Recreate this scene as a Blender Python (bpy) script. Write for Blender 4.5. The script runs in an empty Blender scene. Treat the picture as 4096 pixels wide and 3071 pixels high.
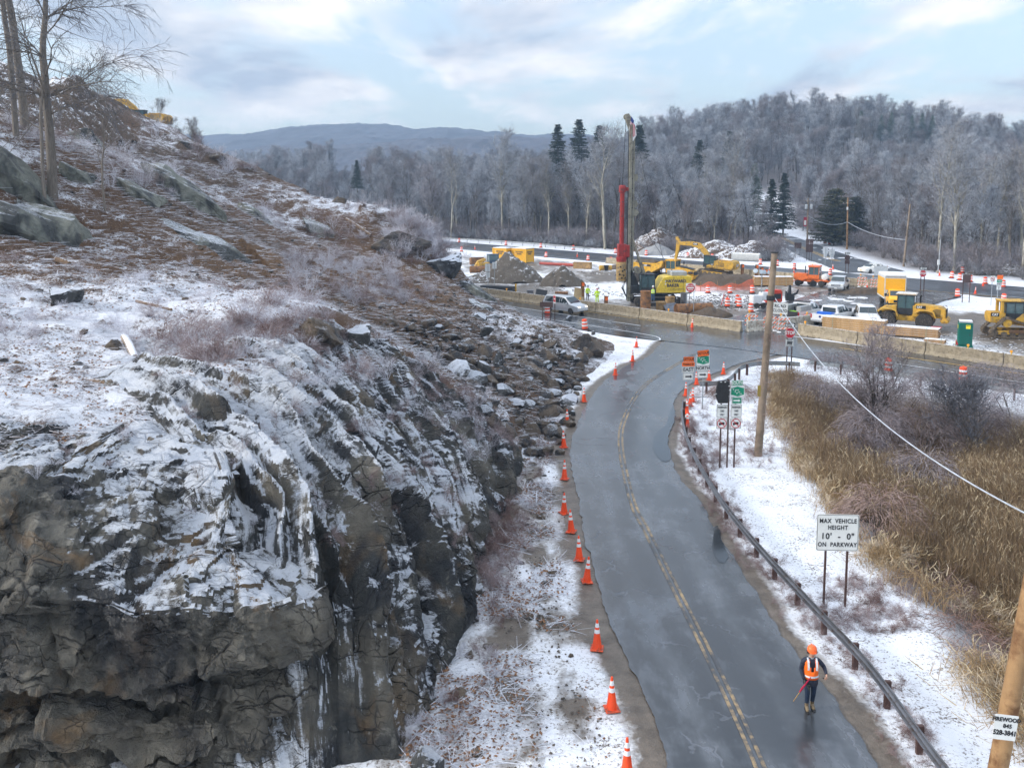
import bpy, bmesh, math, random
import numpy as np
from mathutils import Vector, Matrix
R = math.radians
SC = bpy.context.scene
COL = SC.collection
random.seed(7); RNG = np.random.default_rng(11)

# ------------------------------------------------------------------ camera
CAM_H = 13.5; PITCH = R(6.2); FPX = 3547.0; PY0 = 1135.0
cam = bpy.data.cameras.new('camera'); camo = bpy.data.objects.new('camera', cam); COL.objects.link(camo)
camo.location = (0, 0, CAM_H); camo.rotation_euler = (R(90) - PITCH, 0, 0)
cam.sensor_width = 36; cam.lens = FPX / 4096 * 36; cam.shift_y = (PY0 - 1535.5) / 4096
cam.clip_start = .1; cam.clip_end = 30000
SC.camera = camo

# ------------------------------------------------------------------ sky, sun, exposure
SUN_EL, SUN_AZ = 24.0, -100.0          # azimuth from +Y (view direction), minus = left
world = bpy.data.worlds.new('World'); SC.world = world; world.use_nodes = True
SC.view_settings.view_transform = 'Standard'; SC.view_settings.look = 'None'
SC.view_settings.gamma = 1; SC.view_settings.exposure = 1.18
SC.cycles.use_denoising = True;  SC.cycles.adaptive_threshold = .02
SC.cycles.max_bounces = 6; SC.cycles.diffuse_bounces = 3; SC.cycles.glossy_bounces = 3
SC.cycles.transparent_max_bounces = 8; SC.cycles.volume_bounces = 0
def sky():
    nt = world.node_tree; nt.nodes.clear()
    N = lambda t, **k: node(nt, t, **k)
    L = nt.links.new
    st = N('ShaderNodeTexSky'); st.sky_type = 'NISHITA'; st.sun_disc = False
    st.sun_elevation = R(SUN_EL); st.sun_rotation = R(SUN_AZ); st.air_density = 1.0; st.dust_density = 1.5; st.ozone_density = 1.0; st.altitude = 100
    geo = N('ShaderNodeTexCoord')
    sep = N('ShaderNodeSeparateXYZ'); L(geo.outputs['Generated'], sep.inputs[0])
    mz = N('ShaderNodeMath', operation='ABSOLUTE'); L(sep.outputs[2], mz.inputs[0])
    az = N('ShaderNodeMath', operation='ADD'); L(mz.outputs[0], az.inputs[0]); az.inputs[1].default_value = .16
    dx = N('ShaderNodeMath', operation='DIVIDE'); L(sep.outputs[0], dx.inputs[0]); L(az.outputs[0], dx.inputs[1])
    dy = N('ShaderNodeMath', operation='DIVIDE'); L(sep.outputs[1], dy.inputs[0]); L(az.outputs[0], dy.inputs[1])
    cm = N('ShaderNodeCombineXYZ'); L(dx.outputs[0], cm.inputs[0]); L(dy.outputs[0], cm.inputs[1])
    def cloud(off, scale, rough):
        mp = N('ShaderNodeMapping'); mp.inputs['Location'].default_value = off; mp.inputs['Scale'].default_value = (1, .62, 1)
        L(cm.outputs[0], mp.inputs[0])
        n = N('ShaderNodeTexNoise'); n.inputs['Scale'].default_value = scale; n.inputs['Detail'].default_value = 8
        n.inputs['Roughness'].default_value = rough; n.inputs['Distortion'].default_value = .25
        L(mp.outputs[0], n.inputs['Vector']); return n.outputs[0]
    O = (12.7, 8.8, 0)
    a = cloud(O, 1.25, .64)
    b = cloud((O[0] + .05, O[1] + .20, 0), 1.25, .56)
    r = N('ShaderNodeValToRGB'); L(a, r.inputs[0]); r.color_ramp.elements[0].position = .44; r.color_ramp.elements[1].position = .57
    r.color_ramp.elements[0].color = (0, 0, 0, 1); r.color_ramp.elements[1].color = (1, 1, 1, 1)
    rs = N('ShaderNodeValToRGB'); L(b, rs.inputs[0]); rs.color_ramp.elements[0].position = .44; rs.color_ramp.elements[1].position = .62
    rs.color_ramp.elements[0].color = (.62, .61, .61, 1); rs.color_ramp.elements[1].color = (.29, .335, .41, 1)
    # haze-white towards the horizon
    mr = N('ShaderNodeMapRange'); L(sep.outputs[2], mr.inputs[0]); mr.inputs[1].default_value = 0; mr.inputs[2].default_value = .5; mr.inputs[3].default_value = .34; mr.inputs[4].default_value = .50
    sk = N('ShaderNodeVectorMath', operation='SCALE'); L(st.outputs[0], sk.inputs[0]); sk.inputs['Scale'].default_value = .115
    m0 = N('ShaderNodeMix', data_type='RGBA'); L(mr.outputs[0], m0.inputs[0]); L(sk.outputs[0], m0.inputs[6]); m0.inputs[7].default_value = (.46, .525, .61, 1)
    m1 = N('ShaderNodeMix', data_type='RGBA'); L(r.outputs[0], m1.inputs[0]); L(m0.outputs[2], m1.inputs[6]); L(rs.outputs[0], m1.inputs[7])
    bg = N('ShaderNodeBackground'); L(m1.outputs[2], bg.inputs[0]); gz = N('ShaderNodeMapRange'); L(sep.outputs[2], gz.inputs[0]); gz.inputs[3].default_value = .74; gz.inputs[4].default_value = 1.6; L(gz.outputs[0], bg.inputs[1])  # overcast: zenith brighter than horizon
    out = N('ShaderNodeOutputWorld'); L(bg.outputs[0], out.inputs[0])
def node(nt, t, **k):
    n = nt.nodes.new(t)
    for a, v in k.items(): setattr(n, a, v)
    return n
sky()
sl = bpy.data.lights.new('sun', 'SUN'); sl.energy = 1.4; sl.angle = R(14); sl.color = (1, .95, .88)
so = bpy.data.objects.new('sun', sl); COL.objects.link(so)
so.rotation_euler = Vector((-math.sin(R(SUN_AZ)) * math.cos(R(SUN_EL)), -math.cos(R(SUN_AZ)) * math.cos(R(SUN_EL)), -math.sin(R(SUN_EL)))).to_track_quat('-Z', 'Y').to_euler()

# ------------------------------------------------------------------ helpers
def ray(x, y):
    cx, cy = (x - 2048) / FPX, (PY0 - y) / FPX
    return np.array([cx, math.cos(PITCH) + cy * math.sin(PITCH), cy * math.cos(PITCH) - math.sin(PITCH)])
def G(x, y, z=0.):                     # photograph position -> ground point at height z
    d = ray(x, y); t = (z - CAM_H) / d[2]; return Vector((d[0] * t, d[1] * t, z))
def GY(x, y, Y):                       # the same at a known depth
    d = ray(x, y); t = Y / d[1]; return Vector((d[0] * t, Y, CAM_H + d[2] * t))
def hsh(ix, iy, iz, s):
    with np.errstate(over='ignore'):
        h = (ix.astype(np.uint32) * np.uint32(374761393) + iy.astype(np.uint32) * np.uint32(668265263) + iz.astype(np.uint32) * np.uint32(2246822519) + np.uint32((s * 3266489917) & 0xffffffff))
        h = (h ^ (h >> np.uint32(13))) * np.uint32(1274126177); h = h ^ (h >> np.uint32(16)); h = h * np.uint32(2654435761); h ^= h >> np.uint32(15)
    return h.astype(np.float64) / 4294967295.0
def vn(p, s=0):                        # value noise in -1..1
    p = np.asarray(p, float); i = np.floor(p).astype(np.int64); f = p - i; f = f * f * f * (f * (f * 6 - 15) + 10)
    r = 0
    for a in (0, 1):
        for b in (0, 1):
            for c in (0, 1):
                w = (f[:, 0] if a else 1 - f[:, 0]) * (f[:, 1] if b else 1 - f[:, 1]) * (f[:, 2] if c else 1 - f[:, 2])
                r = r + w * hsh(i[:, 0] + a, i[:, 1] + b, i[:, 2] + c, s)
    return r * 2 - 1
def fbm(p, o=4, s=0, g=.5):
    p = np.asarray(p, float); r = 0; a = 1.
    for k in range(o): r = r + a * vn(p, s + k); p = p * 2.03 + 17.3; a *= g
    return r
def facet(p, s=0, tilt=.5, off=.35):   # blocky relief: every Voronoi cell gets its own tilted plane
    p = np.asarray(p, float); i = np.floor(p).astype(np.int64); best = np.full(len(p), 1e9); sec = np.full(len(p), 1e9); out = np.zeros(len(p))
    for a in (-1, 0, 1):
        for b in (-1, 0, 1):
            for c in (-1, 0, 1):
                j = i + (a, b, c); q = np.stack([hsh(j[:, 0], j[:, 1], j[:, 2], s + k) for k in range(3)], 1)
                d = p - (j + q); dd = (d * d).sum(1)
                w = (q[:, [1, 2, 0]] * 2 - 1)
                val = (d * w).sum(1) * tilt + (hsh(j[:, 0], j[:, 1], j[:, 2], s + 5) * 2 - 1) * off
                m = dd < best; sec = np.where(m, best, np.minimum(sec, dd)); out = np.where(m, val, out); best = np.where(m, dd, best)
    return out, np.sqrt(sec) - np.sqrt(best)
def sstep(a, b, x): t = np.clip((x - a) / (b - a), 0, 1); return t * t * (3 - 2 * t)

def mesh_np(name, V, F, smooth=True, attrs=None):
    V = np.asarray(V, np.float32); F = np.asarray(F, np.int32); k = F.shape[1]
    me = bpy.data.meshes.new(name); me.vertices.add(len(V)); me.vertices.foreach_set('co', V.ravel())
    me.loops.add(F.size); me.loops.foreach_set('vertex_index', F.ravel())
    me.polygons.add(len(F)); me.polygons.foreach_set('loop_start', np.arange(0, F.size, k, dtype=np.int32))
    me.polygons.foreach_set('use_smooth', np.full(len(F), smooth))
    for n, a in (attrs or {}).items():
        at = me.attributes.new(n, 'FLOAT', 'POINT'); at.data.foreach_set('value', np.asarray(a, np.float32))
    me.update(calc_edges=True); return me
def gridf(nu, nv):
    i = np.arange((nu - 1) * (nv - 1)); a = (i // (nv - 1)) * nv + i % (nv - 1)
    return np.stack([a, a + nv, a + nv + 1, a + 1], 1)
def obj(name, me, mat=None, parent=None, loc=None, rot=None):
    if mat is not None and not me.materials: me.materials.append(mat)
    o = bpy.data.objects.new(name, me); COL.objects.link(o)
    if parent is not None: o.parent = parent
    if loc is not None: o.location = loc
    if rot is not None: o.rotation_euler = rot
    return o
def tag(o, label=None, cat=None, group=None, kind=None):
    for k, v in (('label', label), ('category', cat), ('group', group), ('kind', kind)):
        if v: o[k] = v
    return o
def thing(name, label, cat, loc=(0, 0, 0), rz=0, group=None):
    o = bpy.data.objects.new(name, None); COL.objects.link(o); o.location = loc; o.rotation_euler = (0, 0, rz)
    o.empty_display_size = .1
    return tag(o, label, cat, group)
def copy_tree(o, parent=None):
    c = o.copy(); COL.objects.link(c); c.parent = parent
    for ch in list(o.children): copy_tree(ch, c)
    return c

class MB:                              # collects simple solids, builds one mesh object
    def __init__(s): s.v = []; s.f = []
    def add(s, V, F):
        n = len(s.v); s.v += [tuple(map(float, p)) for p in V]; s.f += [tuple(n + i for i in q) for q in F]; return s
    def box(s, a, b, rot=None, piv=None):
        (x0, y0, z0), (x1, y1, z1) = a, b
        V = [Vector(p) for p in ((x0, y0, z0), (x1, y0, z0), (x1, y1, z0), (x0, y1, z0), (x0, y0, z1), (x1, y0, z1), (x1, y1, z1), (x0, y1, z1))]
        if rot is not None:
            m = Matrix.Rotation(rot[0], 3, rot[1]); c = Vector(piv) if piv else sum(V, Vector()) / 8; V = [c + m @ (p - c) for p in V]
        return s.add(V, [(0, 3, 2, 1), (4, 5, 6, 7), (0, 1, 5, 4), (1, 2, 6, 5), (2, 3, 7, 6), (3, 0, 4, 7)])
    def bar(s, p, q, w, h=None):       # rectangular bar between two points
        p, q = Vector(p), Vector(q); h = h or w; d = (q - p).normalized()
        u = d.cross(Vector((0, 0, 1)));  u = Vector((1, 0, 0)) if u.length < 1e-3 else u.normalized(); t = u.cross(d)
        V = [c + u * (sx * w / 2) + t * (sy * h / 2) for c in (p, q) for sx, sy in ((-1, -1), (1, -1), (1, 1), (-1, 1))]
        return s.add(V, [(0, 1, 2, 3), (7, 6, 5, 4), (0, 4, 5, 1), (1, 5, 6, 2), (2, 6, 7, 3), (3, 7, 4, 0)])
    def tube(s, pts, r, n=8, cap=True):
        pts = [Vector(p) for p in pts]; rr = r if isinstance(r, (list, tuple)) else [r] * len(pts); V = []; F = []
        for i, p in enumerate(pts):
            d = (pts[min(i + 1, len(pts) - 1)] - pts[max(i - 1, 0)]).normalized()
            u = d.cross(Vector((0, 0, 1))); u = Vector((1, 0, 0)) if u.length < 1e-3 else u.normalized(); t = d.cross(u)
            V += [p + (u * math.cos(2 * math.pi * k / n) + t * math.sin(2 * math.pi * k / n)) * rr[i] for k in range(n)]
        for i in range(len(pts) - 1):
            for k in range(n): a = i * n + k; b = i * n + (k + 1) % n; F.append((a, a + n, b + n, b))
        if cap: F.append(tuple(range(n))); F.append(tuple(reversed(range((len(pts) - 1) * n, len(pts) * n))))
        return s.add(V, F)
    def lathe(s, prof, c=(0, 0, 0), n=16, ax='Z'):
        V = []; F = []
        for r, h in prof:
            for k in range(n):
                a = 2 * math.pi * k / n; x, y, z = r * math.cos(a), r * math.sin(a), h
                if ax == 'X': x, y, z = z, x, y
                if ax == 'Y': x, y, z = x, -z, y
                V.append((c[0] + x, c[1] + y, c[2] + z))
        m = len(prof)
        for i in range(m - 1):
            for k in range(n): a = i * n + k; b = i * n + (k + 1) % n; F.append((a, b, b + n, a + n))
        F.append(tuple(reversed(range(n)))); F.append(tuple(range((m - 1) * n, m * n)))
        return s.add(V, F)
    def prism(s, poly, a, b, ax='Y'):  # polygon (two coords) extruded between a and b along ax
        def P(u, w, t): return {'Y': (u, t, w), 'X': (t, u, w), 'Z': (u, w, t)}[ax]
        n = len(poly); V = [P(u, w, t) for t in (a, b) for u, w in poly]
        ar = sum(poly[i][0] * poly[(i + 1) % n][1] - poly[(i + 1) % n][0] * poly[i][1] for i in range(n))
        fl = (ar > 0) != (ax == 'Y')
        F = [tuple(range(n)), tuple(reversed(range(n, 2 * n)))] + [(i, i + n, (i + 1) % n + n, (i + 1) % n) for i in range(n)]
        F = [tuple(reversed(q)) for q in F] if fl else F
        return s.add(V, F)
    def loft(s, rings, cap=True):
        n = len(rings[0]); F = []
        for i in range(len(rings) - 1):
            for k in range(n): a = i * n + k; b = i * n + (k + 1) % n; F.append((a, b, b + n, a + n))
        if cap: F.append(tuple(reversed(range(n)))); F.append(tuple(range((len(rings) - 1) * n, len(rings) * n)))
        return s.add([p for r in rings for p in r], F)
    def mesh(s, name, bevel=0, smooth=False, seg=1):
        me = bpy.data.meshes.new(name); me.from_pydata(s.v, [], s.f)
        bm = bmesh.new(); bm.from_mesh(me)
        bmesh.ops.recalc_face_normals(bm, faces=bm.faces)
        if bevel:
            e = [x for x in bm.edges if len(x.link_faces) == 2 and x.calc_face_angle(0) > R(30)]
            bmesh.ops.bevel(bm, geom=e, offset=bevel, segments=seg, affect='EDGES', clamp_overlap=True)
        bm.to_mesh(me); bm.free()
        if smooth:
            me.polygons.foreach_set('use_smooth', [True] * len(me.polygons)); me.set_sharp_from_angle(angle=R(smooth if smooth is not True else 40))
        return me
    def build(s, name, mat, parent=None, bevel=0, smooth=False, loc=None, rot=None, seg=1):
        return obj(name, s.mesh(name, bevel, smooth, seg), mat, parent, loc, rot)

# ------------------------------------------------------------------ materials
MATS = {}
def tree_nodes(name):
    m = bpy.data.materials.new(name); m.use_nodes = True; nt = m.node_tree
    return m, nt, nt.nodes['Principled BSDF'], nt.links.new
def noise(nt, scale, detail=4, rough=.55, vec=None, stretch=None, rot=None, dist=0):
    n = node(nt, 'ShaderNodeTexNoise'); n.inputs['Scale'].default_value = scale; n.inputs['Detail'].default_value = detail; n.inputs['Roughness'].default_value = rough; n.inputs['Distortion'].default_value = dist
    if vec is None: vec = node(nt, 'ShaderNodeNewGeometry').outputs['Position']
    if stretch or rot:
        mp = node(nt, 'ShaderNodeMapping')
        if rot: mp.inputs['Rotation'].default_value = rot
        if stretch: mp.inputs['Scale'].default_value = stretch
        nt.links.new(vec, mp.inputs[0]); vec = mp.outputs[0]
    nt.links.new(vec, n.inputs['Vector']); return n.outputs[0]
def ramp(nt, fac, *st):
    r = node(nt, 'ShaderNodeValToRGB'); nt.links.new(fac, r.inputs[0]); e = r.color_ramp.elements
    while len(e) < len(st): e.new(.5)
    for i, (p, c) in enumerate(st): e[i].position = p; e[i].color = (c, c, c, 1) if not isinstance(c, tuple) else c + (1,)
    return r.outputs[0]
def mix(nt, f, a, b, mode='MIX'):
    m = node(nt, 'ShaderNodeMix', data_type='RGBA', blend_type=mode)
    for i, v in ((0, f), (6, a), (7, b)):
        if isinstance(v, (int, float)): m.inputs[i].default_value = v
        elif isinstance(v, tuple): m.inputs[i].default_value = v + (1,)
        else: nt.links.new(v, m.inputs[i])
    return m.outputs[2]
def math_(nt, op, a, b=None):
    m = node(nt, 'ShaderNodeMath', operation=op); m.use_clamp = False
    for i, v in ((0, a), (1, b)):
        if v is None: continue
        if isinstance(v, (int, float)): m.inputs[i].default_value = v
        else: nt.links.new(v, m.inputs[i])
    return m.outputs[0]
def bump(nt, h, dist, strength=1., chain=None):
    b = node(nt, 'ShaderNodeBump'); b.inputs['Distance'].default_value = dist; b.inputs['Strength'].default_value = strength
    nt.links.new(h, b.inputs['Height'])
    if chain is not None: nt.links.new(chain, b.inputs['Normal'])
    return b.outputs[0]
SNOW = (.80, .82, .86)
def mat(name, col, rough=.6, metal=0., var=.18, vs=3., dirt=None, dirt_amt=.5, bmp=0., bs=25., snow=None, spec=.4, obj_space=True, coat=0):
    """plain paint / metal / stone with mottling, optional dirt patches and snow lying on upward faces"""
    if name in MATS: return MATS[name]
    m, nt, b, L = tree_nodes(name); vec = node(nt, 'ShaderNodeTexCoord').outputs['Object'] if obj_space else node(nt, 'ShaderNodeNewGeometry').outputs['Position']
    n1 = noise(nt, vs, 5, .6, vec)
    f = ramp(nt, n1, (.3, 1 - var), (.7, 1 + var * .6))
    c = mix(nt, 1., col, f, 'MULTIPLY')
    if dirt:
        d = ramp(nt, noise(nt, vs * 1.7, 6, .65, vec), (.62 - .3 * dirt_amt, 0.), (.72 - .2 * dirt_amt, 1.)); c = mix(nt, d, c, dirt)
    rg = rough
    if snow is not None:
        g = node(nt, 'ShaderNodeNewGeometry'); s = node(nt, 'ShaderNodeSeparateXYZ'); L(g.outputs['Normal'], s.inputs[0])
        nn = noise(nt, 9., 4, .6, vec)
        h = math_(nt, 'ADD', s.outputs[2], math_(nt, 'MULTIPLY', math_(nt, 'SUBTRACT', nn, .5), 1.0))
        sm = ramp(nt, h, (snow, 0.), (min(snow + .12, 1.), 1.)); c = mix(nt, sm, c, SNOW)
    L(c, b.inputs['Base Color']); b.inputs['Roughness'].default_value = rg; b.inputs['Metallic'].default_value = metal; b.inputs['Specular IOR Level'].default_value = spec
    if coat: b.inputs['Coat Weight'].default_value = coat
    if bmp: L(bump(nt, noise(nt, bs, 4, .6, vec), bmp), b.inputs['Normal'])
    MATS[name] = m; return m
def ordw(i): return ['first', 'second', 'third', 'fourth', 'fifth', 'sixth', 'seventh', 'eighth', 'ninth', 'tenth', 'eleventh', 'twelfth', 'thirteenth', 'fourteenth', 'fifteenth', 'sixteenth', 'seventeenth', 'eighteenth', 'nineteenth', 'twentieth'][i]
# parkway axes: T runs along the carriageways, N across them
T = Vector((.672, -.740, 0)); NV = Vector((.740, .672, 0))
def UV(u, v, z=0.): return Vector((T.x * u + NV.x * v, T.y * u + NV.y * v, z))
def uof(p): return p[0] * T.x + p[1] * T.y
def vof(p): return p[0] * NV.x + p[1] * NV.y
# ------------------------------------------------------------------ roads (outlines read off the photograph's ground plane)
def smooth_line(pts, step=1.0):
    P = [Vector((p[0], p[1])) for p in pts]; out = []
    for i in range(len(P) - 1):
        a, b, c, d = P[max(i - 1, 0)], P[i], P[i + 1], P[min(i + 2, len(P) - 1)]
        n = max(2, int((c - b).length / step))
        for k in range(n):
            t = k / n; out.append(.5 * ((2 * b) + (c - a) * t + (2 * a - 5 * b + 4 * c - d) * t * t + (3 * b - a - 3 * c + d) * t ** 3))
    out.append(P[-1]); return out
def GL(l): return [G(*p)[:2] for p in l]
def resample(pl, n):
    pl = [Vector(p) for p in pl]; d = [0]
    for a, b in zip(pl, pl[1:]): d.append(d[-1] + (b - a).length)
    x = np.linspace(0, d[-1], n); return np.stack([np.interp(x, d, [p[k] for p in pl]) for k in (0, 1)], 1)
ROAD_L = smooth_line([(2.35, 12), (2.75, 17)] + GL([(2665, 3071), (2588, 2820), (2510, 2646), (2439, 2497), (2394, 2323), (2349, 2187), (2316, 2013), (2285, 1846), (2282, 1778), (2312, 1697), (2363, 1588), (2424, 1520), (2500, 1466), (2593, 1426), (2649, 1372)]) + [(15.5, 80.0)])
ROAD_R = smooth_line([(8.1, 12), (8.15, 17)] + GL([(3519, 3071), (3424, 2924), (3311, 2769), (3198, 2634), (3078, 2465), (3000, 2338), (2943, 2245), (2846, 2097), (2814, 2019), (2729, 1927), (2682, 1829), (2668, 1763), (2690, 1633), (2706, 1590), (2737, 1551), (2796, 1520), (2875, 1488), (2953, 1457), (3031, 1437)]) + [(23.5, 72.5)])
CENTER = smooth_line([(5.3, 12), (5.6, 17)] + GL([(3040, 3071), (2846, 2646), (2684, 2323), (2581, 2116), (2526, 2000), (2482, 1778), (2502, 1667), (2566, 1556), (2668, 1482), (2779, 1417)]))
NB_SLOPE = -.046
def nbv(u, off): return 124.0 + (u + 155.4) * NB_SLOPE + off
FAR_L = GL([(3020, 897), (3067, 940), (3118, 980), (3221, 1035), (3330, 1075), (3395, 1092)])
FAR_R = GL([(3046, 895), (3094, 929), (3194, 953), (3330, 1002), (3500, 1056), (3620, 1085)])
def strip(name, A, B, n, z, m, across=6, parent=None, kind='structure', cz=0., rag=0.):
    a, b = resample(A, n), resample(B, n)
    if rag: a[:, 0] += rag * fbm(np.column_stack([a * 1.3, a[:, :1] * 0]), 4, 3, .7); b[:, 0] += rag * fbm(np.column_stack([b * 1.3, b[:, :1] * 0]), 4, 7, .7)
    t = np.linspace(0, 1, across)[None, :, None]
    P = a[:, None] * (1 - t) + b[:, None] * t; P = P.reshape(-1, 2)
    zz = z + cz * (1 - (2 * np.tile(np.linspace(0, 1, across), n) - 1) ** 2)
    V = np.column_stack([P, zz]); o = obj(name, mesh_np(name, V, gridf(n, across)[:, ::-1], True, {'ac': np.tile(np.linspace(0, 1, across), n)}), m, parent)
    if kind: o['kind'] = kind
    return o

def asphalt(name, base, wet, seed, along=None):
    m, nt, b, L = tree_nodes(name); pos = node(nt, 'ShaderNodeNewGeometry').outputs['Position']
    sh = node(nt, 'ShaderNodeVectorMath', operation='ADD'); L(pos, sh.inputs[0]); sh.inputs[1].default_value = (seed * 13.7, seed * 7.1, 0); p = sh.outputs[0]
    big = noise(nt, .22, 4, .6, p, dist=.6); mid = noise(nt, 1.3, 5, .65, p, stretch=(1, .35, 1)); fine = noise(nt, 60, 2, .5, p)
    tr = noise(nt, .8, 3, .55, p, stretch=(1, .06, 1), rot=(0, 0, along or 0))
    ac = node(nt, 'ShaderNodeAttribute', attribute_name='ac').outputs['Fac']; wt = math_(nt, 'COSINE', math_(nt, 'MULTIPLY', math_(nt, 'ADD', ac, math_(nt, 'MULTIPLY', big, .06)), 25.13)) if seed == 1 else math_(nt, 'SUBTRACT', tr, .5)
    f = math_(nt, 'ADD', math_(nt, 'MULTIPLY', big, .55), math_(nt, 'ADD', math_(nt, 'MULTIPLY', tr, .45), math_(nt, 'MULTIPLY', wt, .055)))
    c = ramp(nt, f, (.36, tuple(x * .62 for x in base)), (.50, base), (.66, tuple(x * 1.75 for x in base)))
    c = mix(nt, ramp(nt, fine, (.3, .82), (.7, 1.12)), (0, 0, 0), c, 'MIX') if 0 else mix(nt, .5, c, ramp(nt, fine, (.25, .02), (.8, .12)), 'OVERLAY')
    # frost / salt film
    sal = ramp(nt, math_(nt, 'ADD', math_(nt, 'MULTIPLY', mid, .55), math_(nt, 'MULTIPLY', big, .45)), (.50, 0.), (.66, .5)); c = mix(nt, sal, c, (.20, .22, .25))
    # cracks
    v = node(nt, 'ShaderNodeTexVoronoi'); v.feature = 'DISTANCE_TO_EDGE'; v.inputs['Scale'].default_value = .42
    wp = node(nt, 'ShaderNodeTexNoise'); wp.inputs['Scale'].default_value = 1.6; wp.inputs['Detail'].default_value = 5; L(p, wp.inputs['Vector'])
    wv = node(nt, 'ShaderNodeVectorMath', operation='MULTIPLY_ADD'); L(wp.outputs['Color'], wv.inputs[0]); wv.inputs[1].default_value = (1.3, 1.3, 0); L(p, wv.inputs[2]); L(wv.outputs[0], v.inputs['Vector'])
    ck = ramp(nt, v.outputs['Distance'], (.006, 1.), (.02, 0.)); cm = math_(nt, 'MULTIPLY', ck, ramp(nt, noise(nt, .5, 2, .5, p), (.50, 0.), (.57, 1.))); c = mix(nt, cm, c, (.13, .14, .16) if seed == 1 else (.015, .015, .017))
    wm = math_(nt, 'ADD', math_(nt, 'MULTIPLY', mid, .35), math_(nt, 'ADD', math_(nt, 'MULTIPLY', big, .55), math_(nt, 'MULTIPLY', wt, .03))); c = mix(nt, ramp(nt, wm, (.40, .5), (.50, 0.)), c, (.03, .034, .04))
    L(c, b.inputs['Base Color'])
    L(ramp(nt, wm, (.38, wet[0]), (.46, wet[0] + .06), (.56, wet[1])), b.inputs['Roughness'])
    b.inputs['Specular IOR Level'].default_value = .6
    h = math_(nt, 'SUBTRACT', math_(nt, 'MULTIPLY', fine, .4), cm)
    L(bump(nt, h, .012, .5), b.inputs['Normal'])
    return m
M_ROAD = asphalt('wet_asphalt', (.105, .114, .125), (.07, .40), 1, R(20))
M_PKWY = asphalt('parkway_asphalt', (.032, .039, .05), (.08, .32), 2, R(-42))
M_NB = asphalt('far_asphalt', (.075, .082, .095), (.35, .60), 3, R(-42))

def paint(name, col, wear):
    m, nt, b, L = tree_nodes(name); p = node(nt, 'ShaderNodeNewGeometry').outputs['Position']
    n = ramp(nt, math_(nt, 'ADD', math_(nt, 'MULTIPLY', noise(nt, 3., 6, .7, p), .6), math_(nt, 'MULTIPLY', noise(nt, .4, 2, .5, p), .4)), (wear - .06, 0.), (wear + .08, 1.))
    L(mix(nt, n, (.06, .062, .066), col), b.inputs['Base Color']); b.inputs['Roughness'].default_value = .5; return m
P_YEL = paint('worn_yellow_paint', (.42, .29, .14), .53); P_WHT = paint('white_paint', (.72, .74, .76), .40); P_YW = paint('yellow_edge_paint', (.66, .40, .08), .40)

# ------------------------------------------------------------------ the hill on the left: spline through points of its surface
TOE = [(-14, 6), (-4.5, 15.5), (-2.6, 20), (-1.3, 27), (-.3, 37), (1.6, 48), (2.8, 55), (5.2, 63), (8.2, 72), (8.6, 77), (5.5, 84), (1.2, 88), (-4, 93.5), (-12, 102), (-35, 127), (-70, 166)]
def sdist(P, L):                       # distance to an open polyline
    P = np.asarray(P, float)[:, :2]; best = np.full(len(P), 1e9)
    for a, b in zip(L, L[1:]):
        a = np.array(a[:2], float); b = np.array(b[:2], float); d = b - a; t = np.clip(((P - a) @ d) / (d @ d), 0, 1); best = np.minimum(best, np.hypot(*(P - a - t[:, None] * d).T))
    return best
def inpoly(P, L):
    x, y = np.asarray(P, float)[:, 0], np.asarray(P, float)[:, 1]; r = np.zeros(len(x), bool); n = len(L)
    for i in range(n):
        x0, y0 = L[i][:2]; x1, y1 = L[(i + 1) % n][:2]
        if y0 == y1: continue
        c = ((y0 > y) != (y1 > y)) & (x < (x1 - x0) * (y - y0) / (y1 - y0) + x0); r ^= c
    return r
HILLPOLY = TOE + [(-300, 400), (-400, 0), (-60, -60)]
_c = [(x, y, 0.) for x, y in TOE]
VPX = [(470, 1262, 20), (660, 1230, 24), (531, 820, 30), (614, 731, 37), (700, 665, 42), (870, 790, 41.5), (960, 870, 41), (1060, 985, 40), (950, 665, 75), (1100, 760, 62), (850, 720, 58), (870, 762, 50), (1010, 640, 86), (1180, 700, 80),
       (0, 505, 48), (300, 560, 50), (600, 620, 54), (300, 800, 33), (0, 700, 36), (0, 900, 26), (0, 1000, 23.5), (300, 950, 26), (230, 1150, 20.8), (0, 330, 54), (130, 420, 54), (160, 500, 52), (380, 400, 72), (450, 470, 68),
       (560, 530, 66), (700, 560, 74), (850, 600, 78), (950, 600, 84), (700, 500, 86), (560, 430, 90), (400, 330, 98), (250, 300, 90), (100, 280, 80), (200, 205, 110), (0, 165, 112), (0, 250, 75), (330, 272, 116), (480, 352, 112), (660, 425, 108),
       (850, 503, 98), (940, 532, 95), (990, 572, 92), (1085, 657, 89), (760, 640, 64), (450, 620, 46)]
for x, y, Y in VPX: _c.append(tuple(GY(x * 1.8525, y * 1.8525, Y)))
_c += [(-65, 128, 22), (-52, 128, 17), (-80, 60, 30), (-60, 30, 18), (-40, 10, 11), (-20, 5, 4), (-30, 118, 9), (-16, 16, 3), (-90, 120, 32), (-100, 20, 30), (-10, 13, 1.), (-22, 17, 5.5)]
_C = np.array(_c)
def _tk(d2): return np.where(d2 > 1e-9, d2 * np.log(d2 + 1e-12), 0)
_n = len(_C); _A = np.zeros((_n + 3, _n + 3)); _d = ((_C[:, None, :2] - _C[None, :, :2]) ** 2).sum(2); _A[:_n, :_n] = _tk(_d) + np.eye(_n) * 8.; _A[:_n, _n] = 1; _A[:_n, _n + 1:] = _C[:, :2]; _A[_n:, :_n] = _A[:_n, _n:].T
_W = np.linalg.solve(_A, np.concatenate([_C[:, 2], np.zeros(3)]))
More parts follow.
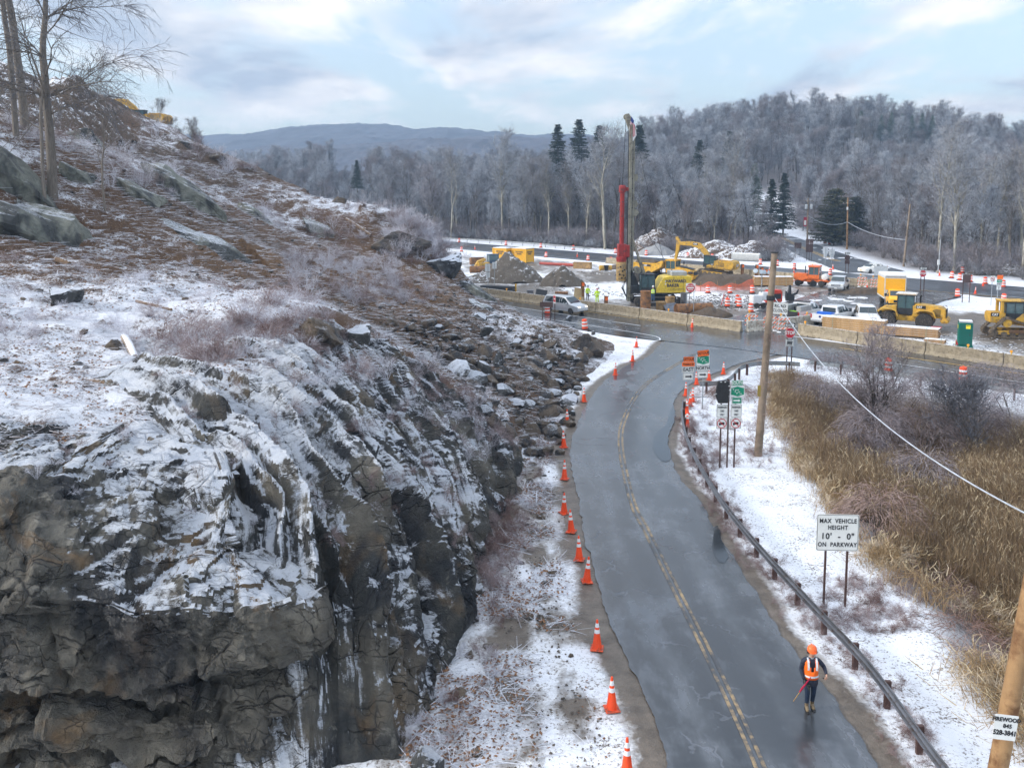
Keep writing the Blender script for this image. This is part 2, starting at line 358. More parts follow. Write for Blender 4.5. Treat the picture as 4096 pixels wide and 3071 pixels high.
def hill_h(X, Y):
    P = np.column_stack([np.ravel(X), np.ravel(Y)]).astype(float); r = np.zeros(len(P))
    for i in range(0, len(P), 20000):
        q = P[i:i + 20000]; r[i:i + 20000] = _tk(((q[:, None] - _C[None, :, :2]) ** 2).sum(2)) @ _W[:_n] + _W[_n] + q @ _W[_n + 1:]
    d = sdist(P, TOE); ins = inpoly(P, HILLPOLY)
    return np.where(ins, np.maximum(r, .15 + .1 * np.minimum(d, 3)) * sstep(0, 1.6, d), -.3 * np.minimum(d, 1.5))
def hill_rough(P, h):
    p = np.column_stack([P, np.zeros(len(P))]); k = sstep(.0, 1.2, h)
    rub = np.exp(-(((P[:, 0] + 1.) / 9) ** 2 + ((P[:, 1] - 64) / 17) ** 2))           # the rubble fan
    f1, e1 = facet(p * .33, 3); f2, e2 = facet(p * .9, 9); up = sstep(45, 60, P[:, 1]) * sstep(-4, -12, P[:, 0])
    return k * (.35 * fbm(p * .25, 4, 1) + .10 * fbm(p * 1.3, 4, 5, .6) + up * (.75 * f1 * sstep(-.1, .5, vn(p * .12, 44)) + .16 * f2) + rub * (.35 * fbm(p * .5, 3, 20) + .18 * f2))

# ------------------------------------------------------------------ ground heights
MARSH = [(12.6, 12), (12.21, 20.0), (12.19, 21.89), (12.16, 24.4), (12.71, 27.51), (12.61, 30.29), (13.0, 35.1), (13.53, 42.36), (14.87, 52.1), (19.47, 67.39), (24.0, 60.5), (33, 53), (60, 22), (60, 5)]
HILLS = [(140, 440, 34, 95), (245, 400, 13, 95), (60, 420, 8, 80), (-92, 330, 13, 62), (-165, 390, 22, 100)]
def ground_h(X, Y):
    P = np.column_stack([np.ravel(X), np.ravel(Y)]).astype(float); p3 = np.column_stack([P, np.zeros(len(P))])
    u, v = P @ np.array([T.x, T.y]), P @ np.array([NV.x, NV.y])
    z = np.zeros(len(P))
    w = sstep(146, 225, v) * sstep(-20, 60, P[:, 1] - 160)
    far = 0
    for x, y, hh, r in HILLS: far = far + hh * np.exp(-((P[:, 0] - x) ** 2 + (P[:, 1] - y) ** 2) / (r * r))
    cd = sdist(P, [tuple(q) for q in resample(FAR_L, 10)]); w = w * (sstep(10, 70, cd) * sstep(330, 230, P[:, 1]) + sstep(230, 330, P[:, 1]))
    z += w * far
    ins = inpoly(P, MARSH); d = sdist(P, MARSH + MARSH[:1]); z -= np.where(ins, 1.5 * sstep(0, 5.0, d), 0)
    site = np.where((v > 73) & (v < 119), 1., 0.) * sstep(73, 76, v) * sstep(120, 117, v)
    z += site * (.10 * fbm(p3 * .35, 3, 2) - .03) + sstep(140, 146, v) * .12 * fbm(p3 * .4, 3, 8)
    near = sstep(62, 58, v) * (1 - ins)
    dl = np.minimum(sdist(P, [tuple(q) for q in ROAD_L]), sdist(P, [tuple(q) for q in ROAD_R]))
    z += near * sstep(.5, 2.5, dl) * (.07 * fbm(p3 * .8, 3, 4) - .05)
    return z - .012
def HZ(x, y):
    h = float(hill_h([x], [y])[0]); g = float(ground_h([x], [y])[0]); return max(h, g)
def GT(x, y, lo=14., hi=420.):         # photograph position -> first point of the terrain along that line of sight
    d = ray(x, y); Y = np.concatenate([np.arange(lo, 130, .25), np.arange(130, hi, 1.)]); t = Y / d[1]; X = d[0] * t; Z = CAM_H + d[2] * t
    h = np.maximum(hill_h(X, Y), ground_h(X, Y)); i = np.argmax(Z < h)
    return Vector((X[i], Y[i], h[i]))

# ------------------------------------------------------------------ ground material: snow over mud, churned where machines drive
def ground_mat():
    m, nt, b, L = tree_nodes('snowy_ground'); p = node(nt, 'ShaderNodeNewGeometry').outputs['Position']
    at = lambda n: node(nt, 'ShaderNodeAttribute', attribute_name=n).outputs['Fac']
    mud, lit, for_ = at('mud'), at('litter'), at('forest')
    nb = noise(nt, .5, 6, .65, p, stretch=(1, .45, 1), rot=(0, 0, R(48))); nf = noise(nt, 6., 6, .7, p); nm = noise(nt, 1.6, 5, .65, p)
    f = math_(nt, 'ADD', math_(nt, 'MULTIPLY', nb, .55), math_(nt, 'ADD', math_(nt, 'MULTIPLY', nf, .25), math_(nt, 'MULTIPLY', nm, .2)))
    f = math_(nt, 'ADD', f, math_(nt, 'MULTIPLY', math_(nt, 'SUBTRACT', mud, .42), .50))
    mask = ramp(nt, f, (.44, 0.), (.50, .45), (.60, 1.))
    mudc = ramp(nt, nm, (.3, (.075, .058, .042)), (.7, (.20, .165, .13)))
    dirty = mix(nt, ramp(nt, noise(nt, .9, 4, .6, p), (.35, 0.), (.65, 1.)), SNOW, (.60, .56, .50))
    c = mix(nt, mask, mix(nt, math_(nt, 'MULTIPLY', mud, 1.0), SNOW, dirty), mudc)
    # grass, twigs and leaves poking through the snow
    l1 = ramp(nt, math_(nt, 'ADD', math_(nt, 'MULTIPLY', noise(nt, 11., 5, .75, p), .75), math_(nt, 'MULTIPLY', noise(nt, .9, 3, .6, p), .25)), (.53, 0.), (.60, 1.))
    c = mix(nt, math_(nt, 'MULTIPLY', l1, lit), c, mix(nt, noise(nt, 3., 3, .5, p), (.05, .045, .035), (.20, .14, .09)))
    c = mix(nt, for_, c, mix(nt, ramp(nt, nf, (.4, 0.), (.6, 1.)), (.085, .06, .05), (.30, .28, .28)))
    L(c, b.inputs['Base Color']); L(ramp(nt, mask, (0., .7), (1., .42)), b.inputs['Roughness'])
    L(bump(nt, math_(nt, 'ADD', nf, nm), .09, .6), b.inputs['Normal']); return m
def dens(segs):
    out = []
    for a, b, s in segs: out += list(np.arange(a, b, s))
    return np.array(out + [segs[-1][1]])
xs = dens([(-1500, -150, 60), (-150, -30, 6), (-30, 0, 1.), (0, 36, .35), (36, 80, .8), (80, 300, 6), (300, 2500, 60)])
ys = dens([(-40, 14, 3), (14, 62, .35), (62, 140, .7), (140, 250, 2.), (250, 700, 10), (700, 1340, 40)])
XX, YY = np.meshgrid(xs, ys, indexing='ij'); PG = np.column_stack([XX.ravel(), YY.ravel()]); zg = ground_h(XX, YY)
ug, vg = PG @ np.array([T.x, T.y]), PG @ np.array([NV.x, NV.y])
# keep the sheet under the roads
zg = np.where((vg > 60) & (vg < 72), np.minimum(zg, -.012), zg)
dL = sdist(PG, [tuple(q) for q in ROAD_L]); dR = sdist(PG, [tuple(q) for q in ROAD_R])
edge = np.minimum(dL, dR); mudv = np.zeros(len(PG))
mudv += .95 * np.exp(-(edge / .75) ** 2) * (vg < 64)
mudv += .62 * sstep(72, 75, vg) * sstep(121, 113, vg) * (.55 + .8 * vn(np.column_stack([PG * .06, np.zeros(len(PG))]), 3))
ctr = G(3400, 1330); mudv += .8 * np.exp(-(((PG[:, 0] - 36) / 16) ** 2 + ((PG[:, 1] - 92) / 12) ** 2))
mudv += (.62 * np.exp(-((dL - 1.9) / .4) ** 2) + .5 * np.exp(-((dL - 3.2) / .55) ** 2)) * (PG[:, 1] < 60) * (PG[:, 0] < 6) * np.clip(.55 + .9 * vn(np.column_stack([PG * 1.1, PG[:, :1] * 0]), 51) + .5 * vn(np.column_stack([PG * 2.6, PG[:, :1] * 0]), 52), 0, 1.4)
mudv += .34 * ((PG[:, 1] < 62) & (PG[:, 0] < 4)) * np.clip(.8 + vn(np.column_stack([PG * .5, PG[:, :1] * 0]), 57), 0, 1.5); litv = np.where(vg < 64, 1., .35) * np.where(edge < .8, .2, 1.); litv = np.where((vg > 60) & (vg < 140), .25, litv)
forv = sstep(143, 150, vg); forv = np.maximum(forv, inpoly(PG, MARSH) * sstep(.3, 2., sdist(PG, MARSH + MARSH[:1])))
farp = resample(FAR_L, 12); forv = forv * sstep(9, 16, sdist(PG, [tuple(q) for q in farp]))
M_GROUND = ground_mat()
gme = mesh_np('ground', np.column_stack([PG, zg]), gridf(len(xs), len(ys)), True, {'mud': np.clip(mudv, 0, 1), 'litter': litv, 'forest': forv})
tag(obj('ground', gme, M_GROUND), kind='structure')

# roads
strip('road', ROAD_L, ROAD_R, 460, .026, M_ROAD, 9, cz=.012, rag=.06)
A = [UV(-230, 61.0)[:2], UV(-52, 61.0)[:2], UV(-40, 63.6)[:2], UV(70, 63.6)[:2]]; B = [UV(-230, 72.3)[:2], UV(70, 72.3)[:2]]
strip('parkway', A, B, 60, .060, M_PKWY, 4)
A = [UV(-300, nbv(-300, -1.6))[:2], UV(90, nbv(90, -1.6))[:2]]; B = [UV(-300, nbv(-300, 13.0))[:2], UV(90, nbv(90, 13.5))[:2]]
strip('far_carriageway', A, B, 60, .03, M_NB, 4)
strip('crossing_road', [UV(-51, 72)[:2], UV(-60, 118)[:2]], [UV(-40, 73)[:2], UV(-44, 118)[:2]], 30, .024, asphalt('slushy_asphalt', (.17, .165, .165), (.16, .40), 5, R(20)), 4)
fl, fr = resample(FAR_L, 40), resample(FAR_R, 40); fz = np.array([max(0, z) for z in ground_h(fl[:, 0], fl[:, 1])]) + .05
V = np.concatenate([np.column_stack([fl, fz]), np.column_stack([fr, fz])]); V = V.reshape(2, 40, 3).transpose(1, 0, 2).reshape(-1, 3)
tag(obj('side_road', mesh_np('side_road', V, gridf(40, 2)[:, ::-1]), M_NB), kind='structure')

def line(name, A, w, z, m, n=60, dash=None):
    pl = resample(A, n); d = np.gradient(pl, axis=0); d /= np.linalg.norm(d, axis=1)[:, None]; nn = np.stack([-d[:, 1], d[:, 0]], 1) * w / 2
    V = np.concatenate([np.column_stack([pl - nn, np.full(n, z)]), np.column_stack([pl + nn, np.full(n, z)])]).reshape(2, n, 3).transpose(1, 0, 2).reshape(-1, 3)
    return tag(obj(name, mesh_np(name, V, gridf(n, 2)[:, ::-1]), m), kind='structure')
def offs(pl, o):
    pl = np.array([tuple(q)[:2] for q in pl]); d = np.gradient(pl, axis=0); d /= np.linalg.norm(d, axis=1)[:, None]; return [tuple(q) for q in pl + np.stack([d[:, 1], -d[:, 0]], 1) * o]
for o in (-.10, .10): line('centre_line', offs(CENTER, o), .10, .048, P_YEL, 160)
line('lane_line', [UV(-230, 66.9)[:2], UV(-55, 66.9)[:2]], .14, .085, P_WHT)
line('edge_line', [UV(-230, 63.3)[:2], UV(-53, 63.3)[:2]], .14, .085, P_WHT)
line('edge_line', smooth_line([UV(-53, 63.3)[:2], UV(-50, 63.0)[:2], UV(-48.6, 61.8)[:2], UV(-48.8, 60.6)[:2]], .5), .13, .085, P_WHT)
line('edge_line', [UV(-30, 66.8)[:2], UV(60, 66.5)[:2]], .14, .085, P_WHT)
line('median_line', [UV(-36, 69.9)[:2], UV(60, 69.5)[:2]], .14, .085, P_YW)
line('median_line', [UV(-230, 70.3)[:2], UV(-52, 70.3)[:2]], .12, .085, P_YW)
line('edge_line', [UV(-300, nbv(-300, 0))[:2], UV(-60, nbv(-60, 0))[:2]], .18, .04, P_WHT)
line('edge_line', [UV(-46, nbv(-46, 0.5))[:2], UV(60, nbv(60, 0.5))[:2]], .18, .04, P_WHT)
line('lane_line', [UV(-300, nbv(-300, 5.5))[:2], UV(-76, nbv(-76, 5.5))[:2]], .10, .04, P_YW)
line('median_line', [UV(-50, nbv(-50, -1.0))[:2], UV(60, nbv(60, -1.0))[:2]], .16, .04, P_YW)
fm = (fl + fr) / 2; V2 = []
for o in (-.35, .35):
    d = np.gradient(fm, axis=0); d /= np.linalg.norm(d, axis=1)[:, None]; q = fm + np.stack([d[:, 1], -d[:, 0]], 1) * (o + .5)
    nn = np.stack([-d[:, 1], d[:, 0]], 1) * .11
    V = np.concatenate([np.column_stack([q - nn, fz + .02]), np.column_stack([q + nn, fz + .02])]).reshape(2, 40, 3).transpose(1, 0, 2).reshape(-1, 3)[:-8]
    tag(obj('centre_line', mesh_np('centre_line', V, gridf(36, 2)[:, ::-1]), P_YW), kind='structure')
# puddle lying along the outside of the bend
m, nt, b, L = tree_nodes('puddle_water'); b.inputs['Base Color'].default_value = (.03, .035, .04, 1); b.inputs['Roughness'].default_value = .10; M_PUD = m
pu = smooth_line(GL([(2690, 1625), (2662, 1700), (2622, 1740), (2612, 1790), (2630, 1830), (2668, 1850), (2682, 1820), (2672, 1760), (2697, 1690), (2700, 1640), (2690, 1625)]), .4)
pv = [(q[0] + random.uniform(-.05, .05), q[1] + random.uniform(-.1, .1), .043) for q in pu[:-1]]
pv = pv if sum(a[0] * b[1] - b[0] * a[1] for a, b in zip(pv, pv[1:] + pv[:1])) > 0 else pv[::-1]; me = bpy.data.meshes.new('puddle'); me.from_pydata(pv, [], [tuple(range(len(pv)))]); tag(obj('puddle', me, M_PUD), kind='structure')
pu = smooth_line(GL([(2855, 2110), (2850, 2190), (2880, 2250), (2915, 2240), (2890, 2170), (2872, 2105), (2855, 2110)]), .3)
pv = [(q[0] + random.uniform(-.04, .04), q[1] + random.uniform(-.06, .06), .043) for q in pu[:-1]]
pv = pv if sum(a[0] * b[1] - b[0] * a[1] for a, b in zip(pv, pv[1:] + pv[:1])) > 0 else pv[::-1]; me = bpy.data.meshes.new('puddle'); me.from_pydata(pv, [], [tuple(range(len(pv)))]); tag(obj('puddle', me, M_PUD), kind='structure')

# hillside mesh
def hill_mat():
    m, nt, b, L = tree_nodes('hillside_soil'); g = node(nt, 'ShaderNodeNewGeometry'); p = g.outputs['Position']
    at = lambda n: node(nt, 'ShaderNodeAttribute', attribute_name=n).outputs['Fac']
    s = node(nt, 'ShaderNodeSeparateXYZ'); L(g.outputs['Normal'], s.inputs[0])
    n1 = noise(nt, 1.1, 6, .65, p); n2 = noise(nt, 7., 6, .72, p); n3 = noise(nt, .25, 4, .6, p); n4 = noise(nt, 22., 4, .7, p)
    leaf = ramp(nt, n4, (.3, (.03, .018, .011)), (.5, (.105, .056, .028)), (.7, (.21, .115, .055)))
    soil = ramp(nt, n2, (.3, (.022, .014, .009)), (.55, (.09, .052, .028)), (.75, (.21, .115, .05)))
    rock = ramp(nt, n1, (.3, (.10, .105, .09)), (.6, (.20, .205, .18)), (.8, (.28, .27, .23)))
    c = mix(nt, at('soil'), leaf, soil); c = mix(nt, ramp(nt, s.outputs[2], (.50, 1.), (.66, 0.)), c, mix(nt, at('soil'), rock, soil))
    c = mix(nt, math_(nt, 'MULTIPLY', at('cut'), ramp(nt, n1, (.36, .2), (.52, 1.))), c, ramp(nt, n2, (.3, (.075, .038, .016)), (.7, (.30, .165, .07))))
    sn = math_(nt, 'ADD', math_(nt, 'MULTIPLY', n2, .38), math_(nt, 'ADD', math_(nt, 'MULTIPLY', n4, .22), math_(nt, 'MULTIPLY', n1, .40)))
    sn = math_(nt, 'ADD', sn, math_(nt, 'MULTIPLY', math_(nt, 'SUBTRACT', s.outputs[2], .86), .55)); sn = math_(nt, 'ADD', sn, math_(nt, 'MULTIPLY', math_(nt, 'SUBTRACT', at('snow'), .5), .34))
    c = mix(nt, ramp(nt, sn, (.49, 0.), (.57, 1.)), c, (.78, .80, .85))
    L(c, b.inputs['Base Color']); b.inputs['Roughness'].default_value = .8
    L(bump(nt, math_(nt, 'ADD', n2, n4), .12, .7), b.inputs['Normal']); return m
M_HILL = hill_mat()
xs = dens([(-130, -60, 2.5), (-60, -30, .6), (-30, 12, .22)]); ys = dens([(3, 14, 1.), (14, 62, .22), (62, 100, .4), (100, 200, 1.5)])
XX, YY = np.meshgrid(xs, ys, indexing='ij'); PH = np.column_stack([XX.ravel(), YY.ravel()]); zh0 = hill_h(XX, YY)
zh = zh0 + hill_rough(PH, zh0)
# sink it a little where the bare rock stands proud of it
cl = sstep(17.5, 19.5, PH[:, 1]) * sstep(43, 41, PH[:, 1]) * sstep(-9.5, -7.5, PH[:, 0]); zh = zh - cl * .9
oc = sstep(26, 24.5, PH[:, 1]) * (PH[:, 0] > -30); zh = zh - oc * 1.2; zh = np.where(PH[:, 1] < 21.2, np.minimum(zh, -.3), zh)
p3 = np.column_stack([PH, np.zeros(len(PH))])
soil = np.clip(sstep(-13, -8, PH[:, 0]) * sstep(44, 50, PH[:, 1]) + sstep(.05, .4, vn(p3 * .09, 31) - .25 * sstep(50, 40, PH[:, 1])) * sstep(44, 52, PH[:, 1]), 0, 1)
snw = .42 + .16 * sstep(60, 32, PH[:, 1]) + .25 * vn(p3 * .13, 6) - .10 * soil - .03 * sstep(46, 52, PH[:, 1]) - .34 * np.exp(-((PH[:, 0] + 13) / 9) ** 2 - ((PH[:, 1] - 70) / 15) ** 2)
F = gridf(len(xs), len(ys)); keep = (zh0[F] > -.25).any(1); hme = mesh_np('hillside', np.column_stack([PH, zh]), F[keep], True, {'cut': np.clip(1.3 * np.exp(-((PH[:, 0] + 12 - (PH[:, 1] - 70) * .35) / 5.5) ** 2 - ((PH[:, 1] - 70) / 16) ** 2), 0, 1), 'soil': soil, 'snow': np.clip(snw, 0, 1)})
HILLSIDE = tag(obj('hillside', hme, M_HILL), kind='structure')
# ------------------------------------------------------------------ bare rock: cliff over the road and the big outcrop in front
def rock_mat(name, c0, c1, c2, snow_t, streak=.5, obj_space=False, gloss=.45, rust=.5, attr=False):
    m, nt, b, L = tree_nodes(name); g = node(nt, 'ShaderNodeNewGeometry')
    p = node(nt, 'ShaderNodeTexCoord').outputs['Object'] if obj_space else g.outputs['Position']
    n1 = noise(nt, .9, 7, .65, p, dist=.8); n2 = noise(nt, 6., 7, .7, p); n3 = noise(nt, .45, 4, .6, p, stretch=(1, 1, .35), dist=1.); n4 = noise(nt, 28, 4, .7, p)
    c = ramp(nt, n1, (.30, c0), (.52, c1), (.72, c2))
    c = mix(nt, ramp(nt, n3, (.54, 0.), (.66, rust)), c, mix(nt, n2, (.10, .055, .02), (.33, .20, .085)))
    c = mix(nt, ramp(nt, noise(nt, 2.2, 6, .7, p, dist=.5), (.58, 0.), (.66, .55)), c, (.34, .32, .27))
    wetn = noise(nt, .7, 3, .6, p, stretch=(1, 1, .25)); c = mix(nt, ramp(nt, wetn, (.47, 0.), (.58, .8)), c, (.014, .017, .024)); c = mix(nt, ramp(nt, noise(nt, .33, 3, .6, p), (.50, 0.), (.68, .5)), c, (.30, .265, .20)) if attr else c
    c = mix(nt, .6, c, ramp(nt, n2, (.2, .25), (.8, .75)), 'OVERLAY')
    wp = node(nt, 'ShaderNodeVectorMath', operation='MULTIPLY_ADD'); wn = node(nt, 'ShaderNodeTexNoise'); wn.inputs['Scale'].default_value = 1.1; wn.inputs['Detail'].default_value = 4; L(p, wn.inputs['Vector']); L(wn.outputs['Color'], wp.inputs[0]); wp.inputs[1].default_value = (.5, .5, .5); L(p, wp.inputs[2]); cr = None
    for sc_, wd in ((.75, .022), (2.3, .03)):
        mp = node(nt, 'ShaderNodeMapping'); mp.inputs['Rotation'].default_value = (0, R(-42), R(20)); mp.inputs['Scale'].default_value = (.5, 1.3, 1.1); L(wp.outputs[0], mp.inputs[0]); vo = node(nt, 'ShaderNodeTexVoronoi'); vo.feature = 'DISTANCE_TO_EDGE'; vo.inputs['Scale'].default_value = sc_; L(mp.outputs[0], vo.inputs['Vector'])
        e = ramp(nt, vo.outputs['Distance'], (.0, 1.), (wd, 0.)); cr = e if cr is None else math_(nt, 'MAXIMUM', cr, math_(nt, 'MULTIPLY', e, .7))
    cr = math_(nt, 'MULTIPLY', cr, ramp(nt, noise(nt, .8, 2, .5, p), (.42, .0), (.56, .9 if attr else .25)))
    c = mix(nt, cr, c, (.008, .008, .009))
    s = node(nt, 'ShaderNodeSeparateXYZ'); L(g.outputs['Normal'], s.inputs[0])
    bn = bump(nt, math_(nt, 'SUBTRACT', math_(nt, 'ADD', n2, math_(nt, 'MULTIPLY', n4, .4)), cr), .20, 1.)
    bs = node(nt, 'ShaderNodeSeparateXYZ'); L(bn, bs.inputs[0])
    st = noise(nt, 1.6, 6, .7, p, stretch=(.35, 1.25, .35), rot=(0, R(-42), 0), dist=.6)
    if attr:
        cv = node(nt, 'ShaderNodeCombineXYZ'); L(node(nt, 'ShaderNodeAttribute', attribute_name='dp').outputs['Fac'], cv.inputs[0]); L(node(nt, 'ShaderNodeAttribute', attribute_name='yy').outputs['Fac'], cv.inputs[1]); st = noise(nt, 1., 7, .68, cv.outputs[0], stretch=(.42, 2.3, 1), dist=.35)
    h = math_(nt, 'ADD', math_(nt, 'MULTIPLY', s.outputs[2], .88), math_(nt, 'MULTIPLY', bs.outputs[2], .12))
    h = math_(nt, 'ADD', h, math_(nt, 'MULTIPLY', math_(nt, 'SUBTRACT', st, .5), 2 * streak)); h = math_(nt, 'ADD', h, math_(nt, 'MULTIPLY', math_(nt, 'SUBTRACT', n2, .5), .45))
    if attr: h = math_(nt, 'ADD', h, math_(nt, 'MULTIPLY', math_(nt, 'SUBTRACT', node(nt, 'ShaderNodeAttribute', attribute_name='snowy').outputs['Fac'], .5), .8))
    sm = ramp(nt, h, (snow_t, 0.), (snow_t + .05, .75), (snow_t + .16, 1.))
    ice = mix(nt, ramp(nt, n1, (.35, 0.), (.65, 1.)), (.60, .65, .74), (.80, .83, .88))
    c = mix(nt, sm, c, ice)
    L(c, b.inputs['Base Color']); L(mix(nt, sm, ramp(nt, wetn, (.45, .75), (.62, gloss * .5)), (.45, .45, .45)), b.inputs['Roughness'])
    L(bn, b.inputs['Normal']); b.inputs['Specular IOR Level'].default_value = .5
    return m
M_CLIFF = rock_mat('icy_cliff_rock', (.020, .023, .026), (.055, .056, .052), (.14, .13, .108), .62, .80, attr=True)
M_OUT = rock_mat('brown_outcrop_rock', (.036, .036, .034), (.115, .108, .09), (.28, .255, .205), .72, .30, rust=.85, attr=True)
M_BOULD = rock_mat('boulder_rock', (.07, .05, .034), (.155, .115, .078), (.26, .205, .145), .92, .12, obj_space=True, rust=.6)
M_LEDGE = rock_mat('lichen_ledge_rock', (.12, .13, .11), (.24, .25, .21), (.36, .36, .30), .84, .12, rust=.3)
M_DARKB = rock_mat('dark_boulder_rock', (.045, .047, .047), (.10, .102, .10), (.17, .17, .16), .66, .12, obj_space=True, rust=.3)

def grid_normals(P):
    du = np.gradient(P, axis=0); dv = np.gradient(P, axis=1); n = np.cross(du, dv); return n / (np.linalg.norm(n, axis=2, keepdims=True) + 1e-9)
# cliff: rows along the road, columns from the ditch up over the crest
NA, NS = 460, 190
Ya = np.linspace(18.6, 44.0, NA); toeX = np.interp(Ya, [p[1] for p in TOE[:9]], [p[0] for p in TOE[:9]])
CR = np.array([tuple(GY(x * 1.8525, y * 1.8525, Y)) for x, y, Y in ((640, 1290, 19.5), (600, 1010, 24), (531, 830, 30), (614, 735, 37), (690, 675, 42), (760, 690, 44.5))])
crX = np.interp(Ya, CR[:, 1], CR[:, 0]); crZ = np.interp(Ya, CR[:, 1], CR[:, 2]) + .15
endf = sstep(44.2, 40.5, Ya) * (.12 + .88 * sstep(18.6, 23.2, Ya))                                          # the spur dies out towards the rubble
S = np.linspace(0, 1.55, NS)
prof_x = np.interp(S, [0, .12, .35, .7, 1, 1.3, 1.55], [0, .06, .22, .60, 1, 1.5, 1.9]); prof_z = np.interp(S, [0, .12, .35, .7, 1, 1.3, 1.55], [-.06, .17, .46, .80, 1., 1.03, .90])
BX = toeX[:, None] + (crX - toeX)[:, None] * prof_x[None] ; BZ = crZ[:, None] * prof_z[None] * (.12 + .88 * endf[:, None])
BY = np.repeat(Ya[:, None], NS, 1) + 1.2 * (S[None] - .5) * 0
P = np.stack([BX, BY, BZ], 2); Nn = -grid_normals(P); Nn = np.where(Nn[..., :1] * 1 + Nn[..., 2:] < 0, -Nn, Nn)
fp = P.reshape(-1, 3)
warp = 1.1 * fbm(np.column_stack([fp[:, 0] * .22, fp[:, 1] * .25, fp[:, 2] * .22]), 3, 60)
dipa = fp[:, 0] * .77 - fp[:, 2] * .64; nrm = fp[:, 0] * .64 + fp[:, 2] * .77
warp *= .6; yy = fp[:, 1] + .95 * dipa + warp                                     # slabs run down the face, leaning with the dip
def saw(x, s):
    i = np.floor(x); f = x - i; r = hsh(i.astype(np.int64), np.zeros(len(x), np.int64), np.zeros(len(x), np.int64), s); w = .66
    return (np.where(f < w, f / w, (1 - f) / (1 - w)) - .5) * (.4 + 1.1 * r)
am = .75 + .5 * vn(np.column_stack([dipa * .3, yy * .3, yy * 0]), 77); d = am * (.80 * saw(yy * .42, 1) + .50 * saw(yy * .95 + 3.3, 2) + .20 * saw(yy * 2.3 + 1.7, 3))
sl3 = np.column_stack([dipa, yy, nrm])
f1, e1 = facet(sl3 * (.20, .62, .45), 11, .8, .55); f2, e2 = facet(sl3 * (.45, 1.5, .9), 13, .6, .5); f3, e3 = facet(fp * 1.6, 17, .5, .3)
d += .42 * f1 + .22 * f2 + .08 * f3 + .05 * fbm(fp * 2.4, 4, 70, .6) - .12 * np.exp(-(e1 / .06) ** 2)
def blur(d, a, b, k):
    d = d.reshape(a, b).copy()
    for _ in range(k):
        q = np.pad(d, 1, mode='edge'); d = (q[:-2, 1:-1] + q[2:, 1:-1] + q[1:-1, :-2] + q[1:-1, 2:] + 2 * q[1:-1, 1:-1]) / 6
    return d.ravel()
d = blur(d, NA, NS, 2) + .10 * facet(sl3 * (1.1, 2.6, 2.), 23, .6, .4)[0] + .05 * facet(fp * 4.2, 29, .6, .4)[0]
fade = (sstep(0, .05, S)[None] * sstep(1.55, 1.1, S)[None] * np.ones((NA, 1))).ravel() * (.35 + .65 * np.repeat(endf, NS)) * (.25 + .75 * np.repeat(sstep(18.6, 21, Ya), NS))
P = fp + Nn.reshape(-1, 3) * (d * fade)[:, None]
P[:, 2] -= np.repeat(.35 * (1 - endf), NS) + np.tile(np.where(S > 1.45, .8, 0), NA)
P[:, 2] -= np.repeat(sstep(20.6, 19.0, Ya) * 1.1, NS)
CLIFF = obj('rock_cliff', mesh_np('rock_cliff', P, gridf(NA, NS)[:, ::-1], True, {'snowy': np.clip(np.tile(.36 + .36 * sstep(.6, 1., S), NA) - np.repeat(.16 * sstep(33, 40, Ya), NS), 0, 1), 'yy': yy, 'dp': dipa}), M_CLIFF)
tag(CLIFF, 'long dark rock cliff streaked with snow and ice rising beside the road ditch', 'cliff')
CLIFF.data.set_sharp_from_angle(angle=R(15))
CLIFF_V = P.reshape(NA, NS, 3)

# outcrop: rows along its foot, columns from the back of its snowy top over the edge and down the face
path = resample(smooth_line([(-21, 19.2), (-16, 19.4), (-12, 19.0), (-9, 19.2), (-7.1, 19.2), (-5.9, 19.5), (-5.25, 20.2), (-4.9, 21.2), (-4.6, 22.5), (-4.2, 24.2)], .4), 420)
dpt = np.gradient(path, axis=0); dpt /= np.linalg.norm(dpt, axis=1)[:, None]; inn = np.stack([-dpt[:, 1], dpt[:, 0]], 1)
k = np.arange(420)
for _ in range(300): inn[1:-1] = (inn[:-2] + inn[1:-1] * 2 + inn[2:]) / 4
inn /= np.linalg.norm(inn, axis=1)[:, None]
xx = path[:, 0]; arc = np.linspace(0, 1, 420)
topz = np.interp(arc, [0, .25, .5, .66, .74, .80, .88, 1], [5.4, 4.9, 4.1, 3.95, 3.85, 3.5, 2.9, 2.6])
topz = topz + .28 * vn(np.column_stack([arc * 11, arc * 0, arc * 0]), 5) + .14 * vn(np.column_stack([arc * 31, arc * 0, arc * 0]), 6); NC = 210; c = np.linspace(0, 1, NC)
# horizontal in-distance (positive = towards the hill) and height as fraction of the edge height
hd = np.interp(c, [0, .22, .42, .50, .535, .60, .70, .765, .80, .86, .90, .945, .965, 1], [7.5, 4.2, 1.2, .12, .0, .10, .22, .10, .95, .80, .10, .15, .75, -.4])
hz = np.interp(c, [0, .22, .42, .50, .535, .60, .70, .765, .80, .86, .90, .945, .965, 1], [0, 0, 0, 0, -.03, -.17, -.36, -.50, -.55, -.66, -.70, -.86, -.90, -1.06])
hd = np.where(c > .77, hd[None] * sstep(.74, .62, arc)[:, None], hd[None]) ; P = np.zeros((420, NC, 3)); P[..., 0] = path[:, 0][:, None] + inn[:, 0][:, None] * hd; P[..., 1] = path[:, 1][:, None] + inn[:, 1][:, None] * hd
rise = np.interp(np.clip(hd, 0, 8), [0, 1.2, 4.2, 7.5], [0, .62, 1.95, 1.9]) * np.interp(arc, [0, .6, .8, 1], [.55, 1., 1.0, .9])[:, None]
rise = rise * (1 + np.interp(arc, [0, .42, .6, 1], [.75, .75, 0, 0])[:, None] * sstep(4.6, 1.0, hd)); P[..., 2] = topz[:, None] * (1 + hz[None]) + np.where(c[None] < .52, rise, 0)
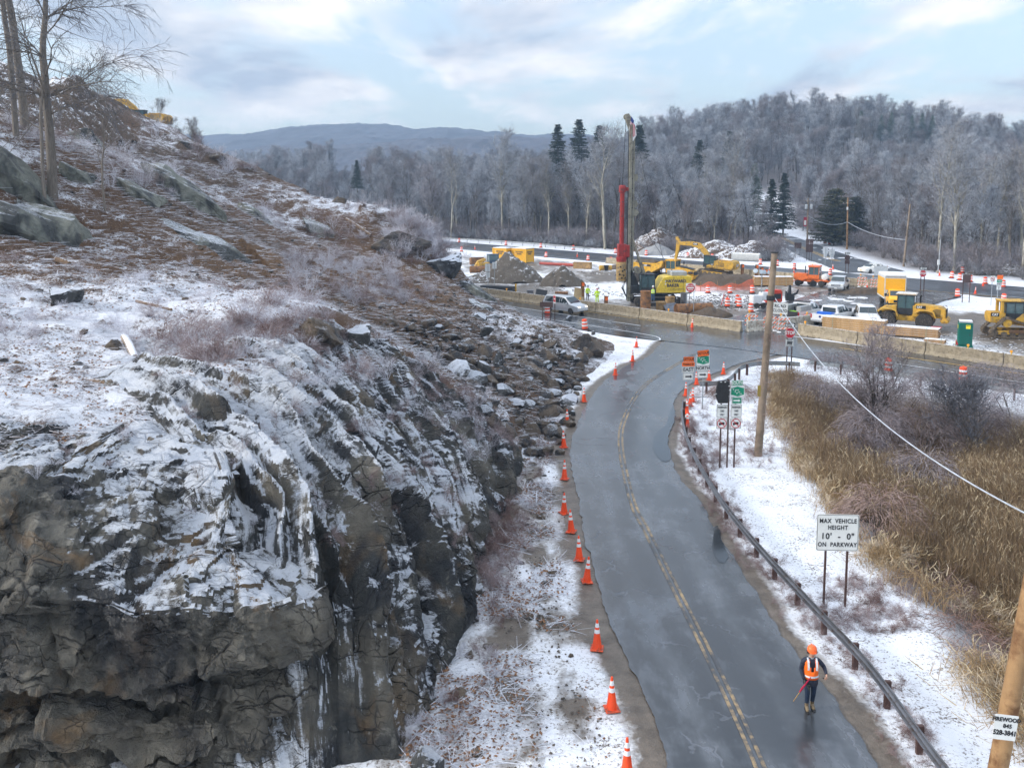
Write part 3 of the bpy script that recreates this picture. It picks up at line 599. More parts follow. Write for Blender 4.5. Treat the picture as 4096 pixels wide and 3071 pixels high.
Nn = grid_normals(P); Nn = np.where((Nn[..., 2:] + .3 * Nn[..., 1:2] * -1) < -.2, Nn, Nn)
ctrp = np.array([-10, 26, -4.]); sg = np.sign(((P - ctrp) * Nn).sum(2, keepdims=True)); Nn = Nn * np.where(sg == 0, 1, sg)
fp = P.reshape(-1, 3); topm = np.tile(np.where(c < .5, 1., 0.), 420)
f1, e1 = facet(fp * (.34, .34, .48) + 2.2, 41, .9, .55); f2, e2 = facet(fp * (.8, .8, 1.1), 43, .55, .5); f3, e3 = facet(fp * 2.4, 47, .5, .4)
yy = fp[:, 0] * .8 + fp[:, 2] * .5 + .5 * fbm(fp * .4, 3, 90)
d = .60 * f1 + .20 * f2 + .05 * f3 + .05 * fbm(fp * 1.6, 4, 80, .6) - .16 * np.exp(-(e1 / .05) ** 2) - .05 * np.exp(-(e2 / .05) ** 2)
d = blur(d, 420, NC, 1) + .20 * facet(fp * (1.3, 1.3, 1.9) + 3.1, 51, .8, .45)[0] + .08 * facet(fp * (2.6, 2.6, 3.4), 53, .7, .4)[0] + .03 * facet(fp * 5., 59, .6, .4)[0]; d *= np.where(topm > 0, .55, 1.)
P = fp + Nn.reshape(-1, 3) * (d * np.tile(sstep(1, .97, c) * sstep(0, .08, c), 420))[:, None]
OUTCROP = obj('rock_outcrop', mesh_np('rock_outcrop', P, gridf(420, NC), True, {'snowy': np.clip(np.tile(np.where(c < .52, .5, 0.), 420) - np.repeat(.5 * sstep(.62, .42, arc), NC) * np.tile(c > .30, 420), 0, 1), 'yy': yy, 'dp': fp[:, 0] * .6 - fp[:, 1] * .4 - fp[:, 2] * .5}), M_OUT)
tag(OUTCROP, 'massive brown fractured rock outcrop with overhanging ledges and an icy top in the foreground', 'rock')
OUTCROP.data.set_sharp_from_angle(angle=R(14))
OUT_V = P.reshape(420, NC, 3)

# boulders -----------------------------------------------------------
def boulder_mesh(name, seed, cuts=9, sub=3, sq=(1, 1, 1)):
    rng = np.random.default_rng(seed); bm = bmesh.new(); bmesh.ops.create_icosphere(bm, subdivisions=sub, radius=1)
    V = np.array([v.co[:] for v in bm.verts]); 
    for _ in range(cuts):
        n = rng.normal(size=3); n /= np.linalg.norm(n); o = rng.uniform(.44, .78); dd = V @ n; V = V - np.outer(np.maximum(dd - o, 0) * .97, n)
    V *= np.array(sq); V += .05 * np.stack([vn(V * 2.2 + seed, k) for k in range(3)], 1) + .02 * np.stack([vn(V * 6 + seed, k + 4) for k in range(3)], 1)
    V += ((.13 * facet(V * 1.9 + seed, seed, .7, .5)[0] + .05 * facet(V * 4.6 + seed, seed + 9, .7, .5)[0]) * (sub > 2))[:, None] * V; F = np.array([[v.index for v in f.verts] for f in bm.faces]); bm.free(); return mesh_np(name, V, F, False)
BM = [boulder_mesh('stone', 100 + i, 10, 2) for i in range(8)]
BMF = [boulder_mesh('boulder', 200 + i, 11, 4) for i in range(6)]
for m_ in BM[:6]: m_.materials.append(M_BOULD)
for m_ in BM[6:]: m_.materials.append(M_DARKB)
def put_rock(name, me, p, s, label=None, rz=None, parent=None, mtl=None, tilt=.3, sink=.3):
    me2 = me
    if mtl is not None and (not me.materials or me.materials[0] != mtl):
        me2 = me.copy(); me2.materials.clear(); me2.materials.append(mtl)
    o = obj(name, me2, None, parent, (p[0], p[1], p[2] + s[2] * (1 - 2 * sink) * .75), (random.uniform(-tilt, tilt), random.uniform(-tilt, tilt), random.uniform(0, 6.3) if rz is None else rz)); o.scale = s
    if label: tag(o, label, 'rock')
    return o
# named large rocks (photograph position of the foot, half sizes, label)
V_ = 1.8525
BIG = [(1268, 758, (1.5, 1.2, 1.25), 'large rounded boulder at the end of the rubble slope beside the parkway edge', M_BOULD, 2),
       (690, 740, (1.2, 1.0, 1.25), 'tall square brown rock knob on the crest above the cliff', M_BOULD, 0),
       (770, 745, (1.1, .8, .9), 'dark pointed rock just right of the rock knob on the crest', M_DARKB, 1),
       (1075, 800, (.7, .5, 1.1), 'upright narrow boulder standing in the middle of the rubble', M_DARKB, 3),
       (1150, 806, (1.6, .9, .55), 'long flat snow-topped boulder near the bottom of the rubble', M_BOULD, 4),
       (1185, 780, (1.1, .9, .8), 'snow-capped brown boulder above the long flat boulder', M_BOULD, 5),
       (140, 652, (1.3, .9, .75), 'snow-covered grey boulder on the bench at the left', M_DARKB, 1),
       (243, 757, (.55, .45, .35), 'small ochre rock lying beside the snow-covered log', M_BOULD, 2),
       (1165, 985, (.8, .6, .5), 'rounded boulder lying in the ditch below the rubble', M_BOULD, 0),
       (1095, 1067, (.75, .55, .45), 'boulder beside the icy puddle at the foot of the cliff', M_BOULD, 3),
       (920, 1665, (.55, .5, .55), 'snow-capped grey boulder at the foot of the cliff near the frame edge', M_DARKB, 4),
       (160, 385, (1.5, 1.2, 1.5), 'big leaning grey boulder right of the left tree trunk', M_LEDGE, 1),
       (45, 500, (5.2, 2.0, 3.0), 'broad lichen-covered rock ledge at the left edge below the trees', M_LEDGE, 0),
       (110, 500, (3.0, 1.6, 2.0), 'lichen-covered rock ledge below the thick tree trunk', M_LEDGE, 3),
       (30, 400, (3.2, 1.8, 2.4), 'upper grey rock ledge at the left edge of the picture', M_LEDGE, 5),
       (185, 312, (2.3, 1.4, 2.2), 'steep split rock slab standing on the upper slope', M_LEDGE, 2),
       (400, 425, (4.0, 2.0, 2.2), 'long grey rock slab lying across the upper slope', M_LEDGE, 4),
       (300, 425, (2.2, 1.4, 1.5), 'grey rock slab left of the long slab on the upper slope', M_LEDGE, 1),
       (450, 540, (4.0, 1.8, 1.8), 'long grey-green rock face above the brown earth bank', M_LEDGE, 0),
       (560, 475, (2.2, 1.3, 1.2), 'grey rock ledge at the middle of the slope', M_LEDGE, 5),
       (690, 500, (2.4, 1.5, 1.3), 'pale grey rock low on the slope left of the fallen logs', M_LEDGE, 3),
       (860, 540, (3.4, 1.6, 1.5), 'brown earthy rock block at the toe of the slope by the parkway', M_BOULD, 2),
       (960, 590, (2.6, 1.8, 2.0), 'dark rock cut face where the slope meets the parkway', M_DARKB, 1),
       (1035, 640, (2.4, 1.4, 1.4), 'smooth grey-green rock slab at the tip of the slope', M_LEDGE, 4),
       (1050, 668, (1.8, 1.2, .9), 'low rock at the tip of the slope below the smooth slab', M_LEDGE, 0),
       (735, 440, (1.0, .8, .7), 'round boulder on the skyline of the slope', M_BOULD, 3),
       (410, 322, (2.0, 1.3, .9), 'long brown rock on the skyline right of the hilltop excavator', M_BOULD, 4),
       (470, 345, (1.2, 1.0, .7), 'brown rock on the skyline lower down the slope', M_BOULD, 2)]
for x, y, s, lab, mt, k in BIG:
    p = GT(x * V_, y * V_); o = put_rock('boulder', BMF[k % 6], p, s, lab, None, None, mt, .25, .32 if mt != M_LEDGE else .5)
    if mt == M_LEDGE: o.rotation_euler = (random.uniform(-.15, .15), R(28) + random.uniform(-.1, .1), random.uniform(-.3, .5)); o.scale = (s[0] * 1.1, s[1], s[2] * .8)
# stones of the rubble fan
RUB = tag(obj('rubble_slope', mesh_np('rubble_slope', [(-30, 60, -3), (-29.9, 60, -3), (-29.9, 60.1, -3)], [(0, 1, 2)]), M_HILL), kind='structure') if 0 else HILLSIDE
spots = []
tries = 0
while len(spots) < 285 and tries < 6000:
    tries += 1
    x, y = random.uniform(790, 1290), random.uniform(690, 985)
    lim = 1010 + (y - 690) * .0
    a = (y - 690) / 295
    if not (800 + 330 * a < x < 1295 - 85 * a): continue
    if y < 740 and random.random() < .6: continue
    p = GT(x * V_, y * V_)
    s = random.choice([.26, .3, .36, .45, .6, .75]) * random.uniform(.8, 1.25) * (1.15 if y > 780 else .9)
    if any((p - q).length < (s + r) * .62 for q, r in spots): continue
    spots.append((p, s)); put_rock('stone', random.choice(BM), p, (s * random.uniform(.9, 1.5), s * random.uniform(.7, 1.1), s * random.uniform(.5, .85)), None, None, RUB, None, .45, .3)
# smaller stones strewn over the hill, one uncountable scatter
def scatter_mesh(name, meshes, pts, scl, mtl, tilt=.6):
    Vs, Fs, n = [], [], 0; base = []
    for me in meshes:
        v = np.zeros(len(me.vertices) * 3); me.vertices.foreach_get('co', v); base.append((v.reshape(-1, 3), np.array([p.vertices[:] for p in me.polygons])))
    for p, s in zip(pts, scl):
        v, f = base[random.randrange(len(base))]; m3 = np.array(Matrix.Rotation(random.uniform(0, 6.3), 3, 'Z') @ Matrix.Rotation(random.uniform(-tilt, tilt), 3, 'X')); w = (v * np.array(s)) @ m3.T + np.array(p)
        Vs.append(w); Fs.append(f + n); n += len(w)
    return obj(name, mesh_np(name, np.concatenate(Vs), np.concatenate(Fs), False), mtl)
LOWB = [boulder_mesh('pebble', 300 + i, 7, 1) for i in range(4)]
pts = []; scl = []
for _ in range(2600):
    a = random.random()
    if a < .7: X, Y = random.gauss(-1.5, 6.5), random.gauss(63, 13)
    else: X, Y = random.uniform(-45, 0), random.uniform(30, 108)
    if a > .985: X, Y = random.uniform(-2, 2.), random.uniform(22, 50)
    h = float(0); pts.append((X, Y)); s = random.uniform(.05, .2) * (1 if a < .7 else 1.2); scl.append((s * 1.4, s, s * .7))
hh = hill_h([p[0] for p in pts], [p[1] for p in pts]); gh = ground_h([p[0] for p in pts], [p[1] for p in pts]); hh2 = hh + hill_rough(np.array(pts), hh)
ok = [i for i in range(len(pts)) if (hh[i] > .1 or pts[i][0] < 2)]
tag(scatter_mesh('loose_stones', LOWB, [(pts[i][0], pts[i][1], max(hh2[i], gh[i]) + .02) for i in ok], [scl[i] for i in ok], M_BOULD), 'small loose stones scattered over the slope', 'stones', kind='stuff')
# ------------------------------------------------------------------ plants
def segs_mesh(name, S, sides):
    """S rows: p0(3) p1(3) r0 r1 -> tapered tubes (sides>=3) or flat ribbons (sides=2)"""
    S = np.asarray(S, float); p0, p1, r0, r1 = S[:, :3], S[:, 3:6], S[:, 6], S[:, 7]; d = p1 - p0; d /= np.linalg.norm(d, axis=1)[:, None] + 1e-9
    ref = np.where(np.abs(d[:, 2:]) > .9, np.array([[1., 0, 0]]), np.array([[0., 0, 1.]])); u = np.cross(d, ref); u /= np.linalg.norm(u, axis=1)[:, None] + 1e-9; w = np.cross(d, u); n = len(S)
    if sides == 2:
        a = hsh(np.arange(n), np.zeros(n, np.int64), np.zeros(n, np.int64), 3) * 3.14; e = u * np.cos(a)[:, None] + w * np.sin(a)[:, None]
        V = np.stack([p0 - e * r0[:, None], p0 + e * r0[:, None], p1 + e * r1[:, None], p1 - e * r1[:, None]], 1).reshape(-1, 3)
        return V, np.arange(4 * n).reshape(n, 4)
    k = np.arange(sides) * 2 * math.pi / sides; ring = u[:, None] * np.cos(k)[None, :, None] + w[:, None] * np.sin(k)[None, :, None]
    V = np.concatenate([p0[:, None] + ring * r0[:, None, None], p1[:, None] + ring * r1[:, None, None]], 1).reshape(-1, 3)
    b = np.arange(n)[:, None] * 2 * sides; j = np.arange(sides)[None]; F = np.stack([b + j, b + (j + 1) % sides, b + sides + (j + 1) % sides, b + sides + j], 2).reshape(-1, 4)
    return V, F
def rot_about(d, ax, a): return Matrix.Rotation(a, 3, ax) @ d
def perp(d, rng):
    v = Vector((rng.uniform(-1, 1), rng.uniform(-1, 1), rng.uniform(-1, 1))); v = v - d * v.dot(d); return v.normalized()
def grow_tree(rng, H, r0, clear=.4, nlead=3, limbs=9, subs=7, tw=8, tw_len=.7, tw_w=.013, spread=.75, droop=0., up=.25, lean=(0, 0), lim_len=.30, wob=.12, lim_r=.34):
    big, small, twig = [], [], []
    def walk(p, d, length, r, r_end, n, store, trop, w):
        pts = []
        for i in range(n):
            ra = r + (r_end - r) * i / n; rb = r + (r_end - r) * (i + 1) / n
            d = (d + Vector((rng.gauss(0, w), rng.gauss(0, w), rng.gauss(0, w * .6) + trop))).normalized(); q = p + d * (length / n)
            store.append((*p, *q, ra, rb)); pts.append((q, d, rb)); p = q
        return pts
    base = Vector((0, 0, -.3)); tp = walk(base, Vector((lean[0], lean[1], 1)).normalized(), H * clear, r0 * 1.05, r0 * .78, 6, big, .05, .04)
    lead = []
    for k in range(nlead):
        a = 6.283 * k / nlead + rng.uniform(-.5, .5); d = (tp[-1][1] + Vector((math.cos(a), math.sin(a), 0)) * (rng.uniform(.08, .38) if nlead > 1 else .05)).normalized()
        lead += walk(tp[-1][0], d, H * (1 - clear) * rng.uniform(.75, .98), r0 * (.62 if nlead > 1 else .8), r0 * .10, 10, big, .07, .09)
    att = tp[3:] + lead
    def twigs(p, d, n, L):
        for _ in range(n):
            dd = rot_about(d, perp(d, rng), rng.uniform(.2, 1.0)); dd = (dd + Vector((0, 0, rng.uniform(-.1, .3) - droop))).normalized(); q = p + dd * L * rng.uniform(.5, 1.1)
            twig.append((*p, *q, tw_w, tw_w * .8))
            for _ in range(2):
                d3 = (rot_about(dd, perp(dd, rng), rng.uniform(.3, .8)) + Vector((0, 0, -droop * .6))).normalized(); a = p.lerp(q, rng.uniform(.4, 1)); twig.append((*a, *(a + d3 * L * rng.uniform(.35, .75)), tw_w * .8, tw_w * .5))
    nl = 0
    for _ in range(limbs * max(1, nlead)):
        p, d, r = rng.choice(att); hfrac = p.z / H
        if hfrac < clear * .8: 
            if rng.random() < .75: continue
        dd = rot_about(d, perp(d, rng), rng.uniform(.5, 1.0) * spread); dd.z += up; dd.normalize()
        L = H * lim_len * rng.uniform(.55, 1.1) * (1.25 - .75 * hfrac); rr = min(r * .6, r0 * lim_r)
        lp = walk(p, dd, L, rr, rr * .22, 6, small, .05 - droop * .12, wob)
        for (q, qd, qr) in lp:
            for _ in range(max(1, subs // 3) if q is not lp[-1][0] else subs // 2 + 1):
                sd = rot_about(qd, perp(qd, rng), rng.uniform(.4, 1.0)); sp = walk(q, sd, L * rng.uniform(.22, .5), max(qr * .6, .012), .008, 3, small, .05 - droop * .3, wob * 1.3)
                for (s_, s_d, s_r) in sp: twigs(s_, s_d, max(1, tw // 3), tw_len)
        twigs(lp[-1][0], lp[-1][1], tw, tw_len)
    for p, d, r in lead[-3:] + lead[6:10]: twigs(p, d, tw, tw_len)
    return big, small, twig
def bark_mat(name, c0, c1, light=None):
    m, nt, b, L = tree_nodes(name); p = node(nt, 'ShaderNodeTexCoord').outputs['Object']; n = noise(nt, 5., 4, .7, p, stretch=(3, 3, .5))
    c = ramp(nt, n, (.3, c0), (.7, c1))
    if light: c = mix(nt, ramp(nt, noise(nt, .6, 3, .6, p), (.45, 0.), (.6, .8)), c, light)
    oi = node(nt, 'ShaderNodeObjectInfo').outputs['Random']; c = mix(nt, 1., c, ramp(nt, oi, (0., .72), (1., 1.2)), 'MULTIPLY')
    L(c, b.inputs['Base Color']); b.inputs['Roughness'].default_value = .85; return m
M_BARK = bark_mat('grey_brown_bark', (.05, .042, .036), (.15, .125, .105)); M_PALE = bark_mat('pale_bark', (.16, .145, .11), (.34, .31, .24), (.42, .40, .34))
def twig_mat(name, frost, brown, f0=.4, f1=.62):
    m, nt, b, L = tree_nodes(name); n = noise(nt, .55, 3, .6)
    oi = node(nt, 'ShaderNodeObjectInfo').outputs['Random']
    c = mix(nt, ramp(nt, math_(nt, 'ADD', math_(nt, 'MULTIPLY', n, .8), math_(nt, 'MULTIPLY', oi, .25)), (f0, 0.), (f1, 1.)), brown, frost); L(c, b.inputs['Base Color']); b.inputs['Roughness'].default_value = .6; return m
M_TWIG = twig_mat('frosted_twigs', (.37, .395, .44), (.165, .155, .16)); M_TWIG2 = twig_mat('brown_twigs', (.26, .245, .265), (.145, .115, .11)); M_TWIGN = twig_mat('dark_twigs', (.12, .125, .15), (.07, .062, .062))
def join_segs(name, parts, mats):
    Vs, Fs, mi, n = [], [], [], 0
    for S, sides, k in parts:
        V, F = segs_mesh(name, S, sides); Vs.append(V); Fs.append(F + n); mi += [k] * len(F); n += len(V)
    me = mesh_np(name, np.concatenate(Vs), np.concatenate(Fs), True); 
    for m in mats: me.materials.append(m)
    me.polygons.foreach_set('material_index', np.array(mi, np.int32)); return me
TREES = []
for i, (H, r0, cl, nl, sp) in enumerate([(25, .30, .36, 2, .8), (22, .26, .30, 1, .7), (27, .34, .42, 3, .75), (19, .2, .25, 2, .8), (23, .24, .45, 1, .65), (17, .17, .22, 2, .9)]):
    rng = random.Random(50 + i); b_, s_, t_ = grow_tree(rng, H, r0, cl, nl, 17 if nl < 2 else 11, 8, 8, .9, .022, sp)
    TREES.append((join_segs('trunk', [(b_, 6, 0), (s_, 3, 0)], [M_PALE if i in (0, 2) else M_BARK]), join_segs('crown', [(t_, 2, 0)], [M_TWIG if i != 3 else M_TWIG2]), (b_, s_, t_)))
print('tree tris', [sum(len(m.polygons) for m in t[:2]) for t in TREES])
def tree(p, k, s, label, group=None, name='bare_tree', rz=None):
    t = thing(name, label, 'tree', p, random.uniform(0, 6.3) if rz is None else rz, group); t.scale = (s, s, s * random.uniform(.95, 1.08))
    obj('trunk', TREES[k][0], None, t); obj('crown', TREES[k][1], None, t); return t

# the front of the wood: single trees one can tell apart
FARC = [tuple((a + b) / 2) for a, b in zip(resample(FAR_L, 12), resample(FAR_R, 12))]
def wood_ok(x, y):
    return float(sdist([(x, y)], FARC)[0]) > 13 and float(sdist([(x, y)], FARC)[0]) > 0
front = []
for x, y, k, s, lab in [(1085, 519, 2, 1.0, 'tall pale-barked tree with a wide forked crown behind the far guardrail'), (1160, 522, 1, 1.0, 'straight slim tree right of the tall pale forked tree'), (1306, 539, 0, 1.0, 'tall pale tree standing just left of the drill mast'),
                        (975, 513, 0, 1.0, 'pale forked tree at the left end of the visible wood edge'), (1570, 529, 2, .9, 'pale tree behind the concrete pipes with spreading branches'), (1325, 538, 4, .9, 'thin dark tree beside the pale tree left of the drill mast'),
                        (940, 511, 3, 1.1, 'bushy tree at the far left of the guardrail bend'), (2060, 590, 2, .75, 'slim leaning tree at the edge of the reeds by the far junction')]:
    p = G(x * V_, y * V_); front.append((p.x, p.y)); tree((p.x, p.y, float(ground_h([p.x], [p.y])[0])), k, s, lab)
cnt = 0; tries = 0; WT = []
while cnt < 230 and tries < 9000:
    tries += 1
    u = random.uniform(-215, 60); v = random.uniform(149.5, 149.5 + 62 * random.random() ** 1.1 + 3) + (.046 * -(u + 155)) * .8; p = UV(u, v)
    if p.y < 60 or not (-.62 * p.y < p.x < .62 * p.y) or p.y > 300: continue
    if any((p.x - q[0]) ** 2 + (p.y - q[1]) ** 2 < 3.6 ** 2 for q in front) or not wood_ok(p.x, p.y): continue
    front.append((p.x, p.y)); WT.append((p.x, p.y)); cnt += 1
zz = ground_h([q[0] for q in WT], [q[1] for q in WT])
for (x, y), z in zip(WT, zz):
    xpix = 2048 + x / y * FPX
    gap = .62 if (1330 < xpix < 1480) else 1.
    tree((x, y, z), random.choice([0, 1, 2, 3, 4, 4, 5, 5, 1]), random.uniform(.58, .88) * gap, 'bare frosted tree in the front rows of the wood beyond the far road', 'trees at the edge of the wood')
# the wood behind reads as one mass: instances on points
def src_coll(name, meshes):
    c = bpy.data.collections.new(name)
    for i, me in enumerate(meshes):
        o = bpy.data.objects.new('%s_%02d' % (name, i), me); c.objects.link(o)
    return c
def gn_scatter(name, pts, rz, scl, idx, coll, label, cat):
    me = mesh_np(name, pts, np.zeros((0, 3), np.int32)) if 0 else bpy.data.meshes.new(name)
    me.vertices.add(len(pts)); me.vertices.foreach_set('co', np.asarray(pts, np.float32).ravel())
    for n, t, a in (('rz', 'FLOAT', rz), ('sc', 'FLOAT', scl), ('ix', 'INT', idx)):
        at = me.attributes.new(n, t, 'POINT'); at.data.foreach_set('value', np.asarray(a, np.int32 if t == 'INT' else np.float32))
    o = tag(obj(name, me), label, cat, kind='stuff')
    ng = bpy.data.node_groups.new(name, 'GeometryNodeTree'); ng.interface.new_socket('Geometry', in_out='INPUT', socket_type='NodeSocketGeometry'); ng.interface.new_socket('Geometry', in_out='OUTPUT', socket_type='NodeSocketGeometry')
    gi, go = ng.nodes.new('NodeGroupInput'), ng.nodes.new('NodeGroupOutput'); ip = ng.nodes.new('GeometryNodeInstanceOnPoints'); ci = ng.nodes.new('GeometryNodeCollectionInfo')
    ci.inputs['Collection'].default_value = coll; ci.inputs['Separate Children'].default_value = True; ci.inputs['Reset Children'].default_value = True; ip.inputs['Pick Instance'].default_value = True
    def na(n, t): q = ng.nodes.new('GeometryNodeInputNamedAttribute'); q.data_type = t; q.inputs['Name'].default_value = n; return q.outputs['Attribute']
    cx = ng.nodes.new('ShaderNodeCombineXYZ'); L = ng.links.new; L(na('rz', 'FLOAT'), cx.inputs[2]); L(cx.outputs[0], ip.inputs['Rotation'])
    L(na('sc', 'FLOAT'), ip.inputs['Scale']); L(na('ix', 'INT'), ip.inputs['Instance Index']); L(gi.outputs[0], ip.inputs['Points']); L(ci.outputs[0], ip.inputs['Instance']); L(ip.outputs[0], go.inputs[0])
    md = o.modifiers.new('scatter', 'NODES'); md.node_group = ng; return o
WCOL = src_coll('wood_sources', [join_segs('wood_tree', [(b_, 4, 0), (s_, 3, 0), (t_, 2, 1)], [M_BARK, M_TWIG if i % 3 else M_TWIG2]) for i, (_, _, (b_, s_, t_)) in enumerate(TREES)])
pts = []
for gx in np.arange(-190, 330, 5.):
    for gy in np.arange(150, 540, 5.):
        x, y = gx + random.uniform(-2.6, 2.6), gy + random.uniform(-2.6, 2.6); v = vof((x, y))
        if v < 158 - .046 * (uof((x, y)) + 155) or abs(x) > .62 * y + 8: continue
        pts.append((x, y))
pts = np.array(pts); fd = sdist(pts, FARC); fr_ = np.array(front); keep = (fd > 14)
dmin = np.array([((fr_ - q) ** 2).sum(1).min() for q in pts]); keep &= dmin > 16; pts = pts[keep]
zz = ground_h(pts[:, 0], pts[:, 1]); n = len(pts); xp = 2048 + pts[:, 0] / pts[:, 1] * FPX
sc_ = RNG.uniform(.45, .78, n) * np.where(pts[:, 1] < 260, 1.15, 1.) * np.where((xp > 1330) & (xp < 1490), .6, 1.)
gn_scatter('far_wood', np.column_stack([pts, zz]), RNG.uniform(0, 6.28, n), sc_, RNG.integers(0, 6, n), WCOL, 'bare frosted wood covering the hillside behind the far road', 'wood')
# shrubs ------------------------------------------------------------
def grow_shrub(rng, H, stems=9, spread=.9, tw=5, L=.35, w=.006, arch=.0):
    small, twig = [], []
    for _ in range(stems):
        a = rng.uniform(0, 6.28); d = Vector((math.cos(a) * spread * rng.uniform(.2, 1), math.sin(a) * spread * rng.uniform(.2, 1), 1)).normalized(); p = Vector((rng.gauss(0, .12 * H * .3), rng.gauss(0, .12 * H * .3), -.1)); n = 7; r = .012 * H * .6 + .004
        for i in range(n):
            d = (d + Vector((rng.gauss(0, .16), rng.gauss(0, .16), rng.gauss(0, .1) - arch * (i / n)))).normalized(); q = p + d * H / n * rng.uniform(.8, 1.2); small.append((*p, *q, r, r * .85)); r *= .85
            for _ in range(tw if i > 1 else 1):
                dd = rot_about(d, perp(d, rng), rng.uniform(.3, 1.1)); e = q + dd * L * rng.uniform(.5, 1.3); twig.append((*q, *e, w, w * .7))
                for _ in range(2):
                    d3 = rot_about(dd, perp(dd, rng), rng.uniform(.3, .9)); f_ = q.lerp(e, rng.uniform(.4, 1)); twig.append((*f_, *(f_ + d3 * L * .6), w * .8, w * .5))
            p = q
    return small, twig
SHR = [grow_shrub(random.Random(70 + i), H, st, sp, tw, L, w, ar) for i, (H, st, sp, tw, L, w, ar) in enumerate([(3.2, 12, .8, 5, .6, .016, .1), (2.4, 14, 1.2, 5, .5, .014, .25), (4.0, 9, .6, 5, .7, .016, 0.)])]
UCOL = src_coll('understory_sources', [join_segs('wood_shrub', [(s_, 3, 0), (t_, 2, 1)], [M_BARK, M_TWIG2 if i != 1 else M_TWIG]) for i, (s_, t_) in enumerate(SHR)])
pts = []
for _ in range(1500):
    u = random.uniform(-230, 70); v = nbv(u, 0) + 24 + 30 * random.random() ** 1.6; p = UV(u, v)
    if p.y < 70 or abs(p.x) > .62 * p.y: continue
    pts.append((p.x, p.y))
for _ in range(420):
    i = random.randrange(len(FARC) - 3); q = FARC[i]; s = random.choice((-1, 1)); pts.append((q[0] + s * random.uniform(10, 22), q[1] + random.uniform(-9, 9)))
pts = np.array(pts); keep = sdist(pts, FARC) > 9; pts = pts[keep]; zz = ground_h(pts[:, 0], pts[:, 1]); n = len(pts)
gn_scatter('understory_brush', np.column_stack([pts, zz]), RNG.uniform(0, 6.28, n), RNG.uniform(.5, 1.25, n), RNG.integers(0, 3, n), UCOL, 'dark bare brush under the trees of the wood', 'brush')

# evergreens ---------------------------------------------------------
def conifer(rng, H, R0, droop=.25, dens=1., w=.05, taper=.85, gap=.0):
    trunk = [(0, 0, -.3, 0, 0, H * .97, .016 * H, .02)]; nd = []; z = H * .08 + gap * H
    while z < H:
        f = 1 - z / H; Lr = R0 * f ** taper + .15; nb = int(5 + 3 * f)
        for _ in range(nb):
            a = rng.uniform(0, 6.28); L = Lr * rng.uniform(.65, 1.1); d = Vector((math.cos(a), math.sin(a), .12)); p = Vector((0, 0, z + rng.uniform(-.1, .1))); n = 4
            for i in range(n):
                q = p + Vector((d.x, d.y, .15 - droop * (i + 1) / n)) * L / n; trunk.append((*p, *q, .02, .012))
                for _ in range(int(5 * dens)):
                    s = p.lerp(q, rng.random()); dd = Vector((d.x * .5 + rng.uniform(-.8, .8), d.y * .5 + rng.uniform(-.8, .8), rng.uniform(-.5, .15))).normalized(); nd.append((*s, *(s + dd * rng.uniform(.25, .6) * (H / 18) ** .5), w, w * .4))
                p = q
        z += H * .017 * rng.uniform(.6, 1.4)
    return trunk, nd
def needle_mat(name, a, b_, frost=.0):
    m, nt, b, L = tree_nodes(name); n = noise(nt, .8, 3, .6); c = ramp(nt, n, (.35, a), (.65, b_)); L(c, b.inputs['Base Color']); b.inputs['Roughness'].default_value = .7; return m
M_NEED = needle_mat('dark_needles', (.012, .026, .018), (.045, .065, .045)); M_NEEDF = needle_mat('frosted_needles', (.10, .14, .115), (.24, .29, .26)); M_NEEDB = needle_mat('olive_needles', (.03, .035, .012), (.10, .10, .05))
CON = []
for i, (H, R0, dr, ga, tp) in enumerate([(22, 6.2, .3, .1, .8), (18, 4.6, .35, .05, .9), (9, 4.2, .15, 0, .5)]):
    tr, nd = conifer(random.Random(90 + i), H, R0, dr, 2.2, .075, tp, ga); CON.append((join_segs('trunk', [(tr, 4, 0)], [M_BARK]), nd))
def evergreen(p, k, s, mtl, lab, cat='tree'):
    t = thing('evergreen_tree', lab, cat, p, random.uniform(0, 6), None); t.scale = (s, s, s); obj('trunk', CON[k][0], None, t); obj('crown', join_segs('crown', [(CON[k][1], 2, 0)], [mtl]), None, t)
for x, ytop, Y, k, s, mt, lab in [(1205, 266, 236, 0, 1.15, M_NEED, 'dark spruce at the left of the skyline spruce group'), (1250, 255, 236, 0, 1.28, M_NEED, 'tallest dark spruce on the skyline left of the drill mast'), (1296, 268, 232, 0, 1.2, M_NEED, 'dark spruce at the right of the skyline spruce group'),
                                  (1381, 268, 240, 1, 1.3, M_NEED, 'narrow dark spruce behind the top of the drill mast'), (1630, 352, 214, 1, .95, M_NEEDF, 'pale frosted spruce beside the side road'), (1668, 385, 205, 1, .85, M_NEED, 'dark spruce behind the frosted spruce by the side road'),
                                  (1512, 300, 262, 0, 1.0, M_NEED, 'dark spruce crown in the wood right of the drill mast'), (1805, 408, 208, 2, 1.5, M_NEEDB, 'bushy green cedar behind the bare utility pole'), (1850, 425, 212, 2, 1.4, M_NEEDB, 'olive brown cedar right of the bushy green cedar'),
                                  (1695, 372, 225, 1, .9, M_NEED, 'dark spruce on the right of the roadside spruces'), (1575, 282, 300, 1, 1.0, M_NEED, 'small spruce crown below the hilltop'), (770, 345, 250, 1, .5, M_NEED, 'small dark spruce in the gap before the blue ridge')] + \
                                 [(1860 + 22 * i, 238 + 3 * (i % 3) + i, 372, 1, .7, M_NEEDF, '%s frosted pine from the left in the row on the hill crest' % ordw(i)) for i in range(8)]:
    p = GY(x * V_, ytop * V_, Y); H = (22, 18, 9)[k] * s; gz = float(ground_h([p.x], [Y])[0])
    evergreen((p.x, Y, p.z - H), k, s, mt, lab)
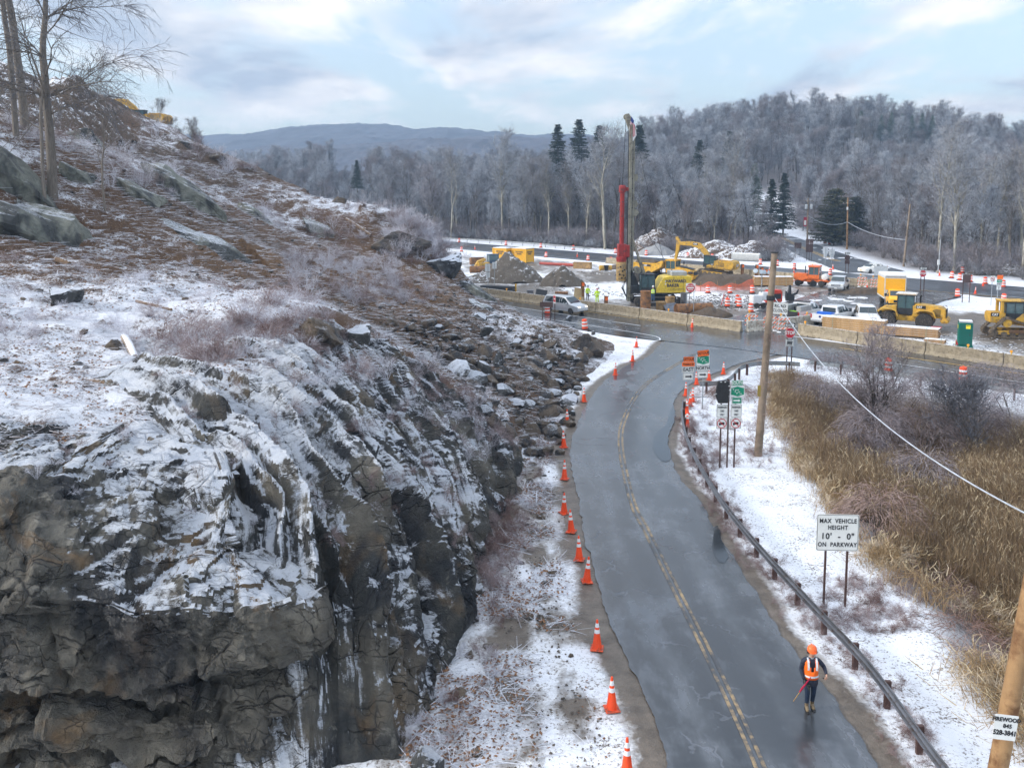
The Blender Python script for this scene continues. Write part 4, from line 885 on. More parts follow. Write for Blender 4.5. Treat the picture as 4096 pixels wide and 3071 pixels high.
# far blue ridge and the air in front of it
def ridge(name, prof, Y, depth, m, seed):
    xs_ = np.linspace(prof[0][0], prof[-1][0], 700); top = np.interp(xs_, [q[0] for q in prof], [q[1] for q in prof]); X = np.array([ray(x, 700)[0] / ray(x, 700)[1] * Y for x in xs_]); Z = np.array([GY(x, y, Y).z for x, y in zip(xs_, top)])
    nr = 60; V = np.zeros((700, nr, 3)); s = np.linspace(0, 1, nr)
    V[..., 0] = X[:, None]; V[..., 1] = Y - depth * (1 - s)[None] + 0 * X[:, None]; V[..., 2] = Z[:, None] * np.sin(s * math.pi / 2)[None] ** .9 - 2
    p = V.reshape(-1, 3); d = fbm(p * .012, 3, seed) * 3.5 + fbm(p * .14, 3, seed + 9) * 1.5; p[:, 2] += d * np.tile(sstep(0, .3, s), 700)
    return tag(obj(name, mesh_np(name, p, gridf(700, nr)), m), kind='structure')
M_RIDGE = mat('distant_wooded_ridge', (.085, .085, .105), .9, var=.4, vs=.02, obj_space=False)
ridge('far_hills', [(-600, 560), (300, 560), (780, 548), (1000, 540), (1150, 515), (1260, 498), (1445, 491), (1560, 497), (1680, 512), (1850, 520), (2200, 540), (2600, 560), (3500, 560), (5200, 560)], 1300, 350, M_RIDGE, 5)
ridge('far_hills', [(-600, 610), (900, 610), (1100, 585), (1500, 570), (1700, 555), (2000, 545), (2400, 560), (4000, 600)], 900, 250, M_RIDGE, 15)

hz = MB().box((-1700, -120, -4), (2700, 1420, 116)).build('haze', None); hz['kind'] = 'stuff'; tag(hz, 'thin bluish winter haze in the air', 'haze')
m = bpy.data.materials.new('thin_air'); m.use_nodes = True; nt = m.node_tree; nt.nodes.clear(); v = nt.nodes.new('ShaderNodeVolumePrincipled'); v.inputs['Color'].default_value = (.50, .72, 1, 1); v.inputs['Density'].default_value = .00045; v.inputs['Anisotropy'].default_value = .2
mo = nt.nodes.new('ShaderNodeOutputMaterial'); nt.links.new(v.outputs[0], mo.inputs['Volume']); hz.data.materials.append(m)
# ------------------------------------------------------------------ litter, brush, reeds and the near trees
def hill_pts(n, fx, fy):
    X, Y = fx(n), fy(n); h0 = hill_h(X, Y); ok = (h0 > .15)
    X, Y, h0 = X[ok], Y[ok], h0[ok]; z = h0 + hill_rough(np.column_stack([X, Y]), h0); return X, Y, z
X, Y, Z = hill_pts(60000, lambda n: RNG.uniform(-32, 6, n), lambda n: 22 + 48 * RNG.random(n) ** 1.3)
cl_ = (X > -9.2) & (Y < 43.5); 
patch = vn(np.column_stack([X * .35, Y * .35, Z * 0]), 9); ok = (~cl_) & (Y > 24.5) & (patch > -.35); X, Y, Z = X[ok], Y[ok], Z[ok]
def ditch(n):
    y = 18 + 34 * RNG.random(n); x = np.interp(y, [p[1] for p in TOE[:9]], [p[0] for p in TOE[:9]]) + np.abs(RNG.normal(0, 1.8, n)); k = (vn(np.column_stack([x * .8, y * .8, x * 0]), 19) > -.15) & (x < np.interp(y, [q[1] for q in ROAD_L], [q[0] for q in ROAD_L]) - 1.1); return x[k], y[k], np.full(k.sum(), .0)
X, Y, Z = [np.concatenate(q) for q in zip((X, Y, Z), ditch(10000))]; n = len(X)
a = RNG.uniform(0, 6.28, n); s = RNG.uniform(.03, .07, n); tx = np.stack([np.cos(a), np.sin(a), RNG.uniform(-.5, .5, n)], 1); ty = np.stack([-np.sin(a), np.cos(a), RNG.uniform(-.5, .5, n)], 1); C = np.column_stack([X, Y, Z + .03])
Vq = np.stack([C - tx * s[:, None], C - ty * s[:, None] * .7, C + tx * s[:, None], C + ty * s[:, None] * .7], 1).reshape(-1, 3)
m, nt, b, L = tree_nodes('dead_leaves'); L(ramp(nt, noise(nt, 9., 2, .5), (.3, (.06, .028, .014)), (.5, (.17, .075, .03)), (.72, (.30, .16, .07))), b.inputs['Base Color']); b.inputs['Roughness'].default_value = .7
tag(obj('leaf_litter', mesh_np('leaf_litter', Vq, np.arange(4 * n).reshape(n, 4), False), m), 'fallen brown leaves lying on the snowy slope', 'leaves', kind='stuff')
X, Y, Z = hill_pts(60000, lambda n: RNG.uniform(-36, 6, n), lambda n: 22 + 75 * RNG.random(n) ** 1.5)
ok = ~((X > -9.2) & (Y < 43.5)) & (Y > 24); X, Y, Z = [np.concatenate(q) for q in zip((X[ok], Y[ok], Z[ok]), ditch(9500))]; n = len(X); a = RNG.normal(.3, 1.1, n); L_ = RNG.uniform(.15, .9, n)
p0 = np.column_stack([X, Y, Z + .02]); p1 = p0 + np.column_stack([np.cos(a) * L_, np.sin(a) * L_, RNG.uniform(-.02, .22, n) * L_ - .25 * np.cos(a) * L_ * .6]); w = RNG.uniform(.004, .012, n) * (1 + (Y - 25) * .012)
V, F = segs_mesh('t', np.column_stack([p0, p1, w, w * .6]), 2)
M_FRT = twig_mat('icy_twig_litter', (.62, .63, .68), (.17, .11, .085), .42, .58)
tag(obj('twig_litter', mesh_np('twig_litter', V, F), M_FRT), 'icy broken twigs strewn over the slope', 'twigs', kind='stuff')
# frosted brush
M_FROST = twig_mat('icy_brush', (.62, .62, .68), (.22, .15, .14), .40, .60); M_BRUSH = twig_mat('purple_brown_brush', (.33, .26, .26), (.16, .09, .075))
BR = [grow_shrub(random.Random(120 + i), H, st, sp, 4, L_, w, ar) for i, (H, st, sp, L_, w, ar) in enumerate([(1.0, 11, 1.1, .3, .0045, .15), (1.4, 8, .8, .38, .0045, .1), (.7, 11, 1.5, .25, .004, .3), (1.1, 10, 1.6, .35, .005, .5)])]
BCOL = src_coll('brush_sources', [join_segs('brush_source', [(s_, 3, 0), (t_, 2, 0)], [M_FROST if i < 3 else M_BRUSH]) for i, (s_, t_) in enumerate(BR)])
pts, sc_, ix = [], [], []
def brush_view(n, x0, x1, y0, y1, s0, s1, kinds, fn=None):
    for _ in range(n):
        x, y = random.uniform(x0, x1), random.uniform(y0, y1)
        if fn and not fn(x, y): continue
        p = GT(x * V_, y * V_, 23.5, 200.)
        if p.y < 24: continue
        pts.append(tuple(p)); sc_.append(random.uniform(s0, s1)); ix.append(random.choice(kinds))
brush_view(100, 620, 960, 560, 660, .7, 1.2, (0, 1, 2)); brush_view(70, 480, 700, 640, 780, .6, 1.0, (0, 2, 3)); brush_view(26, 330, 500, 740, 800, .7, 1.1, (3, 0, 3)); brush_view(90, 840, 1010, 470, 560, .9, 1.5, (0, 1))
brush_view(50, 220, 560, 290, 420, .8, 1.3, (0, 1, 2)); brush_view(60, 0, 600, 560, 760, .4, .8, (0, 2)); brush_view(34, 560, 900, 420, 520, .8, 1.3, (0, 1, 2)); brush_view(40, 0, 240, 170, 330, .8, 1.3, (0, 1, 2))
for _ in range(230):                        # hanging over the cliff, denser at its far end
    i = int(len(CLIFF_V) * (.12 + .87 * min(.99, random.random() ** .6))); j = int(random.uniform(.10, .8) * NS); q = CLIFF_V[i, j]
    pts.append(tuple(q - np.array([.05, 0, .05]))); sc_.append(random.uniform(.45, .8) * (.3 + .85 * i / NA)); ix.append(random.choice((0, 1, 2, 3, 3)))
for _ in range(40):
    i = random.randrange(40, 330); j = random.randrange(10, 70); q = OUT_V[i, j]; pts.append(tuple(q)); sc_.append(random.uniform(.18, .4)); ix.append(random.choice((1, 2)))
for _ in range(60):
    p = G(random.uniform(1000, 1130) * V_, random.uniform(1090, 1290) * V_); pts.append((min(p.x, .6), p.y, .1)); sc_.append(random.uniform(.35, .65)); ix.append(3)
for _ in range(90):
    t = random.random(); Yb = 20 + 26 * t; pts.append((float(np.interp(Yb, [p[1] for p in TOE[:9]], [p[0] for p in TOE[:9]])) + random.uniform(-.2, 1.5), Yb, .0)); sc_.append(random.uniform(.15, .4)); ix.append(random.choice((0, 3)))
n = len(pts); gn_scatter('frosted_brush', np.array(pts), RNG.uniform(0, 6.28, n), np.array(sc_), np.array(ix), BCOL, 'ice-coated bare brush growing over the cliff and slope', 'brush')

# reeds --------------------------------------------------------------
def reed_clump(rng, n, H, lean, w=.011):
    st, pl = [], []
    for _ in range(n):
        x, y = rng.gauss(0, .38), rng.gauss(0, .38); h = H * rng.uniform(.7, 1.1); dx, dy = rng.gauss(lean, .12 + lean * .5), rng.gauss(0, .12 + lean * .6); a = (x, y, 0); b_ = (x + dx * h * .3, y + dy * h * .3, h * .55); c_ = (x + dx * h * .8, y + dy * h * .8, h * max(.25, 1 - abs(dx) * .6))
        w = rng.uniform(.004, .008) * (1.3 if lean > .3 else 1); st += [(*a, *b_, w, w * .8), (*b_, *c_, w * .8, w * .5)]
        for _ in range(2): 
            t = rng.uniform(.3, .9); q = Vector(a).lerp(Vector(c_), t); an = rng.uniform(0, 6.28); st.append((*q, q.x + math.cos(an) * .2, q.y + math.sin(an) * .2, q.z + rng.uniform(.05, .32), w * 1.2, w * .3))
        if rng.random() < .22: pl.append((*c_, c_[0] + dx * .2 + .06, c_[1] + dy * .2, c_[2] + .16, w * 1.5, w * 1.3)); pl.append((c_[0] + dx * .2 + .06, c_[1] + dy * .2, c_[2] + .16, c_[0] + dx * .3 + .16, c_[1], c_[2] + .22, w * 1.4, w * .4))
    return st, pl
def reed_mat(name, a, b_, c_):
    m, nt, b, L = tree_nodes(name); L(ramp(nt, noise(nt, 1.2, 4, .6), (.3, a), (.5, b_), (.7, c_)), b.inputs['Base Color']); b.inputs['Roughness'].default_value = .7; return m
M_REED = reed_mat('dry_reeds', (.12, .075, .038), (.21, .14, .075), (.31, .23, .135)); M_PLUME = reed_mat('reed_plumes', (.30, .22, .12), (.45, .36, .22), (.6, .52, .38)); M_STRAW = reed_mat('pale_flattened_reeds', (.16, .095, .04), (.32, .22, .11), (.60, .52, .42))
RC = [join_segs('reed_clump', [(s_, 2, 0), (p_, 2, 1)], [M_REED, M_PLUME]) for s_, p_ in [reed_clump(random.Random(140 + i), 90, 2.35, .04) for i in range(3)]] + [join_segs('reed_clump', [(s_, 2, 0), (p_, 2, 1)], [M_STRAW, M_PLUME]) for s_, p_ in [reed_clump(random.Random(150 + i), 90, 1.05, .7, .013) for i in range(2)]]
RCOL = src_coll('reed_sources', RC)
g_ = np.array([(x + random.uniform(-.3, .3), y + random.uniform(-.3, .3)) for x in np.arange(9, 46, .62) for y in np.arange(13, 62, .62)])
SHP = np.array([tuple(G(x * V_, y * V_, -1.4))[:2] for x, y in [(1895, 1215), (1990, 1085), (2010, 1330), (2075, 1440), (2110, 1500), (1850, 1010), (2100, 930), (1820, 905), (2040, 860), (1765, 905), (1800, 830), (1880, 1000), (1935, 930), (1985, 1000), (2020, 900), (2090, 980), (2140, 860), (2190, 930)]])
g_ = g_[np.array([((SHP - q) ** 2).sum(1).min() > 2.4 for q in g_])]; md_ = sdist(g_, MARSH + MARSH[:1]); ok = inpoly(g_, MARSH) & (md_ > .4) & (vof(g_.T) < 56); g_, md_ = g_[ok], md_[ok]
z_ = ground_h(g_[:, 0], g_[:, 1]); sc_, ix, kp = [], [], []
for (x, y), d_ in zip(g_, md_):
    q = np.array([x, y, -1.2]) - np.array([0, 0, CAM_H]); px = 2048 + x / y * FPX
    flat = (y < 26 + 3 * math.sin(x * .5)) or d_ < 1.4
    if abs(px - 2048) > 2600: kp.append(False); sc_.append(0); ix.append(0); continue
    shr = (math.hypot((x - 17.5) / 3.4, (y - 47) / 4.5) < 1) and random.random() < .6
    kp.append(not shr); sc_.append(random.uniform(.7, 1.1) * (1 if y < 42 else .78)); ix.append(random.choice((3, 4)) if flat or random.random() < .16 else random.choice((0, 1, 2)))
kp = np.array(kp); n = int(kp.sum()); rz_ = np.where(np.array(ix)[kp] < 3, RNG.uniform(0, 6.28, n), RNG.normal(.8, .9, n))
gn_scatter('reed_bed', np.column_stack([g_, z_])[kp], rz_, np.array(sc_)[kp], np.array(ix)[kp], RCOL, 'dry golden reeds filling the marsh beside the road', 'reeds')
# bushes and the small tree standing in the reeds
def shrub_thing(p, S, s, lab, mats, name='bare_shrub', grp=None):
    t = thing(name, lab, 'shrub', p, random.uniform(0, 6), grp); t.scale = (s, s, s)
    obj('stems', join_segs('stems', [(S[0], 3, 0)], [mats[0]]), None, t); obj('twigs', join_segs('twigs', [(S[1], 2, 0)], [mats[1]]), None, t); return t
M_VINE = twig_mat('rusty_vine_twigs', (.30, .215, .19), (.17, .095, .07)); M_GREYT = twig_mat('grey_purple_twigs', (.27, .235, .25), (.14, .10, .095))
def dome(rng, H, W, n=520, w=.008):          # vine-hung bush: arching canes falling from a dome
    st, tw = [], []
    for _ in range(n):
        a = rng.uniform(0, 6.28); r = W * math.sqrt(rng.random()); z = H * math.sqrt(max(0, 1 - (r / W) ** 2)) * rng.uniform(.75, 1.05); p = Vector((r * math.cos(a), r * math.sin(a), z)); d = Vector((math.cos(a) * .7 + rng.gauss(0, .4), math.sin(a) * .7 + rng.gauss(0, .4), rng.uniform(-.2, .7))).normalized()
        for i in range(5): q = p + d * .22; tw.append((*p, *q, w, w * .9)); d = (d + Vector((rng.gauss(0, .25), rng.gauss(0, .25), -.34))).normalized(); p = q
    for _ in range(9): a = rng.uniform(0, 6.28); st.append((0, 0, -.1, W * .6 * math.cos(a), W * .6 * math.sin(a), H * .75, .05, .015))
    return st, tw
for x, y, z, S, s, lab, mm in [(1895, 1215, -1.2, dome(random.Random(1), 3.0, 1.7, 900), 1., 'large vine-draped brown bush behind the vehicle height sign', M_VINE), (1990, 1085, -1.4, dome(random.Random(2), 2.4, 1.5, 700), 1., 'grey-brown bush right of the vine-draped bush', M_GREYT),
                               (2010, 1330, -1.2, dome(random.Random(3), 1.3, 1.5, 700, .006), 1., 'low rust-brown bush below the snowy stones', M_VINE), (2075, 1440, -1.2, dome(random.Random(4), 1.4, 1.3, 600, .006), 1., 'rust-brown bush at the edge of the verge near the firewood pole', M_VINE), (2110, 1500, -1.1, dome(random.Random(5), 1.2, 1.1, 500, .006), 1., 'low brown bush just above the firewood sign', M_VINE),
                               (1850, 1010, -1.4, dome(random.Random(6), 2.2, 1.6, 600), 1., 'purple-grey thicket left of the marsh tree', M_GREYT), (1740, 985, -.9, dome(random.Random(7), 1.0, 1.2, 420), 1., 'low brown thicket at the foot of the utility pole', M_VINE), (2100, 930, -1.4, dome(random.Random(8), 1.9, 2.2, 600), 1., 'purple-grey thicket in the reeds at the right edge', M_GREYT),
                               (1820, 905, -1.4, dome(random.Random(9), 2.2, 1.8, 600), 1., 'grey thicket behind the marsh tree by the guardrail', M_GREYT), (2040, 860, -1.2, dome(random.Random(10), 1.8, 2.4, 600), 1., 'purple thicket below the striped barrel', M_GREYT), (1580, 860, -.2, dome(random.Random(11), .8, 1.3, 500), 1., 'brown thicket behind the covered sign', M_VINE), (1720, 830, -.3, dome(random.Random(12), .7, 1.6, 500), 1., 'rusty bushes below the stop sign', M_VINE)]:
    shrub_thing(G(x * V_, y * V_, z), S, s, lab, (M_BARK, mm))
rng = random.Random(33); b_, s_, t_ = grow_tree(rng, 8.6, .17, .14, 4, 15, 7, 6, .5, .009, 1.1, 0., .1, lim_len=.45)
t = thing('bare_tree', 'bare multi-stemmed tree standing in the reeds in front of the concrete barrier', 'tree', G(1893 * V_, 965 * V_, -1.5)); t.scale = (.72, .72, .72); obj('trunk', join_segs('trunk', [(b_, 6, 0), (s_, 3, 0)], [M_BARK]), None, t); obj('crown', join_segs('crown', [(t_, 2, 0)], [M_GREYT]), None, t)
for i, (x, y, H_, W_) in enumerate([(1690, 880, 1.4, 1.5), (1765, 905, 2.2, 1.8), (1800, 830, 2., 2.), (1880, 1000, 2.4, 2.), (1935, 930, 2.6, 2.4), (1985, 1000, 2.4, 2.), (2020, 900, 2.4, 2.4), (2090, 980, 2.2, 2.2), (2140, 860, 2., 2.4), (2190, 930, 2.3, 2.2)]): shrub_thing(G(x * V_, y * V_, -1.4), dome(random.Random(60 + i), H_ * 1.25, W_ * .95, 1000, .007), 1., '%s grey-purple thicket from the left among the reeds' % ordw(i), (M_BARK, M_GREYT), grp='thickets among the reeds')
rng = random.Random(35); b_, s_, t_ = grow_tree(rng, 5.5, .09, .2, 2, 12, 6, 6, .45, .009, .9, 0., .2, lim_len=.4)
t = thing('bare_tree', 'small bare sapling in the marsh at the right edge below the cable', 'tree', G(2105 * V_, 1010 * V_, -1.5)); obj('trunk', join_segs('trunk', [(b_, 5, 0), (s_, 3, 0)], [M_BARK]), None, t); obj('crown', join_segs('crown', [(t_, 2, 0)], [M_TWIGN]), None, t)
# snow-free grass tufts along the near guardrail are added with the rail
# near trees on the slope at the left -----------------------------------
M_BARKN = bark_mat('near_bark', (.10, .085, .070), (.24, .205, .17))
for seed, x, y, Y, H, r0, cl, nl, lean, lab, kw in [(201, 113, 432, None, 21, .29, .30, 1, (.005, 0), 'thick tree trunk with drooping branches on the left slope', dict(limbs=40, subs=9, tw=8, tw_len=.8, tw_w=.009, spread=1.5, droop=.55, up=-.1, lim_len=.34, lim_r=.17, wob=.16)),
                                                   (202, 56, 292, None, 24, .27, .5, 1, (-.01, 0), 'straight tree trunk left of the thick trunk', dict(limbs=9, subs=6, tw=6, tw_len=.8, tw_w=.012, spread=1.3, droop=.4, up=-.05, lim_r=.17)),
                                                   (203, 36, 308, None, 24, .18, .5, 1, (-.10, 0), 'slim trunk leaning left at the picture edge', dict(limbs=10, subs=6, tw=6, tw_len=.8, tw_w=.012, spread=1.3, droop=.4, up=-.05, lim_r=.17)),
                                                   (204, 228, 470, None, 9.6, .075, .35, 1, (-.01, 0), 'thin bare sapling on the slope right of the thick trunk', dict(limbs=16, subs=6, tw=5, tw_len=.5, tw_w=.006, spread=1.1, droop=.12, up=.1, lim_len=.33)),
                                                   (205, 101, 470, None, 13.0, .11, .45, 1, (.0, 0), 'thin crooked stem in front of the thick trunk', dict(limbs=5, subs=4, tw=4, tw_len=.5, tw_w=.006, spread=1., droop=.1, up=.1, lim_len=.2))]:
    p = GT(x * V_, y * V_, 40.); b_, s_, t_ = grow_tree(random.Random(seed), H, r0, cl, nl, lean=lean, **kw)
    t = thing('bare_tree', lab, 'tree', p); obj('trunk', join_segs('trunk', [(b_, 10, 0), (s_, 4, 0)], [M_BARKN]), None, t); obj('crown', join_segs('crown', [(t_, 2, 0)], [M_TWIGN]), None, t)
# a few bare trees on the skyline behind the hilltop
for i, (x, y, s) in enumerate([(345, 285, .33), (368, 292, .36), (392, 305, .32), (412, 318, .30), (432, 335, .34)]):
    p = GT(x * V_, y * V_, 90.); p = Vector((p.x * 1.1, p.y * 1.1, 0)); p.z = HZ(p.x, p.y)
    tree((p.x, p.y, p.z - 2.6), (0, 3, 5, 2, 3)[i], s * .72, '%s bare tree from the left in the row behind the hilltop excavator' % ordw(i))
# snowy logs on the slope
M_LOG = mat('log_bark', (.20, .13, .08), .8, var=.4, vs=6., snow=.9); M_LOGS = mat('snowy_log', (.35, .28, .22), .8, var=.3, snow=.45)
for i, (x0, y0, x1, y1, r, lab) in enumerate([(650, 425, 790, 500, .16, 'long fallen log lying down the middle of the upper slope'), (745, 478, 800, 512, .2, 'short fallen log near the toe of the upper slope'), (270, 740, 292, 782, .17, 'snow-covered pale log beside the ochre rock'), (120, 570, 150, 578, .18, 'snow-topped dark log on the bench'), (860, 500, 930, 560, .18, 'dark log lying by the earth bank'), (295, 655, 370, 672, .08, 'thin bare branch lying on the bench'), (140, 820, 240, 835, .09, 'broken branch lying on the snowy bench at the left'), (390, 380, 450, 410, .12, 'thin log on the upper slope by the long slab')]):
    a, b2 = GT(x0 * V_, y0 * V_, 23.5), GT(x1 * V_, y1 * V_, 23.5)
    mb = MB(); mb.tube([a + Vector((0, 0, r * .8)), a.lerp(b2, .5) + Vector((0, 0, r)), b2 + Vector((0, 0, r * .8))], [r, r * .95, r * .8], 9); tag(mb.build('fallen_log', M_LOGS if i == 2 else M_LOG, smooth=True), lab, 'log')
# ------------------------------------------------------------------ roadside furniture
ORANGE = mat('cone_orange', (.95, .085, .018), .5, var=.12, dirt=(.25, .12, .07), dirt_amt=.15); WHITE = mat('reflective_white', (.80, .80, .80), .4, var=.08); BLACKR = mat('black_rubber', (.025, .025, .027), .7)
GALV = mat('galvanised_steel', (.42, .45, .47), .45, .6, var=.25, vs=4., dirt=(.18, .10, .06), dirt_amt=.15); BROWNP = mat('brown_steel_post', (.075, .038, .03), .6, var=.3); RUST = mat('weathering_steel', (.19, .195, .215), .36, .6, var=.35, vs=2., dirt=(.11, .075, .055), dirt_amt=.25)
WOODP = mat('weathered_pole_wood', (.26, .20, .145), .85, var=.45, vs=1.2, bmp=.02, bs=14); WOODN = mat('new_pole_wood', (.36, .215, .10), .8, var=.35, vs=1.1, dirt=(.16, .075, .03), dirt_amt=.5, bmp=.01)
CONC = mat('barrier_concrete', (.36, .30, .21), .85, var=.28, vs=2.2, dirt=(.22, .175, .11), dirt_amt=.4, bmp=.01, snow=.95); CONCL = mat('barrier_concrete_pale', (.55, .52, .45), .85, var=.3, vs=2.5, dirt=(.25, .2, .14), dirt_amt=.45, bmp=.01, snow=.95)
AMBER = mat('amber_lens', (.95, .40, .02), .3, var=.05); SIGNW = mat('sign_white', (.74, .75, .72), .45, var=.10, vs=2.); SIGNR = mat('sign_red', (.50, .012, .025), .4, var=.1); SIGNO = mat('sign_orange', (.95, .17, .02), .45, var=.06); SIGNG = mat('sign_green', (.0, .24, .13), .4, var=.1); INK = mat('sign_black', (.015, .015, .017), .5); SIGNB = mat('sign_back_brown', (.085, .05, .045), .6, var=.2); SIGNK = mat('sign_back_white', (.66, .68, .68), .5, var=.12)
_TX = {}
def text_mesh(s, bold=0., spc=1.):
    if (s, bold, spc) in _TX: return _TX[(s, bold, spc)]
    cu = bpy.data.curves.new('lettering', 'FONT'); cu.body = s; cu.align_x = 'CENTER'; cu.align_y = 'CENTER'; cu.size = 1.; cu.extrude = .004; cu.offset = bold; cu.space_character = spc; cu.resolution_u = 3
    o = bpy.data.objects.new('t', cu); me = bpy.data.meshes.new_from_object(o); me.name = 'lettering'; bpy.data.objects.remove(o); _TX[(s, bold, spc)] = me; return me
def text(s, h, m, parent, loc, rot=(R(90), 0, 0), sx=.85, bold=.02, spc=1.):
    me = text_mesh(s, bold, spc).copy(); o = obj('lettering', me, m, parent, loc, rot); k = h / .72; o.scale = (k * sx, k, 1.); return o
def rect(parent, cx, cz, w, h, m, y=0., t=.012, border=None, name='sign_panel', roll=0., rad=.03):
    def rr(w, h, r):
        r = min(r, w / 2.01, h / 2.01); return [(sx * (w / 2 - r) + r * math.cos(a), sz * (h / 2 - r) + r * math.sin(a)) for sx, sz, a0 in ((1, 1, 0), (-1, 1, 90), (-1, -1, 180), (1, -1, 270)) for a in (R(a0), R(a0 + 45), R(a0 + 90))]
    o = MB().prism(rr(w, h, rad), -t, 0, 'Y').build(name, m, parent); o.location = (cx, y, cz); o.rotation_euler = (0, roll, 0)
    if border:
        q = MB().prism(rr(w - .03, h - .03, rad), -.002, 0).build('border', border, o); q.location = (0, -t, 0); q2 = MB().prism(rr(w - .06, h - .06, rad * .8), -.002, 0).build('face', m, o); q2.location = (0, -t - .002, 0)
    return o
def octagon(parent, cx, cz, r, m, y=0., t=.012, name='sign_panel', edge=None):
    pg = lambda r: [(r * math.cos(R(22.5 + 45 * k)), r * math.sin(R(22.5 + 45 * k))) for k in range(8)]
    o = MB().prism(pg(r), -t, 0).build(name, edge or m, parent); o.location = (cx, y, cz)
    if edge: q = MB().prism(pg(r * .95), -.003, 0).build('face', m, o); q.location = (0, -t, 0)
    return o
def arrow(parent, cx, cz, w, m, y, left=False):
    s = -1 if left else 1; h = w * .11; hh = w * .24; hd = w * .28
    pg = [(-w / 2, -h), (w / 2 - hd, -h), (w / 2 - hd, -hh), (w / 2, 0), (w / 2 - hd, hh), (w / 2 - hd, h), (-w / 2, h)]
    o = MB().prism([(s * a, b) for a, b in pg], -.003, 0).build('arrow', m, parent); o.location = (cx, y, cz); return o
def post(parent, x, z0, z1, m, w=.05, y=.03): return MB().box((x - w / 2, y - w / 2, z0), (x + w / 2, y + w / 2, z1)).build('post', m, parent)
def face_cam(p, extra=0.): return math.atan2(-p.x, p.y) * .6 + extra if 0 else extra

# traffic cones -------------------------------------------------------
def make_cone():
    t = thing('traffic_cone', 'x', 'cone')
    MB().box((-.19, -.19, 0), (.19, .19, .035)).build('base', mat('cone_base', (.72, .10, .03), .6, var=.2, dirt=(.1, .06, .05), dirt_amt=.4), t, .01)
    def sec(z0, z1): r = lambda z: .145 - .118 * (z - .03) / .88; return [(r(z0), z0), (r(z1), z1)]
    b = MB().lathe([(.145, .03), (.027, .90), (.0, .905)], n=18).build('cone_body', ORANGE, t, smooth=35)
    for z0, z1 in ((.50, .61), (.68, .80)): MB().lathe([(s[0] + .003, s[1]) for s in sec(z0, z1)], n=18).build('reflective_band', WHITE, b, smooth=35)
    return t
CONE0 = make_cone(); _used = [False]
def cone(p, label, group=None, tilt=(0, 0)):
    o = CONE0 if not _used[0] else copy_tree(CONE0); _used[0] = True
    o.location = p; o.rotation_euler = (random.gauss(0, .035), random.gauss(0, .035), random.uniform(0, 6.28)); tag(o, label, 'cone', group or 'traffic cones'); return o
LC = [(2508, 3098), (2447, 2835), (2388, 2593), (2347, 2325), (2317, 2238), (2285, 2126), (2256, 2051), (2258, 1916), (2256, 1789), (2270, 1700), (2336, 1606), (2461, 1500), (2530, 1445), (2545, 1388)]
for i, q in enumerate(LC):
    p = G(*q, .02); cone(p, '%s cone in the row along the left edge of the road, counted from the bottom' % ordw(i) if i else 'orange cone cut off by the bottom edge of the picture', 'cones along the left road edge')
for i, q in enumerate([(2748, 1709), (2747, 1655), (2760, 1623), (2770, 1606), (2744, 1582), (2786, 1538), (2836, 1520), (2893, 1496)]):
    cone(G(*q, .0), '%s cone from the front in the row behind the curved guardrail end' % ordw(i), 'cones at the guardrail end')
for q, lab in [((2768, 1310), 'cone at the corner of the concrete barrier by the do not enter sign'), ((1900, 998), 'leftmost cone standing on the far road'), ((2309, 1027), 'cone on the far road left of the drill mast'), ((3077, 1089), 'cone on the far road behind the bare utility pole'), ((3176, 1096), 'cone below a barrel on the far road left of the orange sweeper'), ((3901, 1175), 'cone on the far road right of the brown square sign'), ((3758, 1103), 'cone beside the grey lamp post at the far junction'), ((3932, 1144), 'cone leaning on the barrel at the far junction'), ((3468, 1155), 'cone between the barricades in front of the white car'), ((3332, 1078), 'cone behind the white sign backs near the side road')]:
    cone(G(*q, .03), lab)
# barrels -------------------------------------------------------------
def make_barrel():
    t = thing('traffic_barrel', 'x', 'barrel')
    MB().lathe([(.40, 0), (.42, .05), (.40, .10), (.30, .11)], n=18).build('base', BLACKR, t, smooth=40)
    r = lambda z: .29 - .055 * z
    pr = [(.28, .05)]
    for z0 in (.12, .34, .56, .78): pr += [(r(z0) + .012, z0), (r(z0 + .18), z0 + .18), (r(z0 + .18), z0 + .2)]
    pr += [(.20, 1.0), (.08, 1.02)]
    b = MB().lathe(pr, n=18).build('drum', mat('barrel_orange', (.92, .10, .03), .5, var=.1, dirt=(.4, .2, .15), dirt_amt=.1), t, smooth=35)
    for z0 in (.345, .665): MB().lathe([(r(z0) + .018, z0), (r(z0 + .15) + .018, z0 + .15)], n=18).build('reflective_band', WHITE, b, smooth=35)
    MB().bar((-.08, 0, 1.04), (.08, 0, 1.04), .03, .06).build('handle', ORANGE, t)
    return t
BAR0 = make_barrel(); _ub = [False]
def barrel(p, label, group):
    o = BAR0 if not _ub[0] else copy_tree(BAR0); _ub[0] = True; o.location = p; o.rotation_euler = (random.gauss(0, .03), random.gauss(0, .03), random.uniform(0, 6)); tag(o, label, 'barrel', group)
for i, q in enumerate([(1837, 970), (2024, 981), (2163, 991), (2294, 1000), (2462, 1013), (2585, 1022), (2752, 1032), (2849, 1037), (3041, 1059), (3108, 1064), (3177, 1078)]): barrel(G(*q), '%s barrel from the left along the far edge of the far road' % ordw(i), 'barrels beyond the far road')
for i, q in enumerate([(1846, 1007), (2184, 1029), (2352, 1043), (2444, 1051)]): barrel(G(*q), '%s barrel from the left along the near edge of the far road' % ordw(i), 'barrels on the near side of the far road')
for i, q in enumerate([(2832, 1173), (2920, 1174), (3009, 1173)]): barrel(G(*q), '%s barrel from the left in front of the orange safety fence' % ordw(i), 'barrels by the safety fence')
